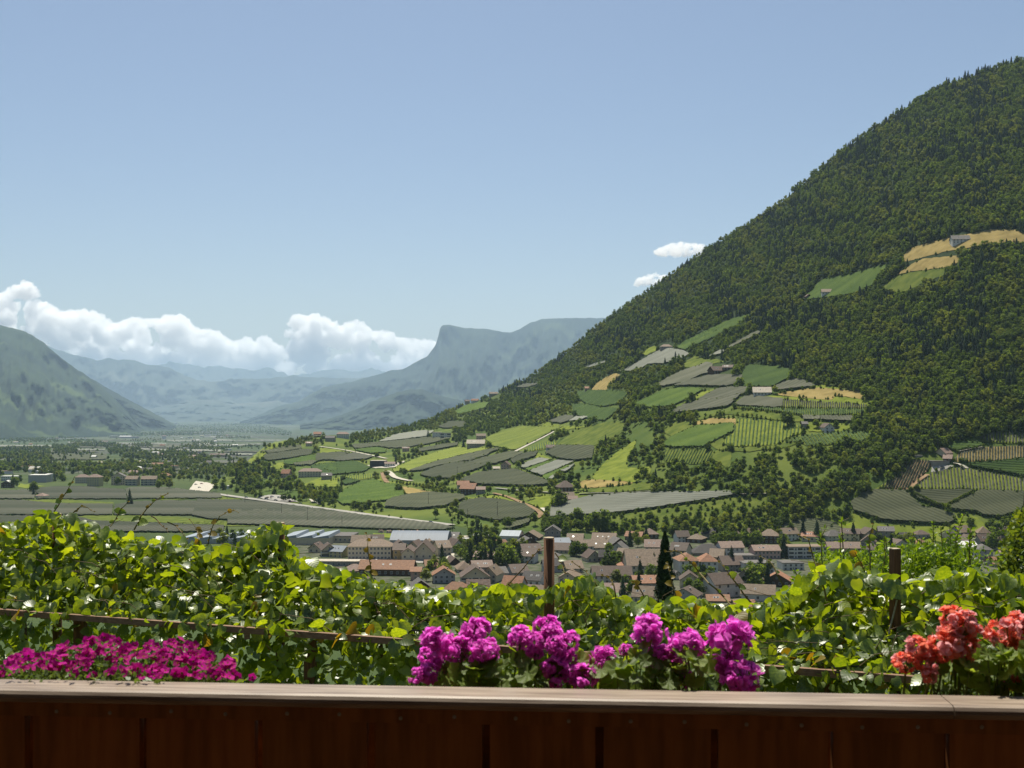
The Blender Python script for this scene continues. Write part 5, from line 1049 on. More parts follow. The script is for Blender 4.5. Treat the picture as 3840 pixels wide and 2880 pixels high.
from collections import defaultdict
TREES = []                                                   # (u, v, height m, kind, variant, where)
ALLP = FIELDS + MEAD
def keep_line(key, pts, w=2.0):
    p = densify(cc(key, pts), 2, closed=False); KEEP_OUT.extend([(a, b, w) for a, b in p])
for k_, pts_ in (('D2', [(620, 1210), (900, 1250), (1300, 1305), (1600, 1345), (1900, 1385), (2212, 1430)]), ('E2', [(280, 65), (600, 110), (930, 150), (1200, 190), (1450, 215), (1700, 250)]), ('D3', [(0, 608), (240, 640), (420, 672), (700, 728), (860, 765)]), ('D3', [(1180, 1055), (1060, 1035), (960, 1005), (920, 960), (880, 930)]),
                 ('D4', [(460, 672), (600, 600), (700, 552), (840, 480), (960, 415)]), ('D4', [(170, 1215), (300, 1245), (430, 1290), (560, 1350), (680, 1400), (760, 1450), (800, 1500)]), ('D4', [(1280, 1225), (1500, 1215), (1800, 1215), (2212, 1190)]), ('D7', [(1020, 650), (1150, 690), (1300, 640)])):
    keep_line(k_, pts_)

def scatter(uv, where, pc, hb, hc, dens=1.0, seed=0, avoid=True, warm=0.2, small=1.0):
    """trees at sampled ground points: pc = share of conifers (a number or a function of u, v)"""
    g = np.random.default_rng(seed); u, v = uv[:, 0], uv[:, 1]
    if avoid:
        y0 = ground(u, v)[:, 1]; hp = 9 / y0 * F
        bad = in_fields(u, v, ALLP) | in_fields(u, v - hp * .62, FIELDS + MEAD) | in_fields(u - hp * .25, v - hp * .2, ALLP) | in_fields(u + hp * .25, v - hp * .2, ALLP)
        for a, b, w in KEEP_OUT: bad |= (np.abs(u - a) < w + 1.2) & (v - b > -w) & (v - b < w + hp * .55)
        u, v = u[~bad], v[~bad]
    if not len(u): return
    pcv = pc(u, v) if callable(pc) else np.full(len(u), pc); con = g.uniform(0, 1, len(u)) < pcv
    h = np.where(con, g.uniform(*hc, len(u)), g.uniform(*hb, len(u))) * small
    y = ground(u, v)[:, 1]; rad = np.where(con, .34, .66) * h / y * F / max(.2, dens)
    k = poisson(np.c_[u, v], rad)
    for i in k: TREES.append((u[i], v[i], h[i] * (1 + (.35 * fbm(u[i] * .05, v[i] * .08, 51, 2) if where == 'forest' else 0)), 'conifer' if con[i] else 'broadleaf', int(g.integers(0, 4) if con[i] else ((g.choice((2, 5)) if fbm(u[i] * .03, v[i] * .05, 33, 3) + g.normal(0, .12) > .13 else g.choice((0, 1, 3, 6))) if where == 'forest' else g.choice((0, 3, 6)) if where in ('scrub slope', 'bushes along the road', 'field hedge') else g.integers(0, 8))), where))

def rand_in(poly, n, seed):
    g = np.random.default_rng(seed); P = np.array(poly); lo, hi = P.min(0), P.max(0); q = g.uniform(lo, hi, (n, 2)); return q[inside(poly, q[:, 0], q[:, 1])]

# the forest of the mountain: everything on the hill above the fields
g_ = np.random.default_rng(5); u_ = g_.uniform(240, 1085, 200000); t_ = g_.uniform(0, 1, 200000)
v_ = foot(u_) + (ridge(u_) - foot(u_)) * t_
forest_low = pl([(240, 470), (300, 446), (360, 440), (420, 432), (470, 446), (520, 450), (560, 440), (600, 430), (640, 420), (700, 425), (760, 430), (820, 440), (850, 470), (900, 470), (960, 440), (1085, 440)])
m_ = v_ < forest_low(u_)
def conshare(u, v):
    n = np.array([fbm(a * .02, b * .03, 9, 3) for a, b in zip(u, v)]); hgt = np.clip((330 - v) / 250, 0, 1)
    return np.clip(.03 + .10 * hgt + .42 * (n > .18) * (v < 400), 0, .6)
g_.shuffle(m_.nonzero()[0])
scatter(np.c_[u_[m_], v_[m_]], 'forest', conshare, (7.5, 12.5), (10, 14.5), 1.5, 6)
m2 = (~m_); open_ = np.array([fbm(a * .035, b * .06, 21, 3) for a, b in zip(u_, v_)]); m2 &= open_ > -.11
scatter(np.c_[u_[m2], v_[m2]], 'slope', .01, (6, 12), (10, 15), 1.2, 7)
# ---------------- groves, belts and single trees: (crop, outline, samples, place, conifer share, heights, density)
def grove(key, poly, n, where, pc=.05, hb=(7, 12), hc=(10, 16), dens=1.0, seed=1, avoid=True, small=1.0):
    scatter(rand_in(cc(key, poly), n, seed), where, pc, hb, hc, dens, seed, avoid, small=small)
grove('D2', [(300, 800), (700, 860), (900, 780), (1080, 780), (1200, 830), (1450, 880), (1560, 900), (1560, 1010), (1800, 1040), (1830, 1110), (2000, 1150), (2212, 1150), (2330, 1250), (2300, 1420), (1900, 1320), (1700, 1240), (1250, 1235), (700, 1180), (640, 1050), (300, 1090), (-60, 1080), (-60, 900)], 5000, 'valley wood', .02, (9, 15), (12, 18), 1.05, 21)
grove('D3', [(-40, 1180), (200, 1130), (260, 1200), (200, 1300), (400, 1380), (700, 1350), (860, 1420), (1300, 1400), (1600, 1420), (1800, 1530), (2212, 1570), (2330, 1640), (1900, 1640), (1500, 1560), (1100, 1470), (600, 1430), (200, 1400), (-40, 1330)], 2600, 'bushes along the road', .0, (4, 8), (7, 10), .9, 22)
grove('E3', [(900, 200), (1150, 150), (1700, 160), (1950, 100), (2300, 200), (2300, 420), (1100, 370), (900, 330)], 1500, 'wood behind the town', .0, (9, 15), (12, 18), 1.0, 23)
grove('E4', [(-60, 300), (500, 220), (1100, 190), (1700, 100), (2212, 100), (2400, 330), (2300, 470), (1380, 500), (1100, 430), (-60, 420)], 3000, 'wood behind the town', .01, (8, 14), (12, 18), .85, 24, avoid=False)
grove('T3', [(850, 330), (1200, 280), (1880, 165), (2212, 160), (2212, 330), (1500, 400), (850, 400)], 260, 'scrub slope', .0, (3, 6), (6, 9), .6, 25, avoid=False)
grove('E5', [(-40, 0), (900, 60), (1000, 230), (700, 330), (420, 470), (380, 620), (-40, 640)], 1500, 'wood behind the town', .01, (9, 14), (12, 18), 1.05, 26)
for i_, (k_, p_, w_) in enumerate([('E3', [(120, 380), (480, 380), (480, 560), (120, 540)], 'tree group in the town'), ('E3', [(-40, 560), (740, 560), (740, 760), (500, 790), (-40, 720)], 'tree group in the town'), ('E2', [(1740, 540), (2212, 540), (2212, 760), (1760, 700)], 'tree group in the town'),
        ('E4', [(280, 400), (500, 400), (500, 540), (280, 530)], 'garden trees in the town'), ('E4', [(1040, 900), (1320, 900), (1320, 1170), (1050, 1170)], 'garden trees in the town'), ('E4', [(400, 850), (660, 850), (640, 1010), (380, 1010)], 'garden trees in the town'), ('E4', [(100, 1000), (420, 1000), (440, 1240), (100, 1200)], 'garden trees in the town'),
        ('E5', [(440, 690), (540, 690), (540, 850), (440, 850)], 'garden trees in the town'), ('E6', [(480, 640), (800, 650), (800, 760), (480, 760)], 'garden trees in the town'), ('E5', [(1070, 900), (1800, 900), (1800, 1080), (1000, 1080)], 'garden trees in the town'), ('E2', [(1500, 760), (1640, 740), (1680, 960), (1340, 980)], 'garden trees in the town'), ('E3', [(640, 560), (840, 560), (840, 640), (640, 640)], 'tree group in the town'),
        ('E4', [(1740, 900), (2080, 860), (2080, 1050), (1740, 1040)], 'garden trees in the town'), ('E1', [(600, 430), (1100, 430), (1300, 560), (700, 560)], 'garden trees in the town')]):
    grove(k_, p_, 220, w_, .12, (8, 12), (11, 15), 1.15, 40 + i_, avoid=False)
# belts on the valley floor
for i_, (p_, n_) in enumerate([([(-60, 640), (640, 620), (660, 780), (-60, 790)], 900), ([(680, 600), (1000, 610), (980, 690), (700, 690)], 260), ([(-60, 830), (440, 800), (760, 860), (820, 1060), (680, 1060), (420, 930), (230, 960), (-60, 960)], 1000),
        ([(900, 850), (1500, 870), (1500, 930), (1240, 960), (900, 960)], 500), ([(1380, 640), (1800, 620), (1840, 700), (1640, 760), (1400, 700)], 400), ([(1660, 740), (2212, 660), (2750, 760), (2700, 800), (2212, 800), (1680, 790)], 800), ([(1600, 850), (1950, 840), (2212, 860), (2212, 1080), (2060, 1090), (2040, 1000), (1650, 970)], 500),
        ([(900, 545), (1500, 565), (1640, 620), (1000, 610)], 300), ([(-60, 470), (1200, 440), (2212, 410), (2900, 380), (2900, 440), (2212, 470), (1400, 450), (900, 500), (-60, 520)], 900), ([(420, 1150), (460, 1150), (460, 1240), (400, 1240)], 20), ([(2030, 1090), (2100, 1060), (2212, 1100), (2212, 1160), (2040, 1160)], 60),
        ([(1320, 990), (1430, 980), (1430, 1090), (1330, 1090)], 40), ([(1500, 1050), (1560, 1050), (1560, 1110), (1500, 1110)], 20), ([(160, 1060), (260, 1060), (240, 1140), (170, 1140)], 30)]):
    grove('D1', p_, n_ * 4, 'valley tree belts', .04, (10, 17), (12, 18), 1.35, 60 + i_, avoid=False)
grove('D2', [(-60, 340), (700, 300), (1400, 330), (1700, 420), (1700, 470), (1200, 440), (500, 380), (-60, 400)], 2500, 'valley tree belts', .03, (10, 17), (12, 18), 1.2, 80, avoid=False)
grove('D2', [(720, 460), (830, 460), (1030, 480), (1170, 475), (1170, 505), (720, 500)], 300, 'valley tree belts', .0, (10, 14), (12, 18), 1.1, 81, avoid=False)
grove('D2', [(-60, 850), (300, 820), (480, 830), (300, 900), (-60, 920)], 200, 'valley tree belts', .05, (9, 13), (12, 18), 1.0, 82, avoid=False)
g_ = np.random.default_rng(17)
for k_ in range(46):
    v0 = 424 + 54 * g_.uniform() ** 1.3; u0 = g_.uniform(-20, 235); w_ = g_.uniform(15, 70)
    scatter(np.c_[g_.uniform(u0, u0 + w_, 200), v0 + g_.normal(0, .35 + (v0 - 424) * .012, 200)], 'valley tree belts', .03, (8, 15), (10, 16), g_.uniform(.7, 1.3), 700 + k_, False)
q_ = np.c_[g_.uniform(-10, 240, 500), 428 + 50 * g_.uniform(0, 1, 500)]
scatter(q_, 'valley tree belts', .03, (7, 13), (10, 15), .5, 790, False)
# hedge rows and singles that the photograph shows
def one(key, x, y, h, kind='broadleaf', var=0, where='single'):
    u, v = cc(key, [(x, y)])[0]; TREES.append((u, v, h, kind, var, where))
for k_, x_, y_, h_, kd, vr in [('D5', 1150, 400, 14, 'conifer', 0), ('D5', 1195, 405, 12, 'conifer', 2), ('D5', 1015, 430, 9, 'conifer', 3), ('D5', 645, 560, 11, 'broadleaf', 3), ('D5', 1570, 1560, 8, 'broadleaf', 1), ('D5', 1870, 1560, 8, 'broadleaf', 6), ('D5', 280, 590, 12, 'broadleaf', 0), ('D5', 1400, 1230, 6, 'broadleaf', 1), ('D5', 1490, 1240, 6, 'broadleaf', 3),
        ('D6', 1220, 1030, 15, 'broadleaf', 1), ('D6', 2280, 880, 13, 'broadleaf', 6), ('D6', 1600, 1060, 9, 'broadleaf', 0), ('D6', 1850, 1050, 8, 'broadleaf', 3), ('D6', 1180, 615, 5, 'broadleaf', 1), ('D6', 730, 640, 8, 'broadleaf', 3), ('D4', 1015, 1390, 17, 'broadleaf', 6), ('D4', 1060, 1380, 14, 'broadleaf', 1), ('D4', 480, 880, 9, 'broadleaf', 0), ('D4', 1030, 460, 9, 'broadleaf', 1), ('D4', 730, 345, 10, 'broadleaf', 6), ('D4', 1020, 1040, 10, 'broadleaf', 1), ('D4', 2120, 990, 10, 'broadleaf', 1), ('D4', 2030, 1060, 9, 'broadleaf', 0),
        ('D3', 1055, 960, 9, 'broadleaf', 1), ('D3', 1165, 1040, 8, 'broadleaf', 6), ('D3', 1020, 1190, 10, 'broadleaf', 1), ('D3', 450, 1400, 8, 'broadleaf', 0), ('D3', 760, 1400, 8, 'broadleaf', 3), ('D3', 1500, 1540, 11, 'broadleaf', 4), ('D3', 1830, 1530, 9, 'broadleaf', 0), ('D3', 1400, 495, 16, 'conifer', 0), ('D3', 980, 840, 14, 'conifer', 2), ('D3', 730, 760, 11, 'broadleaf', 0), ('D3', 300, 1050, 8, 'broadleaf', 1), ('D3', 1860, 620, 14, 'conifer', 1), ('D3', 1770, 560, 10, 'broadleaf', 6),
        ('D2', 1650, 1210, 14, 'broadleaf', 7), ('D2', 1815, 1195, 12, 'broadleaf', 5), ('D1', 1680, 1360, 18, 'conifer', 0), ('D1', 1710, 1365, 9, 'conifer', 3), ('D1', 435, 1240, 12, 'conifer', 0), ('E3', 1530, 650, 12, 'broadleaf', 1), ('E3', 1500, 640, 11, 'broadleaf', 3), ('E3', 1930, 790, 13, 'broadleaf', 6), ('E3', 2060, 760, 10, 'broadleaf', 1), ('E3', 1960, 620, 9, 'broadleaf', 0), ('E4', 80, 800, 12, 'broadleaf', 6), ('E4', 1900, 1050, 13, 'broadleaf', 6), ('E4', 1830, 1010, 11, 'broadleaf', 1), ('E4', 1990, 1000, 11, 'broadleaf', 0),
        ('E4', 860, 720, 10, 'conifer', 0), ('E5', 480, 840, 17, 'conifer', 1), ('E5', 730, 560, 14, 'conifer', 0), ('E5', 910, 590, 15, 'conifer', 1), ('E5', 1380, 600, 14, 'conifer', 3), ('E5', 1700, 620, 7, 'broadleaf', 1), ('E5', 2105, 600, 5, 'broadleaf', 1), ('E6', 1860, 720, 21, 'broadleaf', 6), ('E6', 1800, 740, 14, 'broadleaf', 1), ('E6', 1520, 420, 7, 'broadleaf', 1), ('E3', 1620, 640, 10, 'broadleaf', 0), ('E3', 240, 540, 14, 'broadleaf', 6), ('E3', 370, 540, 14, 'broadleaf', 1), ('E3', 560, 760, 15, 'broadleaf', 1), ('E3', 660, 780, 15, 'broadleaf', 6), ('E3', 300, 740, 13, 'broadleaf', 3), ('E3', 780, 760, 15, 'conifer', 1),
        ('E4', 1600, 830, 16, 'conifer', 2), ('E1', 1890, 470, 9, 'broadleaf', 4), ('E3', 1770, 330, 19, 'broadleaf', 7), ('E3', 1870, 330, 20, 'broadleaf', 3), ('E3', 1310, 330, 15, 'broadleaf', 7), ('E3', 1180, 330, 14, 'broadleaf', 3)]:
    one(k_, x_, y_, h_, kd, vr)
for i_ in range(16): one('E4', 1390 + i_ * 36, 505 + (i_ % 3) * 6, 9 + (i_ % 4), 'broadleaf', (1, 3, 6)[i_ % 3], 'hedge behind the town')
for i_ in range(26): one('D7', 790 + i_ * 15, 1030 + min(i_ * 15, 320) * .48 + (i_ % 2) * 6, 4, 'broadleaf', i_ % 8, 'field hedge')
for i_ in range(24): one('D7', 1190 + i_ * 16, 1205 - i_ * 8.3, 4.5, 'broadleaf', i_ % 8, 'field hedge')
for i_ in range(20): one('D3', 1000 + i_ * 42, 1090 + i_ * 6.2, 5.5, 'broadleaf', i_ % 8, 'field hedge')
for i_ in range(15): one('D6', 160 + i_ * 60, 905 + 26 * math.sin(i_ * .5) + i_ * 3, 4, 'broadleaf', i_ % 8, 'field hedge')

g_ = np.random.default_rng(202)
for p_ in FIELDS + MEAD:
    for (a_, b_) in densify(p_, 3.0):
        if g_.uniform() < .30 and on_hill(np.array(a_), np.array(b_)) and a_ < 1040: TREES.append((a_ + g_.normal(0, .6), b_ + abs(g_.normal(0, .5)), g_.uniform(1.8, 4.6), 'broadleaf', int(g_.choice((0, 3, 6))), 'field hedge'))
# ---------------- build: the trees that show largest are objects, the rest of a wood is one mass
for i in range(len(TREES)):
    u, v, h, kd, vr, wh = TREES[i]; p = G1(u, v); TREES[i] = (u, v, h, kd, vr, wh, p, h / p.y * F)
def near_label(u, v, h, kd, vr, wh):
    shape = {'conifer': ('tall dark conifer', 'slim conifer', 'dark fir', 'pointed conifer')[vr % 4], 'broadleaf': ('rounded tree', 'dark tree', 'yellow-green tree', 'bushy tree', 'slim tree', 'yellowish tree', 'broad tree', 'leafy tree')[vr % 8]}[kd]
    return shape
LM = [(('D5', 800, 420), 'the pale dome net'), (('D6', 905, 600), 'the big tan roofed farmhouse'), (('D6', 900, 1130), 'the bright striped vineyard'), (('C', 1800, 1570), 'the hilltop farm'), (('B', 945, 240), 'the steep vineyard farm'), (('D7', 1150, 560), 'the slope farm'), (('D7', 700, 1200), 'the large rippled net'), (('D4', 1110, 1150), 'the hip roofed farmhouse'), (('D4', 335, 860), 'the red farmhouse'), (('D4', 700, 480), 'the big bright vineyard'), (('D3', 1900, 1160), 'the orange roofed farm'), (('D3', 1560, 460), 'the white modern house'),
      (('D3', 750, 820), 'the black building'), (('D3', 650, 1200), 'the green knoll'), (('D2', 1935, 960), 'the cream hill hotel'), (('D2', 550, 1120), 'the road junction'), (('D2', 1450, 1270), 'the works yard'), (('D1', 1500, 1070), 'the cream apartment row'), (('D1', 500, 1030), 'the grey factory'), (('D1', 300, 700), 'the far left valley edge'), (('E2', 640, 600), 'the long cream hotel'), (('E2', 1290, 430), 'the curved metal hall'), (('E2', 1900, 640), 'the courtyard'), (('E3', 1180, 600), 'the thick vine post'), (('E3', 700, 400), 'the pale metal workshop'), (('E3', 1990, 920), 'the long white house'),
      (('E4', 470, 750), 'the great tan roofed hall'), (('E4', 790, 700), 'the cypress'), (('E4', 1150, 800), 'the tall white houses'), (('E4', 1500, 1080), 'the white chalet'), (('E5', 800, 760), 'the balcony apartment block'), (('E6', 1600, 760), 'the grey hipped house'), (('T3', 1100, 200), 'the huge pale net'), (('E5', 800, 450), 'the small dark net'), (('D3', 300, 460), 'the village ridge villa'), (('D5', 1690, 520), 'the old brown farm'), (('D6', 1755, 1060), 'the gabled barn'), (('D4', 1700, 900), 'the bright meadow tongue'), (('D4', 1400, 420), 'the scrub pasture'), (('A', 640, 900), 'the ridge skyline house'), (('D7', 1700, 300), 'the topmost striped vineyard'), (('A', 1500, 640), 'the dark ridge'), (('C', 1000, 900), 'the mountain ridge'), (('C', 1900, 900), 'the upper forest'), (('B', 1500, 600), 'the forest heart'), (('B', 2000, 900), 'the lower forest'), (('A', 1900, 400), 'the forest shoulder'), (('A', 1100, 1000), 'the middle wood')]
LM += [(('D1', 1620, 480), 'the far shed row'), (('D2', 780, 480), 'the dark hedge block'), (('D1', 2100, 650), 'the brightest pale strip'), (('D1', 1000, 750), 'the framed dark net'), (('D1', 1130, 462), 'the single bright white house'), (('D2', 205, 300), 'the valley end'), (('D2', 750, 725), 'the long brown barn')]
LMP = [(cc(k[0], [k[1:]])[0], n) for k, n in LM]
g_ = random.Random(64); fill_ = []
tk = list(KEEP_OUT)
for k_ in range(1500):
    if len(fill_) >= 64: break
    v = g_.uniform(538, 604); u = g_.uniform(330 if v > 556 else 445, 1015)
    if 655 < u < 680 or (u > 790 and v > 575): continue
    y = float(y_valley(v)); w = g_.uniform(9.5, 15) / y * F; h = g_.uniform(3.4, 6.4) / y * F
    if any(abs(u - a) < (w * .5 + c_) * .86 and abs((v - h * .5) - b) < h * .5 + c_ * .42 + 1.2 for a, b, c_ in tk if b > 515): continue
    fill_.append((u, v, w, h)); tk.append((u, v - h * .5, w * .5))
hl_ = defaultdict(list)
for (u, v, w, h) in fill_:
    rc = g_.choice(['brown', 'brown', 'tan', 'tan', 'grey', 'pink', 'dark', 'orange']); wc = g_.choice(['white', 'cream', 'cream', 'grey', 'wood', 'stone']); rf = g_.choice(['side', 'side', 'front', 'hip'])
    (lp, ln) = min(LMP, key=lambda q: (q[0][0] - u) ** 2 + 3 * (q[0][1] - v) ** 2); dx, dy = u - lp[0], v - lp[1]
    rel = ('right of' if dx > 0 else 'left of') if abs(dx) > 1.5 * abs(dy) else ('just before' if dy > 0 else 'just behind')
    hl_[f"{wc if wc != 'wood' else 'wooden'} house with a {'pinkish' if rc == 'pink' else rc} {dict(side='saddle', front='gable', hip='hipped')[rf]} roof {rel} {ln}"].append((u, v, w, h, wc, rc, rf))
for l_, items in hl_.items():
    items.sort()
    for n_, (u, v, w, h, wc, rc, rf) in enumerate(items):
        building('P', u, v, w, h, g_.uniform(9, 14), g_.choice((-1, 1)) * g_.uniform(3, 28), rf, g_.uniform(2.8, 4.6), wc, rc, (['left of two, ', 'right of two, '][n_] if len(items) == 2 else '') + l_, chim=g_.choice((0, 1, 1)))
g_ = random.Random(15); hl_ = defaultdict(list)
for k_ in range(64):
    v = 424 + 52 * g_.random() ** 1.2; u = g_.uniform(2, 245 if v < 455 else 200); y = float(y_valley(v)); w = g_.uniform(9, 26) / y * F; h = g_.uniform(4, 8) / y * F
    wc, rc = g_.choice([('white', 'white'), ('white', 'pink'), ('cream', 'orange'), ('white', 'pale'), ('grey', 'white'), ('cream', 'brown')])
    (lp, ln) = min(LMP, key=lambda q: (q[0][0] - u) ** 2 + 3 * (q[0][1] - v) ** 2); dx, dy = u - lp[0], v - lp[1]; rel = ('right of' if dx > 0 else 'left of') if abs(dx) > 2 * abs(dy) else ('below' if dy > 0 else 'beyond')
    hl_[f"tiny {wc} house with {'pinkish' if rc == 'pink' else rc} roof {rel} {ln}"].append((u, v, w, h, wc, rc))
for l_, items in hl_.items():
    items.sort()
    for n_, (u, v, w, h, wc, rc) in enumerate(items):
        building('P', u, v, w, h, 12, g_.uniform(-10, 10), g_.choice(['side', 'flat', 'hip']), 3, wc, rc, (['left of two, ', 'right of two, '][n_] if len(items) == 2 else ['leftmost ', 'middle ', 'rightmost ', 'farther ', 'last '][n_] if len(items) > 2 else '') + l_, wins=False, group='small houses scattered over the valley')
WHERE = {'forest': 'in the mountain forest', 'slope': 'in the hillside woods', 'valley wood': 'in the valley wood', 'bushes along the road': 'in the roadside bushes', 'wood behind the town': 'in the wood behind town', 'scrub slope': 'on the scrub slope', 'tree group in the town': 'in the town grove', 'garden trees in the town': 'in a town garden', 'valley tree belts': 'in a valley tree belt', 'single': 'standing alone', 'hedge behind the town': 'in the dark hedge', 'field hedge': 'in a field hedge'}
order = sorted(range(len(TREES)), key=lambda i: -TREES[i][7] * (1.6 if TREES[i][5] == 'single' else 1))
chosen = {'broadleaf': [], 'conifer': []}; rest = []
for i in order:
    kd = TREES[i][3]
    vis = TREES[i][1] < 606 and -4 < TREES[i][0] < 1028
    if vis and len(chosen[kd]) < 300: chosen[kd].append(i)
    else: rest.append(i)
lab_count = {}
labs = []
for kd in chosen:
    for i in chosen[kd]:
        u, v, h, _k, vr, wh, p, px = TREES[i]
        (lp, ln) = min(LMP, key=lambda q: (q[0][0] - u) ** 2 + (q[0][1] - v) ** 2); dx, dy = u - lp[0], v - lp[1]
        rel = ('right of' if dx > 0 else 'left of') if abs(dx) > abs(dy) else ('below' if dy > 0 else 'above')
        labs.append((i, f"{near_label(u, v, h, kd, vr, wh)} {WHERE[wh]}, {rel} {ln}"))
from collections import defaultdict
grp = defaultdict(list)
for i, l in labs: grp[l].append(i)
ORD = ['', 'second', 'third', 'fourth', 'fifth', 'sixth', 'seventh', 'eighth', 'ninth', 'tenth', 'eleventh', 'twelfth', 'thirteenth', 'fourteenth', 'fifteenth', 'sixteenth', 'seventeenth', 'eighteenth', 'nineteenth', 'twentieth']
for l, ids in grp.items():
    ids.sort(key=lambda i: TREES[i][0])
    for n, i in enumerate(ids):
        u, v, h, kd, vr, wh, p, px = TREES[i]
        l = ' '.join(l.split()); 
        if len(ids) == 1: lab = l
        elif n == 0: lab = 'leftmost ' + l
        elif n == len(ids) - 1: lab = 'rightmost ' + l
        else: lab = (ORD[n] + ' from left, ' if n < 20 else 'one further ') + l
        me = BR[vr] if kd == 'broadleaf' else CO[vr]
        o = obj('broadleaf_tree' if kd == 'broadleaf' else 'conifer_tree', me, None, p, (0, 0, rnd.uniform(0, 6.28)), (h * rnd.uniform(.9, 1.15), h * rnd.uniform(.9, 1.15), h))
        tag(o, lab, 'tree' if kd == 'broadleaf' else 'conifer', 'trees ' + WHERE[wh])

def instancer(name, ids, protos, label):
    src = bpy.data.collections.new(name + '_kinds')
    for k, me in enumerate(protos): src.objects.link(bpy.data.objects.new('kind_%02d' % k, me))
    P = [TREES[i][6] for i in ids]
    g = np.random.default_rng(3)
    me = mesh(name, np.array([p[:] for p in P]), [], None, attrs={'size': [TREES[i][2] for i in ids], 'turn': g.uniform(0, 6.28, len(ids)), 'which': [TREES[i][4] for i in ids]})
    o = tag(obj(name, me), label, kind='stuff')
    ng = bpy.data.node_groups.new(name, 'GeometryNodeTree')
    ng.interface.new_socket('Geometry', in_out='INPUT', socket_type='NodeSocketGeometry'); ng.interface.new_socket('Geometry', in_out='OUTPUT', socket_type='NodeSocketGeometry')
    N, L = ng.nodes, ng.links
    gi, go = N.new('NodeGroupInput'), N.new('NodeGroupOutput'); ip = N.new('GeometryNodeInstanceOnPoints'); ci = N.new('GeometryNodeCollectionInfo')
    ci.inputs['Collection'].default_value = src; ci.inputs['Separate Children'].default_value = True; ci.inputs['Reset Children'].default_value = True
    def attr(n):
        a = N.new('GeometryNodeInputNamedAttribute'); a.data_type = 'FLOAT'; a.inputs['Name'].default_value = n; return a.outputs['Attribute']
    cx = N.new('ShaderNodeCombineXYZ'); L.new(attr('turn'), cx.inputs['Z'])
    L.new(gi.outputs[0], ip.inputs['Points']); L.new(ci.outputs['Instances'], ip.inputs['Instance']); ip.inputs['Pick Instance'].default_value = True
    L.new(attr('which'), ip.inputs['Instance Index']); L.new(cx.outputs[0], ip.inputs['Rotation']); L.new(attr('size'), ip.inputs['Scale'])
    L.new(ip.outputs[0], go.inputs[0])
    md = o.modifiers.new('scatter', 'NODES'); md.node_group = ng
    return o
for nm, kd, whs, lab in [('broadleaf_forest', 'broadleaf', None, 'dense broadleaf forest and woods over the mountainside and valley'), ('conifer_forest', 'conifer', None, 'dark conifers massed through the mountain forest')]:
    ids = [i for i in rest if TREES[i][3] == kd]
    if ids: instancer(nm, ids, BR if kd == 'broadleaf' else CO, lab)
print('TREES', len(TREES), {k: len(v) for k, v in chosen.items()})
# ------------------------------------------------------------------ foreground: balcony
M['rail_wood'] = mat('weathered_rail_wood', (0.15, 0.105, 0.074), (0.31, 0.24, 0.18), 7, 0.5, 0.4, bump=0.25, stretch=(.9, 14, 14), detail=8, bscale=40)
M['plank_wood'] = mat('dark_stained_plank_wood', (0.21, 0.074, 0.016), (0.34, 0.125, 0.034), 5, 0.6, 0.3, bump=0.2, stretch=(9, 9, 1.0), detail=6, objrand=.15)
M['board_wood'] = mat('brown_trellis_wood', (0.16, 0.085, 0.048), (0.24, 0.14, 0.085), 6, 0.7, 0.3, bump=0.3, stretch=(1, 12, 12), detail=6)
M['post_wood'] = mat('reddish_post_wood', (0.10, 0.045, 0.02), (0.19, 0.09, 0.04), 6, 0.75, 0.3, bump=0.4, stretch=(10, 10, 1), detail=6)
M['post_end'] = mat('sawn_post_end', (0.38, 0.30, 0.20), (0.48, 0.40, 0.28), 30, 0.85, 0.2)
M['steel'] = mat('dull_screw_steel', (0.25, 0.22, 0.18), (0.38, 0.34, 0.28), 60, 0.45, 0.5, metallic=0.8)
M['wire'] = mat('dark_trellis_wire', (0.06, 0.055, 0.05), (0.10, 0.09, 0.08), 20, 0.5, 0.5, metallic=0.5)
SL = -0.0687                                                   # the balcony stands slightly askew to the view
def rail_y(x, off=0.0): return 2.012 + SL * x + off
yaw = math.atan(SL)
rail = empty('balcony_railing', (0, 2.012, -1.6), yaw); tag(rail, 'dark wooden balcony railing with a broad weathered hand rail', 'railing')
b0 = 1.6
prof = [(0, b0 - .5), (-.064, b0 - .5), (-.071, b0 - .502), (-.0755, b0 - .507), (-.077, b0 - .513), (-.074, b0 - .519), (-.068, b0 - .5225), (0, b0 - .5225)]
for x0, x1 in ((-2.6, 0.732), (0.7335, 2.6)):
    s = MB(); s.prism(prof, 'x', x0, x1); s.build('hand_rail', M['rail_wood'], rail)
s = MB(); s.box(-2.6, 2.6, -.062, -.028, b0 - .548, b0 - .523); s.build('header_board', M['plank_wood'], rail)
slots = [30.7, 144.7, 260.6, 372.9, 488, 601.7, 716.8, 832.8, 949]; gw = [.0150, .0130, .0145, .0145, .0135, .0145, .0125, .0085, .0095]
def slot_x(u):
    k = (u - 512) / F; yy = (2.012 - .052) / (1 - k * SL); return k * yy / math.cos(yaw)
sx = [slot_x(u) for u in slots]; edges = [(x - g / 2, x + g / 2) for x, g in zip(sx, gw)]
w_ = sx[1] - sx[0]; edges = [(sx[0] - w_ * k - .007, sx[0] - w_ * k + .007) for k in range(7, 0, -1)] + edges + [(sx[-1] + w_ * k - .006, sx[-1] + w_ * k + .006) for k in range(1, 8)]
for (a0, a1), (c0, c1) in zip(edges[:-1], edges[1:]):
    s = MB(); dy = rnd.uniform(-.002, .002); s.box(a1, c0, -.052 + dy, -.030 + dy, b0 - 1.48, b0 - .549); s.build('plank', M['plank_wood'], rail)
scr = MB(); scr.tube([(0, .004, 0), (0, -.0006, 0)], .0036, .0036, 8); scr.tube([(0, -.0006, 0), (0, -.0012, 0)], .0018, .0012, 6); SCR = scr.mesh('screw', M['steel'])
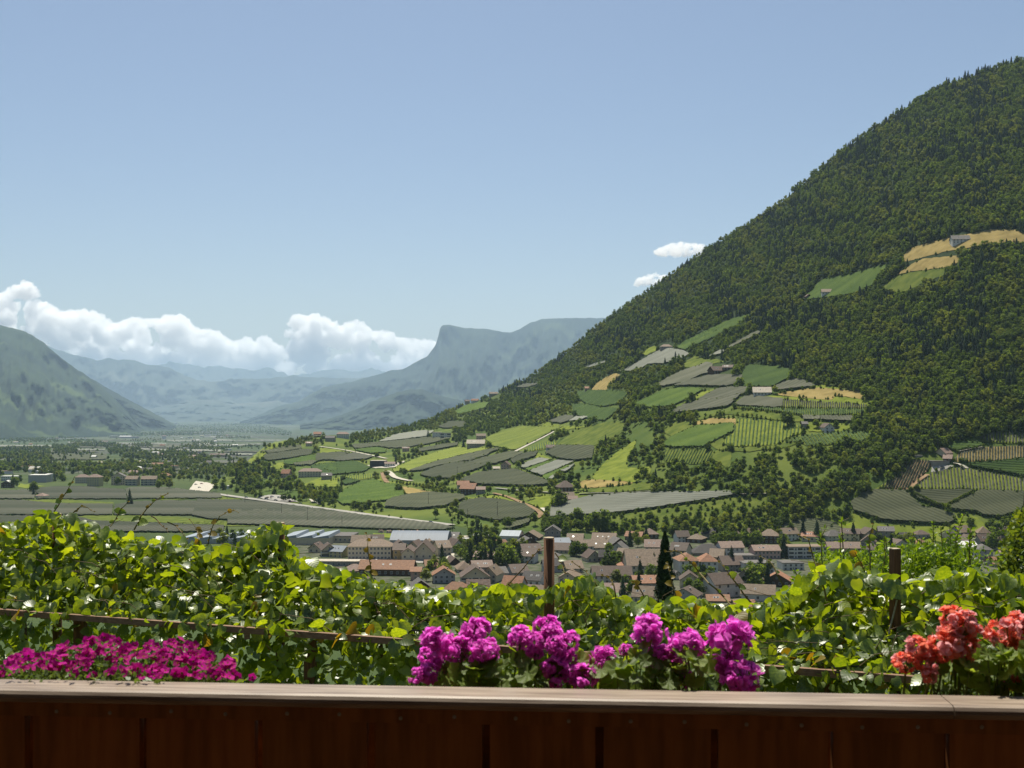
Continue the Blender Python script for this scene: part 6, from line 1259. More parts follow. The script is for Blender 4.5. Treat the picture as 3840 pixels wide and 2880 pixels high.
for j, (a0, a1) in enumerate(edges):
    for q in (.25, .75):
        if j + 1 < len(edges): obj('screw', SCR, rail, (a1 + (edges[j + 1][0] - a1) * q, -.062, b0 - .5375 + rnd.uniform(-.003, .003)))
for xp in (-2.2, 2.2):
    s = MB(); s.box(xp - .045, xp + .045, -.028, .0, 0, b0 - .523); s.build('rail_post', M['plank_wood'], rail)
s = MB(); s.box(-2.6, 2.6, -.029, -.002, b0 - 1.3, b0 - 1.22); s.build('lower_rail', M['plank_wood'], rail)
M['wall_plaster'] = mat('balcony_wall_wood', (0.40, 0.33, 0.25), (0.46, 0.39, 0.30), 4, 0.8, 0.2, stretch=(8, 8, 1)); M['floor_wood'] = mat('balcony_floor_boards', (0.10, 0.06, 0.035), (0.15, 0.09, 0.055), 4, 0.7, 0.2, stretch=(1, 10, 1))
s = MB(); s.box(-2.7, 2.7, -1.9, 2.0, -1.78, -1.6); tag(s.build('balcony_floor', M['floor_wood'], rot=(0, 0, yaw)), 'wooden balcony floor under the viewer', kind='structure')
s = MB(); s.box(-2.7, 2.7, -2.05, -1.9, -4.4, 1.25); tag(s.build('house_wall', M['wall_plaster'], rot=(0, 0, yaw)), 'pale house wall behind the balcony', kind='structure')
s = MB(); s.box(-2.7, 2.7, -2.05, 1.55, 1.0, 1.15); tag(s.build('balcony_ceiling', M['wall_plaster'], rot=(0, 0, yaw)), 'pale underside of the roof over the balcony', kind='structure')
for sx_ in (-1, 1):
    s = MB(); s.box(2.62 * sx_ - .05, 2.62 * sx_ + .05, -1.9, 1.5, -1.6, 1.0); tag(s.build('added_side_wall', M['wall_plaster'], rot=(0, 0, yaw)), 'unseen pale side wall added to shade the railing', kind='structure')  # unseen partitions, added to keep sky light off the railing's inner face

# flower boxes on the outer side of the railing
M['box_wood'] = mat('flower_box_wood', (0.10, 0.05, 0.025), (0.16, 0.08, 0.04), 5, 0.8, 0.2, stretch=(1, 9, 9)); M['potting'] = mat('dark_potting_soil', (0.025, 0.018, 0.012), (0.05, 0.036, 0.024), 30, 0.95, 0.1, bump=.6)
BOXES = []
for xa, xb, lab in ((-1.20, -.352, 'wooden flower box holding the magenta petunias'), (-.348, .526, 'wooden flower box holding the purple geraniums'), (.53, 1.4, 'wooden flower box holding the coral geraniums')):
    r = empty('flower_box', ((xa + xb) / 2, rail_y((xa + xb) / 2, .115), -.735), yaw); tag(r, lab, 'flower box', 'flower boxes hung on the balcony railing'); hx = (xb - xa) / 2
    s = MB(); s.box(-hx, hx, -.10, -.085, 0, .17); s.box(-hx, hx, .085, .10, 0, .17); s.box(-hx, -hx + .015, -.085, .085, 0, .17); s.box(hx - .015, hx, -.085, .085, 0, .17); s.box(-hx + .015, hx - .015, -.085, .085, 0, .015); s.build('box', M['box_wood'], r)
    s = MB(); s.box(-hx + .016, hx - .016, -.084, .084, .016, .15); s.build('soil', M['potting'], r); BOXES.append(r)
def plant_y(u, off): 
    k = (u - 512) / F; return (2.012 + off) / (1 - k * SL)

# ------------------------------------------------------------------ flowers
def frame(n, t):
    """rotation with z along n and y near t"""
    n = Vector(n).normalized(); t = Vector(t); t = (t - n * t.dot(n)); t = t.normalized() if t.length > 1e-4 else n.orthogonal().normalized(); x = t.cross(n)
    return Matrix((x, t, n)).transposed()
M['geranium'] = mat('purple_geranium_petal', (0.74, 0.075, 0.58), (0.90, 0.26, 0.78), 60, 0.55, 0.3, island=0.22, trans=(1.15, 1.1, 1.15), tw=0.58)
M['coral'] = mat('coral_geranium_petal', (0.88, 0.17, 0.09), (0.95, 0.40, 0.29), 60, 0.55, 0.3, island=0.25, trans=(1.1, 1.0, 1.0), tw=0.55)
M['coralpink'] = mat('pink_striped_petal', (0.92, 0.32, 0.33), (0.95, 0.68, 0.68), 160, 0.55, 0.3, island=0.12, trans=(1.05, 1.0, 1.0), tw=0.5, lo=.42, hi=.58)
M['petunia'] = mat('magenta_petunia_petal', (0.42, 0.006, 0.19), (0.58, 0.02, 0.31), 90, 0.75, 0.1, objrand=0.3, trans=(1.1, .8, 1.05), tw=0.4)
M['petunia_eye'] = mat('yellow_flower_eye', (0.55, 0.35, 0.03), (0.65, 0.45, 0.06), 50, 0.7, 0.2)
M['stem'] = mat('green_plant_stem', (0.10, 0.15, 0.035), (0.16, 0.20, 0.05), 40, 0.7, 0.3)
M['ger_leaf'] = mat('geranium_leaf', (0.13, 0.205, 0.035), (0.24, 0.31, 0.075), 45, 0.5, 0.35, objrand=0.35, bump=.3, trans=(1.8, 1.7, .6), tw=0.5)
M['pet_leaf'] = mat('petunia_leaf', (0.075, 0.13, 0.03), (0.15, 0.21, 0.06), 60, 0.5, 0.4, island=0.3, trans=(1.4, 1.4, .6), tw=0.35)

def petal(w, l, cup=.25, ruf=.0, g=None):
    """a rounded cupped petal from the origin along +y"""
    r = (g.uniform(-ruf, ruf, 7) if g is not None else np.zeros(7))
    V = [(0, 0, 0), (-w * .38, l * .42, cup * l * .25 + r[0] * l), (w * .38, l * .42, cup * l * .25 + r[1] * l), (-w * .52, l * .76, cup * l * .55 + r[2] * l), (0, l * .6, cup * l * .3 + r[3] * l), (w * .52, l * .76, cup * l * .55 + r[4] * l), (-w * .24, l * .98, cup * l * .8 + r[5] * l), (w * .24, l * .98, cup * l * .8 + r[6] * l)]
    return V, [(0, 4, 1), (0, 2, 4), (1, 4, 3), (4, 2, 5), (3, 4, 6), (4, 7, 6), (4, 5, 7)]
def umbel_mesh(seed, n=34, mats=None, double=True, pinkshare=0.0):
    """a ball of florets with unit radius"""
    g = np.random.default_rng(seed); s = MB()
    for i in range(n):
        d = g.normal(0, 1, 3); d[2] += .35; d /= np.linalg.norm(d); c = d * g.uniform(.50, .95); mi = 1 if g.uniform() < pinkshare else 0
        for ring, k, L in (((0, 5, .46), (1, 4, .34)) if double else ((0, 5, .5),)):
            for j in range(k):
                a = 6.283 * j / k + g.uniform(-.3, .3) + ring * .6; V, Fc = petal(.42 if ring == 0 else .34, L * g.uniform(.85, 1.15), .35 + .5 * ring, .10, g)
                Rm = frame(d, (g.normal(), g.normal(), g.normal())) @ Matrix.Rotation(a, 3, 'Z') @ Matrix.Rotation(g.uniform(-.15, .35), 3, 'X')
                s.add([tuple(Rm @ Vector(p) + Vector(c)) for p in V], Fc, mi)
        s.tube([(0, 0, -.75), tuple(c * .95)], .022, .018, 3, 2, False)
    return s.mesh('flower_head', mats)
UMB = [umbel_mesh(300 + i, 27, [M['geranium'], M['geranium'], M['stem']]) for i in range(5)]
UMC = [umbel_mesh(320 + i, 20, [M['coral'], M['coralpink'], M['stem']], True, (.15, .8, .5)[i]) for i in range(3)]

def round_leaf_mesh(name, m, lobes=7, seed=0, sc=.07, wave=.10):
    g = np.random.default_rng(seed); n = lobes * 4; V = [(0, 0, 0)]; Fc = []
    for ring, rr in ((1, .5), (2, 1.0)):
        for i in range(n):
            t = i / (n - 1); a = -math.pi * .5 + .28 + t * (2 * math.pi - .56); r = rr * (1 + (sc * math.cos(lobes * 2 * math.pi * t) if ring == 2 else 0)) * (.92 if abs(t - .5) > .45 else 1)
            z = .16 * rr ** 2 * (1 if ring == 2 else .6) + wave * rr * math.sin(lobes * 2 * math.pi * t + 1) * .6 + g.uniform(-.03, .03)
            V.append((math.cos(a) * r, math.sin(a) * r + .12, z))
    for i in range(n - 1):
        Fc += [(0, 1 + i, 2 + i), (1 + i, 1 + n + i, 2 + n + i, 2 + i)]
    return mesh(name, V, Fc, m, smooth=True)
GL = [round_leaf_mesh('leaf', M['ger_leaf'], 7, i, .07, (.10, .16, .22)[i]) for i in range(3)]

def geranium(label, heads, leaves, mesh_set, seed, cx, single=False):
    g = random.Random(seed); k0 = (cx - 512) / F; yb = plant_y(cx, .12)
    root = empty('geranium', (k0 * yb, yb, -.61)); tag(root, label, 'geranium', 'geraniums in the flower boxes'); ro = Vector(root.location)
    def pos(u, v, off): y = plant_y(u, off); return at(u, v, y)
    st = MB()
    for (u, v, rp, off, var) in heads:
        p = pos(u, v, off); r = rp * (1.22 if mesh_set is UMC else 1.03) / F * p.y
        o = obj('flower_head', mesh_set[var % len(mesh_set)], root, p - ro, (g.uniform(-.5, .3), g.uniform(-.4, .4), g.uniform(0, 6.28)), (r, r, r * .92))
        base = Vector((p.x * .75 + ro.x * .25 + g.uniform(-.03, .03), plant_y(u, .10), -.61)) - ro; q = p - ro
        m_ = MB(); m_.tube([base, base * .5 + q * .5 + Vector((g.uniform(-.012, .012), g.uniform(-.01, .01), .012)), q + Vector((0, 0, -.3 * r))], .0026, .0019, 5); m_.build('stem', M['stem'], root)
    for (u, v, rp, off) in leaves:
        p = pos(u, v, off); r = rp / F * p.y
        n = Vector((g.uniform(-.6, .6), g.uniform(-.8, .25), g.uniform(.35, 1))); R3 = frame(n, (g.uniform(-1, 1), -.6, g.uniform(-.6, .3)))
        o = obj('leaf', GL[g.randrange(3)], root, p - ro, R3.to_euler(), (r, r, r))
        st.tube([Vector((p.x + g.uniform(-.02, .02), p.y + .02, -.61)) - ro, p - ro + Vector((0, .004, -.006))], .0018, .0012, 4)
    st.build('leaf_stalk', M['stem'], root); [c for c in root.children if c.name.startswith('leaf_stalk')][0]['kind'] = 'stuff'
    return root
def hd(key, lst): return [(*cc(key, [(x, y)])[0], r * .11573, o, i) for i, (x, y, r, o) in enumerate(lst)]
def lv(poly, n, seed, rmin=7, rmax=14):
    q = rand_in(poly, n * 3, seed); g = random.Random(seed); return [(a, b, g.uniform(rmin, rmax), g.uniform(.03, .18)) for a, b in q[:n]]
def ll(key, lst): return [(*cc(key, [(x, y)])[0], r * .11573, o) for x, y, r, o in lst]
geranium('purple geranium with a tight cluster of blooms, left in its box', hd('R2', [(1570, 590, 140, .10), (1500, 700, 90, .12), (1480, 840, 95, .07), (1400, 870, 75, .06), (1600, 760, 80, .1), (1900, 490, 125, .12), (1785, 650, 115, .08), (1985, 640, 115, .07), (1890, 600, 90, .11)]),
         lv(cc('R2', [(1560, 800), (1800, 700), (2212, 720), (2250, 930), (1580, 925)]), 26, 5) + ll('R2', [(1740, 840, 110, .05), (1870, 800, 120, .06), (2050, 780, 120, .05), (2130, 860, 100, .05), (1700, 780, 100, .09)]), UMB, 11, 430)
geranium('purple geranium with dense blooms left of its pale folded leaf', hd('R3', [(75, 540, 105, .1), (300, 450, 105, .12), (215, 560, 95, .09), (480, 590, 110, .09), (380, 600, 85, .07), (340, 500, 90, .1), (460, 690, 90, .08), (370, 790, 110, .06), (640, 870, 115, .05), (520, 850, 80, .06), (780, 730, 115, .08), (200, 650, 70, .08), (370, 920, 55, .04)]),
         lv(cc('R3', [(20, 640), (520, 720), (860, 820), (1000, 960), (20, 950)]), 30, 6) + ll('R3', [(140, 840, 110, .04), (120, 740, 110, .08), (220, 900, 110, .05), (860, 890, 110, .06)]), UMB, 12, 560)
geranium('purple geranium with a big pale folded leaf and scattered blooms', hd('R3', [(1185, 490, 145, .11), (990, 640, 55, .12), (1240, 690, 85, .09), (1350, 670, 80, .1), (1515, 610, 140, .08), (1880, 560, 185, .1), (1900, 680, 80, .11), (1980, 860, 150, .06), (1850, 810, 90, .09), (1510, 890, 70, .07), (1180, 740, 60, .1)]),
         lv(cc('R3', [(900, 700), (1300, 640), (1700, 700), (1800, 960), (880, 960)]), 44, 7) + ll('R3', [(1000, 770, 130, .05), (1130, 640, 110, .09), (1580, 790, 120, .05), (1420, 810, 110, .07), (1250, 830, 100, .08), (1700, 730, 110, .1), (1580, 900, 90, .04), (1020, 900, 110, .05), (2150, 950, 60, .06)]), UMB, 13, 680)
geranium('coral and pink striped geranium leaning over the hand rail', hd('R4', [(1600, 390, 105, .10), (1545, 470, 60, .09), (1700, 430, 105, .09), (1790, 500, 70, .1), (1640, 560, 85, .1), (1290, 640, 95, .08), (1190, 760, 85, .07), (1400, 680, 75, .09), (1540, 600, 125, .08), (1660, 690, 85, .09), (1370, 770, 80, .07), (1400, 880, 60, .05), (1480, 680, 70, .07), (1740, 610, 60, .1)]),
         lv(cc('R4', [(1350, 850), (1700, 700), (1950, 620), (2212, 700), (2230, 1020), (1400, 1020)]), 56, 8, 7, 13), UMC, 14, 915)
geranium('red coral geranium blooming at the end of the hand rail', hd('R4', [(2040, 500, 115, .1), (1985, 545, 60, .09), (2150, 430, 95, .12), (2200, 650, 80, .08), (2190, 520, 70, .1), (2250, 430, 80, .1), (2120, 930, 60, .06)]),
         lv(cc('R4', [(1900, 650), (2330, 600), (2400, 1030), (1900, 1020)]), 50, 9, 8, 14), UMC, 15, 1010)

# petunias
def petunia_mesh(seed):
    g = np.random.default_rng(seed); s = MB(); n = 10; ring = []
    V = [(0, 0, -.55)]
    for i in range(n): a = 6.283 * i / n; V.append((math.cos(a) * .22, math.sin(a) * .22, -.12))
    for i in range(n):
        a = 6.283 * i / n; r = 1.0 if i % 2 == 0 else .80; V.append((math.cos(a) * r, math.sin(a) * r, (.10 if i % 2 == 0 else .0) + g.uniform(-.12, .12)))
    Fc = [(0, 1 + i, 1 + (i + 1) % n) for i in range(n)]; Fo = [(1 + i, 1 + n + i, 1 + n + (i + 1) % n, 1 + (i + 1) % n) for i in range(n)]
    s.add(V, Fc + Fo, 0); s.m = [1] * n + [0] * n; s.tube([(0, 0, -.5), (0, -.1, -1.5)], .10, .05, 4, 2); return s.mesh('flower', [M['petunia'], M['petunia_eye'], M['stem']], False)
PET = [petunia_mesh(i) for i in range(4)]
ptop = pl([(x * .11573, 576 + y * .11573) for x, y in [(-100, 800), (0, 770), (100, 680), (240, 620), (420, 640), (560, 560), (680, 590), (780, 510), (960, 490), (1050, 550), (1250, 590), (1300, 530), (1450, 550), (1560, 510), (1650, 540), (1750, 610), (1840, 650), (1870, 760), (1900, 690), (1990, 680), (2020, 780), (2060, 880)]])
pet = empty('petunia', (-.72, rail_y(-.72, .12), -.61)); tag(pet, 'mound of magenta petunias spilling over the hand rail', 'petunia'); po = Vector(pet.location); g = random.Random(31)
def pp(u, v, off): return at(u, v, plant_y(u, off)) - po
n_f = 0; used = []
for k in range(4000):
    if n_f >= 200: break
    u = g.uniform(-8, 240); vt = ptop(u); vb = 677 + u * .0125; t = g.random() ** 1.9; v = vt + 3 + (vb - vt - 6) * t
    if v > vb - 3 and u < 190: continue
    if g.random() > (1.0 if t < .42 else .22 if u < 150 else .8): continue
    if any((u - a) ** 2 + (v - b) ** 2 < 15 for a, b in used): continue
    if fbm(u * .09, v * .16, 4, 2) < -.12 and u < 225: continue
    used.append((u, v)); r = g.uniform(4.2, 5.8) / F * 2.15
    nn = (g.uniform(-.6, .6), g.uniform(-1.0, .1), g.uniform(.15, 1)); R3 = frame(nn, (g.uniform(-1, 1), g.uniform(-1, 1), g.uniform(-1, 1)))
    obj('flower', PET[k % 4], pet, pp(u, v, .02 + .16 * (1 - t) * g.uniform(.5, 1)), R3.to_euler(), (r, r, r)); n_f += 1
for (x, y, r) in ((1190, 800, 55), (245, 690, 50), (2180, 875, 40), (1570, 840, 50)):
    u, v = cc('R1', [(x, y)])[0]; q = r * .11573 / F * 2.1; obj('flower', PET[1], pet, pp(u, v, .02), frame((.1, -1, .15), (0, 0, 1)).to_euler(), (q, q, q))
gg = np.random.default_rng(8); P_ = []
while len(P_) < 3400:
    u = gg.uniform(-10, 238); vt = float(ptop(u)); vb = 679 + u * .0125; tt = gg.uniform(0, 1) ** .65; v = vt + 5 + (vb - vt - 4) * tt
    P_.append(pp(u, v, .03 + .2 * (1 - tt) + gg.uniform(-.02, .06)))
for (x, y) in ((150, 870), (270, 875), (420, 880), (540, 890), (640, 890), (790, 905), (830, 900), (1000, 880), (1100, 880), (1180, 890), (1250, 890), (1400, 890)):
    u, v = cc('R1', [(x, y)])[0]
    for j in range(5): P_.append(pp(u + gg.uniform(-5, 5), v - gg.uniform(0, 3), -.012))
P_ = np.array([p[:] for p in P_]); a = gg.normal(0, 1, (len(P_), 3)); a[:, 2] += .5; a /= np.linalg.norm(a, axis=1)[:, None]; b = np.cross(a, gg.normal(0, 1, a.shape)); b /= np.linalg.norm(b, axis=1)[:, None]
L_ = gg.uniform(.010, .019, len(P_))[:, None]; nn = np.cross(a, b)
V = np.stack([P_, P_ + a * L_ * .5 - b * L_ * .24 + nn * L_ * .08, P_ + a * L_, P_ + a * L_ * .5 + b * L_ * .24 + nn * L_ * .08], 1).reshape(-1, 3)
o = obj('foliage', mesh('foliage', V, np.arange(len(V)).reshape(-1, 4), M['pet_leaf']), pet); o['kind'] = 'stuff'

# ------------------------------------------------------------------ kiwi trellis
def yb(u): return 9.1415 / (1 + .0002998 * (np.asarray(u, float) - 512))
def vboard(u): return HV + 2.0 * F / yb(u)
vtop = pl([(-60, 522), (0, 523), (19, 520), (40, 514), (54, 511), (85, 518), (96, 526), (120, 532), (150, 540), (171, 539), (182, 537), (196, 543), (225, 548), (245, 540), (254, 530), (267, 524), (279, 519), (291, 525), (286, 540), (297, 556), (308, 556), (321, 562), (339, 570), (358, 572), (372, 580), (389, 584), (397, 580), (409, 587), (428, 585), (443, 588), (459, 590), (470, 582), (482, 584), (497, 591), (513, 584), (536, 588), (551, 588), (563, 580), (586, 575), (594, 576), (605, 590), (621, 598), (641, 599), (658, 603), (672, 599), (685, 602), (700, 598), (715, 604), (735, 606), (755, 602), (777, 594), (785, 586), (797, 582), (808, 574), (824, 563), (839, 560), (860, 568), (878, 571), (909, 582), (930, 567), (953, 570), (985, 573), (1024, 574), (1090, 574)])
def bpos(u, off=0.0, z=-2.0):
    y = float(yb(u)) + off; return Vector(((u - 512) / F * y, y, z))
tr = empty('trellis', bpos(512, 0, -4.3)); tag(tr, 'long brown trellis edge board with wires below the kiwi vines', 'trellis'); to = Vector(tr.location)
def plank_between(a, b, w, h, name, m, parent, org):
    a, b = Vector(a) - org, Vector(b) - org; d = (b - a).normalized(); n = Vector((-d.y, d.x, 0)).normalized() * w; s = MB()
    V = [a, a + n, b, b + n]; V = [tuple(p) for p in V] + [tuple(p + Vector((0, 0, h))) for p in V]
    s.add(V, [(0, 2, 3, 1), (4, 5, 7, 6), (0, 4, 6, 2), (1, 3, 7, 5), (0, 1, 5, 4), (2, 6, 7, 3)]); return s.build(name, m, parent)
plank_between(bpos(-190), bpos(836), .045, .052, 'edge_board', M['board_wood'], tr, to); plank_between(bpos(839.5), bpos(942), .045, .052, 'edge_board', M['board_wood'], tr, to)
for i, off in enumerate((.12, .24, .38, .55, .75, 1.0)):
    s = MB(); s.tube([bpos(-150, off, -1.985 + .01 * i) - to, bpos(400, off, -2.0 + .008 * i) - to, bpos(945, off * .45, -1.97) - to], .006, .006, 5); s.build('wire', M['wire'], tr)
for u in (250, 700): plank_between(bpos(u, .02, -2.05), bpos(u + 2, 1.9, -2.05), .05, .05, 'cross_board', M['board_wood'], tr, to)
for u in (-100, 60, 300, 560, 840):
    s = MB(); p = bpos(u, .03, 0) - to; s.box(p.x - .05, p.x + .05, p.y + .45, p.y + .55, 0, 2.25); s.build('support_leg', M['post_wood'], tr)
POSTS = [(57, 514, 'slim vine post swallowed by kiwi leaves'), (280, 523, 'brown vine post with a leafy crown of kiwi'), (549, 538, 'thick round vine post with a pale sawn top and leaning cane'), (895, 549, 'square brown vine post with a slack stay wire')]
for u, v, lab in POSTS:
    y = float(yb(u)) + (1.55 if u < 300 else 1.0); p = at(u, v, y); r = .046; root = empty('vine_post', (p.x, p.y, -4.3)); tag(root, lab, 'post', 'posts carrying the kiwi vines')
    s = MB(); h = p.z + 4.3; s.tube([(0, 0, 0), (.004, 0, h * .5), (0, 0, h)], r * 1.08, r, 14 if u != 895 else 4); s.build('shaft', M['post_wood'], root, smooth=(u != 895), rot=(0, 0, .3 if u == 895 else 0))
    s = MB(); s.tube([(0, 0, h), (0, 0, h + .006)], r * .99, r * .96, 14 if u != 895 else 4); s.build('sawn_top', M['post_end'], root, rot=(0, 0, .3 if u == 895 else 0))
    if u == 895:
        s = MB(); s.tube([(.0, -.05, h - .40), (-.06, -.06, h - .62), (-.20, -.2, h - 1.35)], .007, .007, 6); s.build('stay_wire', mat('pale_rope', (.30, .27, .20), (.42, .38, .30), 60, .9, .1), root)

# kiwi leaves
M['kiwi'] = mat('kiwi_leaf', (0.088, 0.150, 0.014), (0.190, 0.255, 0.026), 6, 0.40, 1.0, objrand=0.38, trans=(2.5, 2.15, .45), tw=0.46)
M['kiwi_mass'] = mat('kiwi_leaf_mass', (0.088, 0.150, 0.014), (0.190, 0.255, 0.026), 6, 0.40, 1.0, island=0.38, trans=(2.5, 2.15, .45), tw=0.46)
M['kiwi_young'] = mat('young_amber_kiwi_leaf', (0.20, 0.17, 0.015), (0.30, 0.20, 0.03), 14, 0.45, 0.4, objrand=0.25, trans=(1.9, 1.5, .4), tw=0.5)
def veins(m, k=26.0, amt=.07):
    """raised side veins that run slanting from the midrib of every leaf"""
    N, L = m.node_tree.nodes, m.node_tree.links; p = N['Principled BSDF']
    ax, ay = N.new('ShaderNodeAttribute'), N.new('ShaderNodeAttribute'); ax.attribute_name = 'lx'; ay.attribute_name = 'ly'
    ab = N.new('ShaderNodeMath'); ab.operation = 'ABSOLUTE'; L.new(ax.outputs['Fac'], ab.inputs[0])
    ma = N.new('ShaderNodeMath'); ma.operation = 'MULTIPLY_ADD'; ma.inputs[1].default_value = -.85; L.new(ab.outputs[0], ma.inputs[0]); L.new(ay.outputs['Fac'], ma.inputs[2])
    mu = N.new('ShaderNodeMath'); mu.operation = 'MULTIPLY'; mu.inputs[1].default_value = k; L.new(ma.outputs[0], mu.inputs[0])
    sn = N.new('ShaderNodeMath'); sn.operation = 'SINE'; L.new(mu.outputs[0], sn.inputs[0])
    b = N.new('ShaderNodeBump'); b.inputs['Strength'].default_value = amt; b.inputs['Distance'].default_value = .006; L.new(sn.outputs[0], b.inputs['Height']); L.new(b.outputs['Normal'], p.inputs['Normal'])
for k_ in ('kiwi', 'kiwi_mass', 'kiwi_young'): veins(M[k_])
M['cane'] = mat('kiwi_cane', (0.11, 0.07, 0.035), (0.20, 0.13, 0.06), 30, 0.7, 0.3)
M['shoot'] = mat('green_brown_shoot', (0.13, 0.10, 0.03), (0.20, 0.16, 0.05), 30, 0.7, 0.3)
def kiwi_leaf(seed, fold, droop, w=.98):
    g = np.random.default_rng(seed); half = [(0, 0), (.30, -.10), (.50, .12), (.53, .42), (.38, .74), (.14, .95), (0, 1.06)]; mid = [(0, 0), (0, .02), (0, .25), (0, .5), (0, .75), (0, .95), (0, 1.06)]
    def z(x, y): return fold * abs(x) - droop * (y - .3) ** 2 * (1 if y > .3 else .3) + .05 * math.sin(7 * y + seed) * abs(x) * 2
    V, Fc = [], []; idx = {}
    def vid(x, y):
        k = (round(x, 4), round(y, 4))
        if k not in idx: idx[k] = len(V); V.append((x * w, y, z(x, y)))
        return idx[k]
    for sg in (1, -1):
        for i in range(6):
            a, b = half[i], half[i + 1]; c, d = mid[i], mid[i + 1]
            q = [vid(sg * c[0], c[1]), vid(sg * a[0], a[1]), vid(sg * b[0], b[1]), vid(sg * d[0], d[1])]; q2 = []
            for t in q:
                if t not in q2: q2.append(t)
            if len(q2) >= 3: Fc.append(q2 if sg > 0 else q2[::-1])
    return np.array(V), Fc
KL = [kiwi_leaf(i, (.12, .30, .05, .42, .2)[i], (.25, .5, .7, .35, .15)[i]) for i in range(5)]
KM = [mesh('leaf', v, f, M['kiwi'], smooth=True, attrs={'lx': v[:, 0], 'ly': v[:, 1]}) for v, f in KL]; KY = [mesh('leaf', v, f, M['kiwi_young'], smooth=True, attrs={'lx': v[:, 0], 'ly': v[:, 1]}) for v, f in KL]
cuts = [-70, 120, 292, 470, 640, 800, 940, 1100]
names = ['kiwi vine around the slim leaf-swallowed post', 'kiwi vine left of the leafy crowned post', 'kiwi vine between two posts above the trellis board', 'kiwi vine at the thick round post', 'kiwi vine in front of the cypress', 'kiwi vine climbing left of the square post', 'kiwi vine right of the square post behind coral geraniums']
for ci in range(len(cuts) - 1):
    g = random.Random(500 + ci); u0, u1 = cuts[ci], cuts[ci + 1]; c = bpos((u0 + u1) / 2, .8, -4.3); root = empty('kiwi_vine', c); tag(root, names[ci], 'kiwi vine', 'kiwi vines on the trellis'); ro = Vector(c)
    N = int((u1 - u0) * 15); L = []
    for k in range(N):
        u = g.uniform(u0, u1); vt, vbd = float(vtop(u)), float(vboard(u)); q = g.random()
        if q < .66:
            s_ = g.random(); v = vbd - 3 - s_ * (vbd - vt - 8); dep = .0 + 1.75 * s_ + g.uniform(-.15, .85) * (1 - .5 * s_); sun_ = 1
        elif q < .76: s_ = 1; v = vt + g.uniform(1, 14); dep = .55 + g.uniform(0, 1.4); sun_ = 1
        else: s_ = -g.random(); v = vbd + 3 + 62 * -s_; dep = g.uniform(.08, 1.9); sun_ = 0
        y = float(yb(u)) + dep; p = at(u, v, y)
        n = Vector((g.gauss(0, .6), g.gauss(-.2, .6), g.uniform(.1, 1.0))).normalized(); t = Vector((g.gauss(0, .7), g.gauss(-.55, .5), g.uniform(-1.1, .1)))
        size = (.045 + .078 * g.random() ** 1.2) * (1.1 if sun_ else 1.0); L.append((dep - (0.35 if size > .1 else 0) + (.6 if not sun_ else 0) * g.random(), p, frame(n, t), size, g.randrange(5), g.random()))
    L.sort(key=lambda q: q[0]); big, small = L[:297], L[297:]
    for d_, p, R3, sz, kind, rr in big:
        o = obj('leaf', KM[kind] if rr > .045 else KY[kind], root, p - ro, R3.to_euler(), (sz, sz, sz))
    Vs, Fs, b, LX = [], [], 0, []
    for d_, p, R3, sz, kind, rr in small:
        v_, f_ = KL[kind]; LX.append(v_[:, :2]); A = np.array(R3) * sz; Vs.append(v_ @ A.T + np.array(p - ro)); Fs += [tuple(i + b for i in f) for f in f_]; b += len(v_)
    o = obj('foliage', mesh('foliage', np.concatenate(Vs), Fs, M['kiwi_mass'], smooth=True, attrs={'lx': np.concatenate(LX)[:, 0], 'ly': np.concatenate(LX)[:, 1]}), root); o['kind'] = 'stuff'
    s = MB()
    for k in range(26):
        u = g.uniform(u0, u1); vt, vbd = float(vtop(u)), float(vboard(u)); v = g.uniform(vt + 8, vbd - 6); sc_ = (vbd - v) / max(1, vbd - vt); y = float(yb(u)) + .05 + 1.6 * sc_; p = at(u, v, y) - ro; dx = g.uniform(-.5, .5); dz = g.uniform(-.02, .28)
        s.tube([p, p + Vector((dx * .4, .0, dz * .7)), p + Vector((dx, -.05, dz))], g.uniform(.003, .006), .002, 4)
    o = s.build('cane', M['cane'], root); o['kind'] = 'stuff'
    s = MB(); tb = bpos((u0 + u1) / 2, .9, 0) - ro; s.tube([(tb.x, tb.y, 0), (tb.x + .05, tb.y - .03, 1.2), (tb.x - .02, tb.y, 2.4)], .03, .02, 7); s.build('trunk', M['cane'], root)

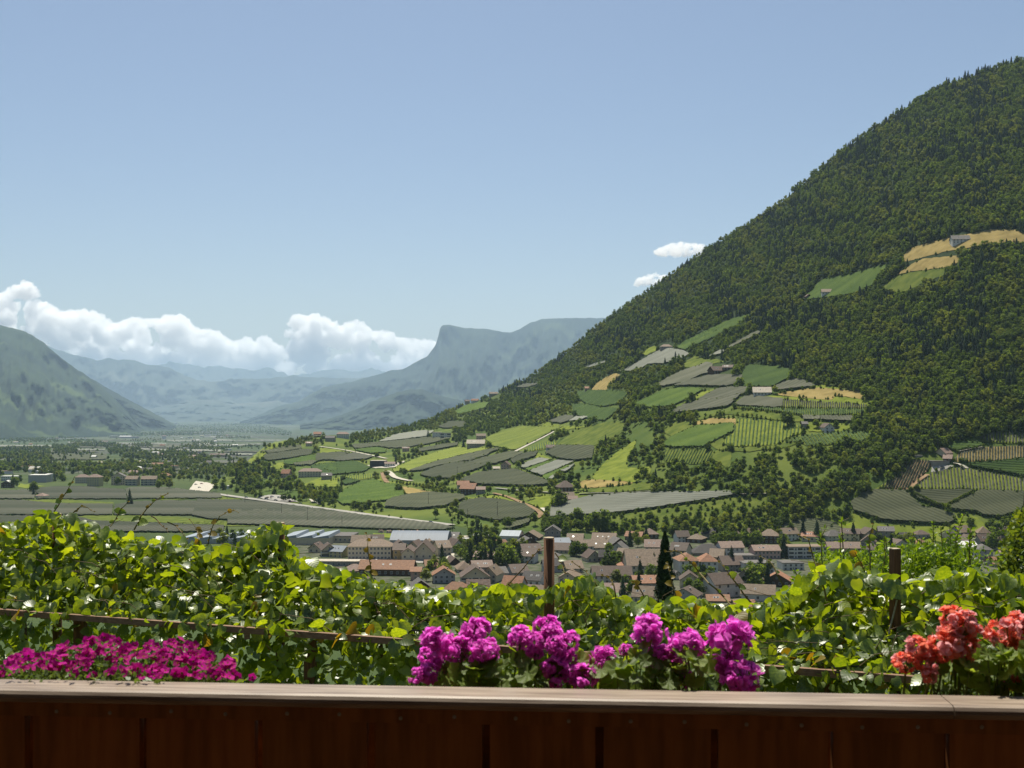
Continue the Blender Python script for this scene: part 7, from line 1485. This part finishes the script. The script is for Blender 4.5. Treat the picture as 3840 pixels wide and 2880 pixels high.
# raised shoots
SHOOTS = [('D1', [(700, 1450), (800, 1280), (880, 1160), (970, 990)], 'shoot with paired leaves rising beside the slim post', [(.12, 60), (.3, 70), (.42, 70), (.62, 60), (.8, 40)]), ('D1', [(1430, 1640), (1500, 1540), (1570, 1410), (1660, 1320)], 'short shoot with two bright round leaves', [(.55, 75), (.6, 70), (.2, 50)]),
          ('D1', [(1740, 1680), (1830, 1500), (1900, 1410), (2000, 1310), (2090, 1250), (2180, 1215)], 'tall leaning shoot crossing the valley nets', [(.1, 110), (.14, 90), (.45, 40), (.62, 40), (.8, 36)]), ('D1', [(900, 1530), (960, 1450), (1050, 1378), (1140, 1395), (1220, 1450)], 'thin drooping tendril shoot beside the slim post', [(.3, 30)]),
          ('D1', [(1960, 1505), (2040, 1560), (2110, 1640), (2180, 1720)], 'bare pale twig leaning among the shoots', []), ('E1', [(440, 720), (480, 520), (510, 360), (560, 220), (640, 120), (740, 60), (820, 48), (885, 80)], 'arching shoot with an amber leaf before the metal roofs', [(.30, 80), (.48, 70), (.72, 50)]),
          ('E1', [(-40, 200), (70, 250), (140, 330), (210, 420)], 'leaning shoot with a pale tip bud', [(.5, 40)]), ('E1', [(350, 620), (370, 430), (345, 300), (250, 170)], 'reddish young shoot with amber leaves', [(.3, 70), (.5, 60), (.7, 50), (.62, 60)]), ('E2', [(675, 960), (650, 730), (620, 520), (605, 350)], 'upright amber shoot before the long hotel', [(.15, 80), (.22, 80), (.45, 60), (.6, 60), (.85, 40)]),
          ('E3', [(450, 1210), (600, 1040), (760, 880), (900, 720), (1050, 560), (1220, 450)], 'long pale cane leaning on the thick round post', [(.25, 60)]), ('E3', [(1250, 600), (1330, 720), (1370, 860)], 'drooping shoot right of the thick round post', [(.3, 90), (.7, 60)]), ('E3', [(1880, 1160), (1760, 980), (1650, 840), (1480, 720)], 'curling shoot with a tendril right of the post', [(.3, 60)]),
          ('E3', [(2060, 1310), (2010, 1010), (1950, 920), (1870, 895)], 'hooked brown shoot before the pink tiled house', []), ('E4', [(1700, 1400), (1500, 1170), (1300, 990), (1180, 850), (1050, 700), (940, 595), (860, 572), (730, 580)], 'long arching cane reaching over the cypress', [(.2, 40), (.46, 60), (.53, 60), (.6, 40)]), ('E4', [(1990, 1400), (1750, 1120), (1620, 940), (1540, 820), (1450, 720)], 'second leaning cane before the white chalet', [(.35, 80), (.6, 80), (.8, 50)]),
          ('E4', [(940, 1400), (880, 1160), (830, 1000), (790, 830), (775, 730)], 'shoot with amber leaves against the cypress', [(.3, 80), (.5, 80), (.62, 50), (.9, 60)]), ('E4', [(480, 1200), (400, 1050), (330, 980)], 'small twig with amber leaves left of the cypress', [(.5, 60), (.9, 60)]), ('E5', [(570, 1400), (400, 1060), (300, 880), (180, 820)], 'leaning reddish cane before the white long block', [(.4, 40), (.7, 36)]),
          ('E5', [(1040, 1400), (960, 1100), (860, 830), (800, 600), (680, 540)], 'tall reddish shoot before the apartment block', [(.25, 80), (.4, 70), (.6, 40)]), ('E5', [(1590, 1200), (1500, 930), (1400, 760)], 'shoot with a broad amber leaf left of the square post', [(.5, 90), (.9, 80)]), ('E5', [(1600, 1000), (1595, 700), (1590, 560), (1640, 400)], 'upright orange tipped shoot left of the square post', [(.5, 50), (.62, 80), (.8, 40)])]
for i, (key, pts, lab, leaves) in enumerate(SHOOTS):
    g = random.Random(900 + i); uv = cc(key, pts); ps = []
    for a, b in uv: ps.append(at(a, b, float(yb(a)) + 1.05 + .1 * math.sin(a)))
    ro = Vector(ps[0]); root = empty('kiwi_shoot', ro); tag(root, lab, 'vine shoot', 'young kiwi shoots standing above the vines')
    s = MB(); fine = [ps[0]]
    for a, b in zip(ps[:-1], ps[1:]): fine += [a.lerp(b, .5) + Vector((g.uniform(-.006, .006), 0, g.uniform(-.006, .006))), b]
    s.tube([p - ro for p in fine], .0085 if 'cane' in lab or 'tall' in lab else .0065, .0028, 5); s.build('stem', M['cane'] if 'pale' in lab or 'bare' in lab else M['shoot'], root)
    m = len(fine) - 1
    for t, w in leaves:
        q = t * m; k = min(int(q), m - 1); p = fine[k].lerp(fine[k + 1], q - k); sz = w * CR[key][2] / F * p.y * 1.15; side = g.choice((-1, 1))
        n = Vector((g.uniform(-.4, .4), -.75, g.uniform(.1, .9))); obj('leaf', (KY if 'amber' in lab or g.random() < .25 else KM)[g.randrange(5)], root, p - ro, frame(n, (side, -.1, g.uniform(-.3, .4))).to_euler(), (sz, sz, sz))
    for k in range(2, m + 1):
        if g.random() < .8:
            p = fine[k]; sz = g.uniform(.012, .026); obj('leaf', KY[k % 5], root, p - ro, frame((g.uniform(-.5, .5), -.7, .5), (g.choice((-1, 1)), 0, .5)).to_euler(), (sz, sz, sz))

# ------------------------------------------------------------------ shrub with upright sprays, edge tree, cypress
M['spray'] = mat('bright_shrub_leaf', (0.105, 0.175, 0.018), (0.165, 0.25, 0.03), 30, 0.4, 0.45, island=0.3, trans=(1.7, 1.6, .45), tw=0.45)
M['edge_leaf'] = mat('glossy_edge_tree_leaf', (0.075, 0.125, 0.018), (0.15, 0.185, 0.03), 10, 0.35, 0.5, island=0.45, trans=(1.6, 1.5, .5), tw=0.4)
def leaf_cloud(P, D, L, w, g, ro, m, name, parent):
    n = np.cross(D, g.normal(0, 1, D.shape)); n /= np.linalg.norm(n, axis=1)[:, None]; L = L[:, None]
    V = np.stack([P, P + D * L * .5 - n * L * w, P + D * L, P + D * L * .5 + n * L * w], 1).reshape(-1, 3) - np.array(ro)
    o = obj(name, mesh(name, V, np.arange(len(V)).reshape(-1, 4), m), parent); o['kind'] = 'stuff'; return o
shr = empty('flowering_shrub', at(905, 600, 11.4)); shr.location.z = -4.3; tag(shr, 'bright shrub with upright feathery sprays behind the square post', 'shrub'); ro = Vector(shr.location); g = np.random.default_rng(77); Pp, Dd, Ll = [], [], []
for key, x0, y0, x1, y1 in [('E6', 1020, 820, 1035, 345), ('E6', 1330, 800, 1440, 255), ('E6', 1250, 900, 1250, 415), ('E6', 1130, 800, 1130, 430), ('E6', 780, 900, 785, 500), ('E6', 1340, 700, 1400, 430), ('E6', 900, 850, 890, 560), ('E6', 690, 900, 660, 740), ('E6', 340, 760, 400, 550), ('E6', 1560, 760, 1590, 550), ('E6', 1480, 600, 1530, 430), ('E5', 1010, 740, 1040, 420), ('E5', 1220, 640, 1250, 500), ('E5', 1700, 760, 1780, 560), ('E5', 1280, 420, 1330, 320), ('E5', 630, 1150, 600, 960), ('E6', 1000, 900, 960, 620), ('E6', 1180, 980, 1200, 640)]:
    (ua, va), (ub, vb_) = cc(key, [(x0, y0), (x1, y1)]); y = 11.2 + g.uniform(-.4, .6); a, b = at(ua, va, y), at(ub, vb_, y); s = MB(); bend = Vector((g.uniform(-.06, .06), 0, 0)); s.tube([a - ro - Vector((0, 0, .6)), a.lerp(b, .5) + bend - ro, b - ro], .008, .003, 4); s.build('stem', M['shoot'], shr)
    m = int((b - a).length / .032)
    for k in range(m):
        t = k / m; p = a.lerp(b, t) + bend * 4 * t * (1 - t)
        for sg in (-1, 1, 0):
            d = Vector((sg * .9 + g.uniform(-.3, .3), g.uniform(-.7, .7), .45 + g.uniform(-.2, .3))).normalized(); Pp.append(p[:]); Dd.append(d[:]); Ll.append(g.uniform(.05, .085) * (1 - .35 * t))
for k in range(5200):
    u, v = cc('E6', [(g.normal(1000, 300), g.normal(900, 150))])[0]
    if v < 545: continue
    p = at(u, v, 11.3 + g.uniform(-.6, .9)); d = g.normal(0, 1, 3) + (0, 0, .6); d /= np.linalg.norm(d); Pp.append(p[:]); Dd.append(tuple(d)); Ll.append(g.uniform(.04, .07))
for k in range(2600):
    u, v = cc('E5', [(g.uniform(900, 1900), g.uniform(760, 1150))])[0]
    if v < float(vtop(u)) - 16 - 10 * math.sin(u * .13) ** 2: continue
    p = at(u, v, 11.4 + g.uniform(-.3, .6)); d = g.normal(0, 1, 3) + (0, 0, .6); d /= np.linalg.norm(d); Pp.append(p[:]); Dd.append(tuple(d)); Ll.append(g.uniform(.035, .06))
leaf_cloud(np.array(Pp), np.array(Dd), np.array(Ll), .22, g, ro, M['spray'], 'leaves', shr)
s = MB(); s.tube([(0, 0, 0), (.03, 0, 1.2), (0, .02, 2.2)], .05, .03, 6); s.build('trunk', M['bark'], shr)
et = empty('edge_tree', at(1016, 620, 13.0)); et.location.z = -4.3; tag(et, 'dark leafed tree with amber tips at the edge of the terrace', 'tree'); ro = Vector(et.location); Pp, Dd, Ll = [], [], []
for k in range(15000):
    t = g.uniform(0, 1); yy = 230 + 1100 * t; half = 60 + 330 * min(1, t * 1.5) ** .7; cx = 2230 - 20 * t
    x = cx + g.uniform(-1, 2.2) * half * (1 + .18 * math.sin(t * 34)) * (0.7 + .3 * g.uniform()); u, v = cc('E6', [(x, yy + g.uniform(-25, 25))])[0]; p = at(u, v, 13 + g.normal(0, .45)); d = g.normal(0, 1, 3) + (-.25, -.25, .4); d /= np.linalg.norm(d); Pp.append(p[:]); Dd.append(tuple(d)); Ll.append(g.uniform(.045, .085))
leaf_cloud(np.array(Pp), np.array(Dd), np.array(Ll), .28, g, ro, M['edge_leaf'], 'crown', et)
s = MB(); s.tube([(.05, 0, 0), (.08, .05, 1.6), (.14, 0, 3.6)], .10, .03, 8); s.tube([(.08, .05, 1.5), (-.1, -.2, 2.5)], .04, .015, 5); s.build('trunk', M['bark'], et)
yc = 120.0; cyp = empty('cypress', at(665, 606, yc)); cyp.location.z = near_z(yc); tag(cyp, 'slim dark cypress standing before the town', 'cypress'); hc = at(668, 532, yc).z - near_z(yc)
g = np.random.default_rng(41); n = 5200; t = g.uniform(0, 1, n); wid = 1.12 * np.minimum(1, (1 - t) * 2.3) ** .62 * (1 - .28 * t); wid *= 1 + .13 * np.sin(t * 37) ; a = g.uniform(0, 6.283, n); r = wid * g.uniform(.55, 1.05, n)
c = np.c_[np.cos(a) * r, np.sin(a) * r, hc * (.06 + .94 * t)]; d = np.c_[np.cos(a) * .5, np.sin(a) * .5, np.full(n, 1.0)]
prt = [(*leaf_quads(c, np.c_[np.cos(a), np.sin(a), np.full(n, .2)], .13, g, .5), 0)]
s = MB(); rings = [(.08, .6), (.3, .8), (.55, .62), (.75, .42), (.92, .16), (.99, .02)]; sg = 9
for (tt, rr) in rings: s.v += [(math.cos(6.283 * j / sg) * rr, math.sin(6.283 * j / sg) * rr, hc * tt) for j in range(sg)]
for q in range(len(rings) - 1): s.f += [(q * sg + j, q * sg + (j + 1) % sg, (q + 1) * sg + (j + 1) % sg, (q + 1) * sg + j) for j in range(sg)]
prt.append((np.array(s.v), s.f, 0)); V, Fq, mi = joinp(prt); obj('crown', mesh('crown', V, Fq, M['cypress'], mi), cyp)
s = MB(); s.tube([(0, 0, -.3), (0, 0, 1.4)], .16, .13, 8); s.build('trunk', M['bark'], cyp)

# ------------------------------------------------------------------ poles along the lanes, cars on the road
def pole(key, x, y0, y1, lab, arms=True):
    u, v = cc(key, [(x, y1)])[0]; p = G1(u, v); h = (y1 - y0) * CR[key][2] / F * p.y; root = empty('utility_pole', p); tag(root, lab, 'utility pole', 'power poles across the orchards')
    s = MB(); s.tube([(0, 0, -.5), (0, 0, h)], .20, .13, 6); s.build('shaft', M['wood_pole'], root)
    if arms:
        s = MB(); s.box(-1.1, 1.1, -.07, .07, h - 1.3, h - 1.1); s.build('cross_arm', M['wood_pole'], root)
        for q in (-.95, 0, .95):
            s = MB(); s.tube([(q, 0, h - 1.1), (q, 0, h - .75)], .09, .05, 6); s.build('insulator', M['frame'], root)
for a in [('D3', 1405, 1200, 1375, 'pole standing in the dark net right of the knoll'), ('E2', 1718, 40, 350, 'tall dark pole behind the grey roofed shed'), ('E2', 1912, 30, 270, 'pole with white insulators left of the pale metal workshop'), ('D3', 1490, 590, 695, 'pole at the top of the bright vineyard tongue'), ('D3', 1780, 860, 990, 'pole inside the dark rounded net'), ('D4', 225, 1310, 1530, 'pole in the wide net at the town edge'), ('D4', 590, 1080, 1190, 'pole beside the lane to the red roofed farm'), ('D2', 1275, 690, 785, 'dark pole on the bright grass flank'), ('D2', 870, 1210, 1300, 'pole beside the main road near the junction'), ('D2', 1100, 1220, 1345, 'pole at the works yard'), ('D2', 1575, 1340, 1490, 'pole in the wide valley net'), ('D2', 1910, 1390, 1575, 'pole in the valley net nearest the halls'), ('E2', 285, 115, 250, 'pole behind the bright metal roofs'), ('D3', 220, 880, 960, 'pole in the dark vineyard below the black building'), ('D3', 450, 1040, 1090, 'short pole at the knoll foot'), ('E3', 500, 0, 130, 'pole at the lower end of the wide net'), ('E3', 1912, 390, 500, 'thin pole before the glazed villa')]: pole(*a)
CARC = {'white': (.62, .62, .60), 'silver': (.35, .36, .38), 'red': (.34, .03, .03), 'dark': (.03, .035, .045), 'blue': (.04, .07, .20)}
CM = {k: mat(k + '_car_paint', c, lerp3(c, 1.06), 2, .28, .6) for k, c in CARC.items()}; M['tyre'] = mat('black_tyre', (.02, .02, .02), (.03, .03, .03), 8, .9, .1)
def car(key, x, y, col, lab, rz, L=4.3, H=1.45):
    u, v = cc(key, [(x, y)])[0]; p = G1(u, v); p.z += 1.3; root = empty('car', p, rz); tag(root, lab, 'car', 'cars on the roads and yards'); w = .88; s = MB()
    s.prism([(-L / 2, .3), (L / 2, .3), (L / 2, .72), (L * .30, .86), (-L * .46, .9), (-L / 2, .75)], 'y', -w, w); s.build('body', CM[col], root)
    s = MB(); s.prism([(-L * .42, .9), (L * .24, .88), (L * .10, H), (-L * .32, H)], 'y', -w * .9, w * .9); s.build('cabin', M['glass'], root)
    for wx in (-L * .31, L * .31):
        for wy in (-w, w):
            s = MB(); s.tube([(wx, wy - .1, .32), (wx, wy + .1, .32)], .32, .32, 10); s.build('wheel', M['tyre'], root)
for a in [('D2', 1290, 1290, 'white', 'white van like car set for a glint, first on the main road', -.2, 5.2, 2.2), ('D2', 1380, 1302, 'white', 'second white car set for a glint on the main road', -.2, 5.4, 2.3), ('D2', 1500, 1318, 'dark', 'dark car at the works yard gate', -.2), ('D2', 1690, 1335, 'red', 'red car on the main road past the yard', -.2), ('D2', 1820, 1360, 'dark', 'dark car far along the main road', -.2), ('D2', 1120, 1280, 'silver', 'silver car on the main road before the yard', -.2), ('D2', 465, 1110, 'dark', 'dark car parked at the road junction', .6), ('D2', 510, 1150, 'silver', 'silver car parked at the road junction', .6), ('D2', 540, 1100, 'red', 'red car parked at the road junction', .6), ('D2', 1450, 1270, 'blue', 'blue car in the works yard', .2), ('D2', 1540, 1280, 'white', 'white car in the works yard', .3), ('D2', 1620, 1285, 'silver', 'silver car in the works yard', .1), ('E2', 1440, 222, 'white', 'white car at the end of the main road', -.2), ('D7', 1150, 690, 'silver', 'silver car in the slope farm yard', .2), ('D3', 990, 850, 'white', 'white car on the black building forecourt', .4), ('E2', 1700, 690, 'red', 'red car in the pale courtyard', .5), ('E2', 60, 750, 'dark', 'dark car on the street before the parking deck', 0), ('E2', 180, 752, 'silver', 'silver car on the street before the parking deck', 0), ('E2', 700, 722, 'white', 'white car on the street before the hotel', 0), ('E2', 900, 722, 'dark', 'dark car on the street before the hotel', 0)]: car(*a)  # the first two white cars stand in for bright glints on the road
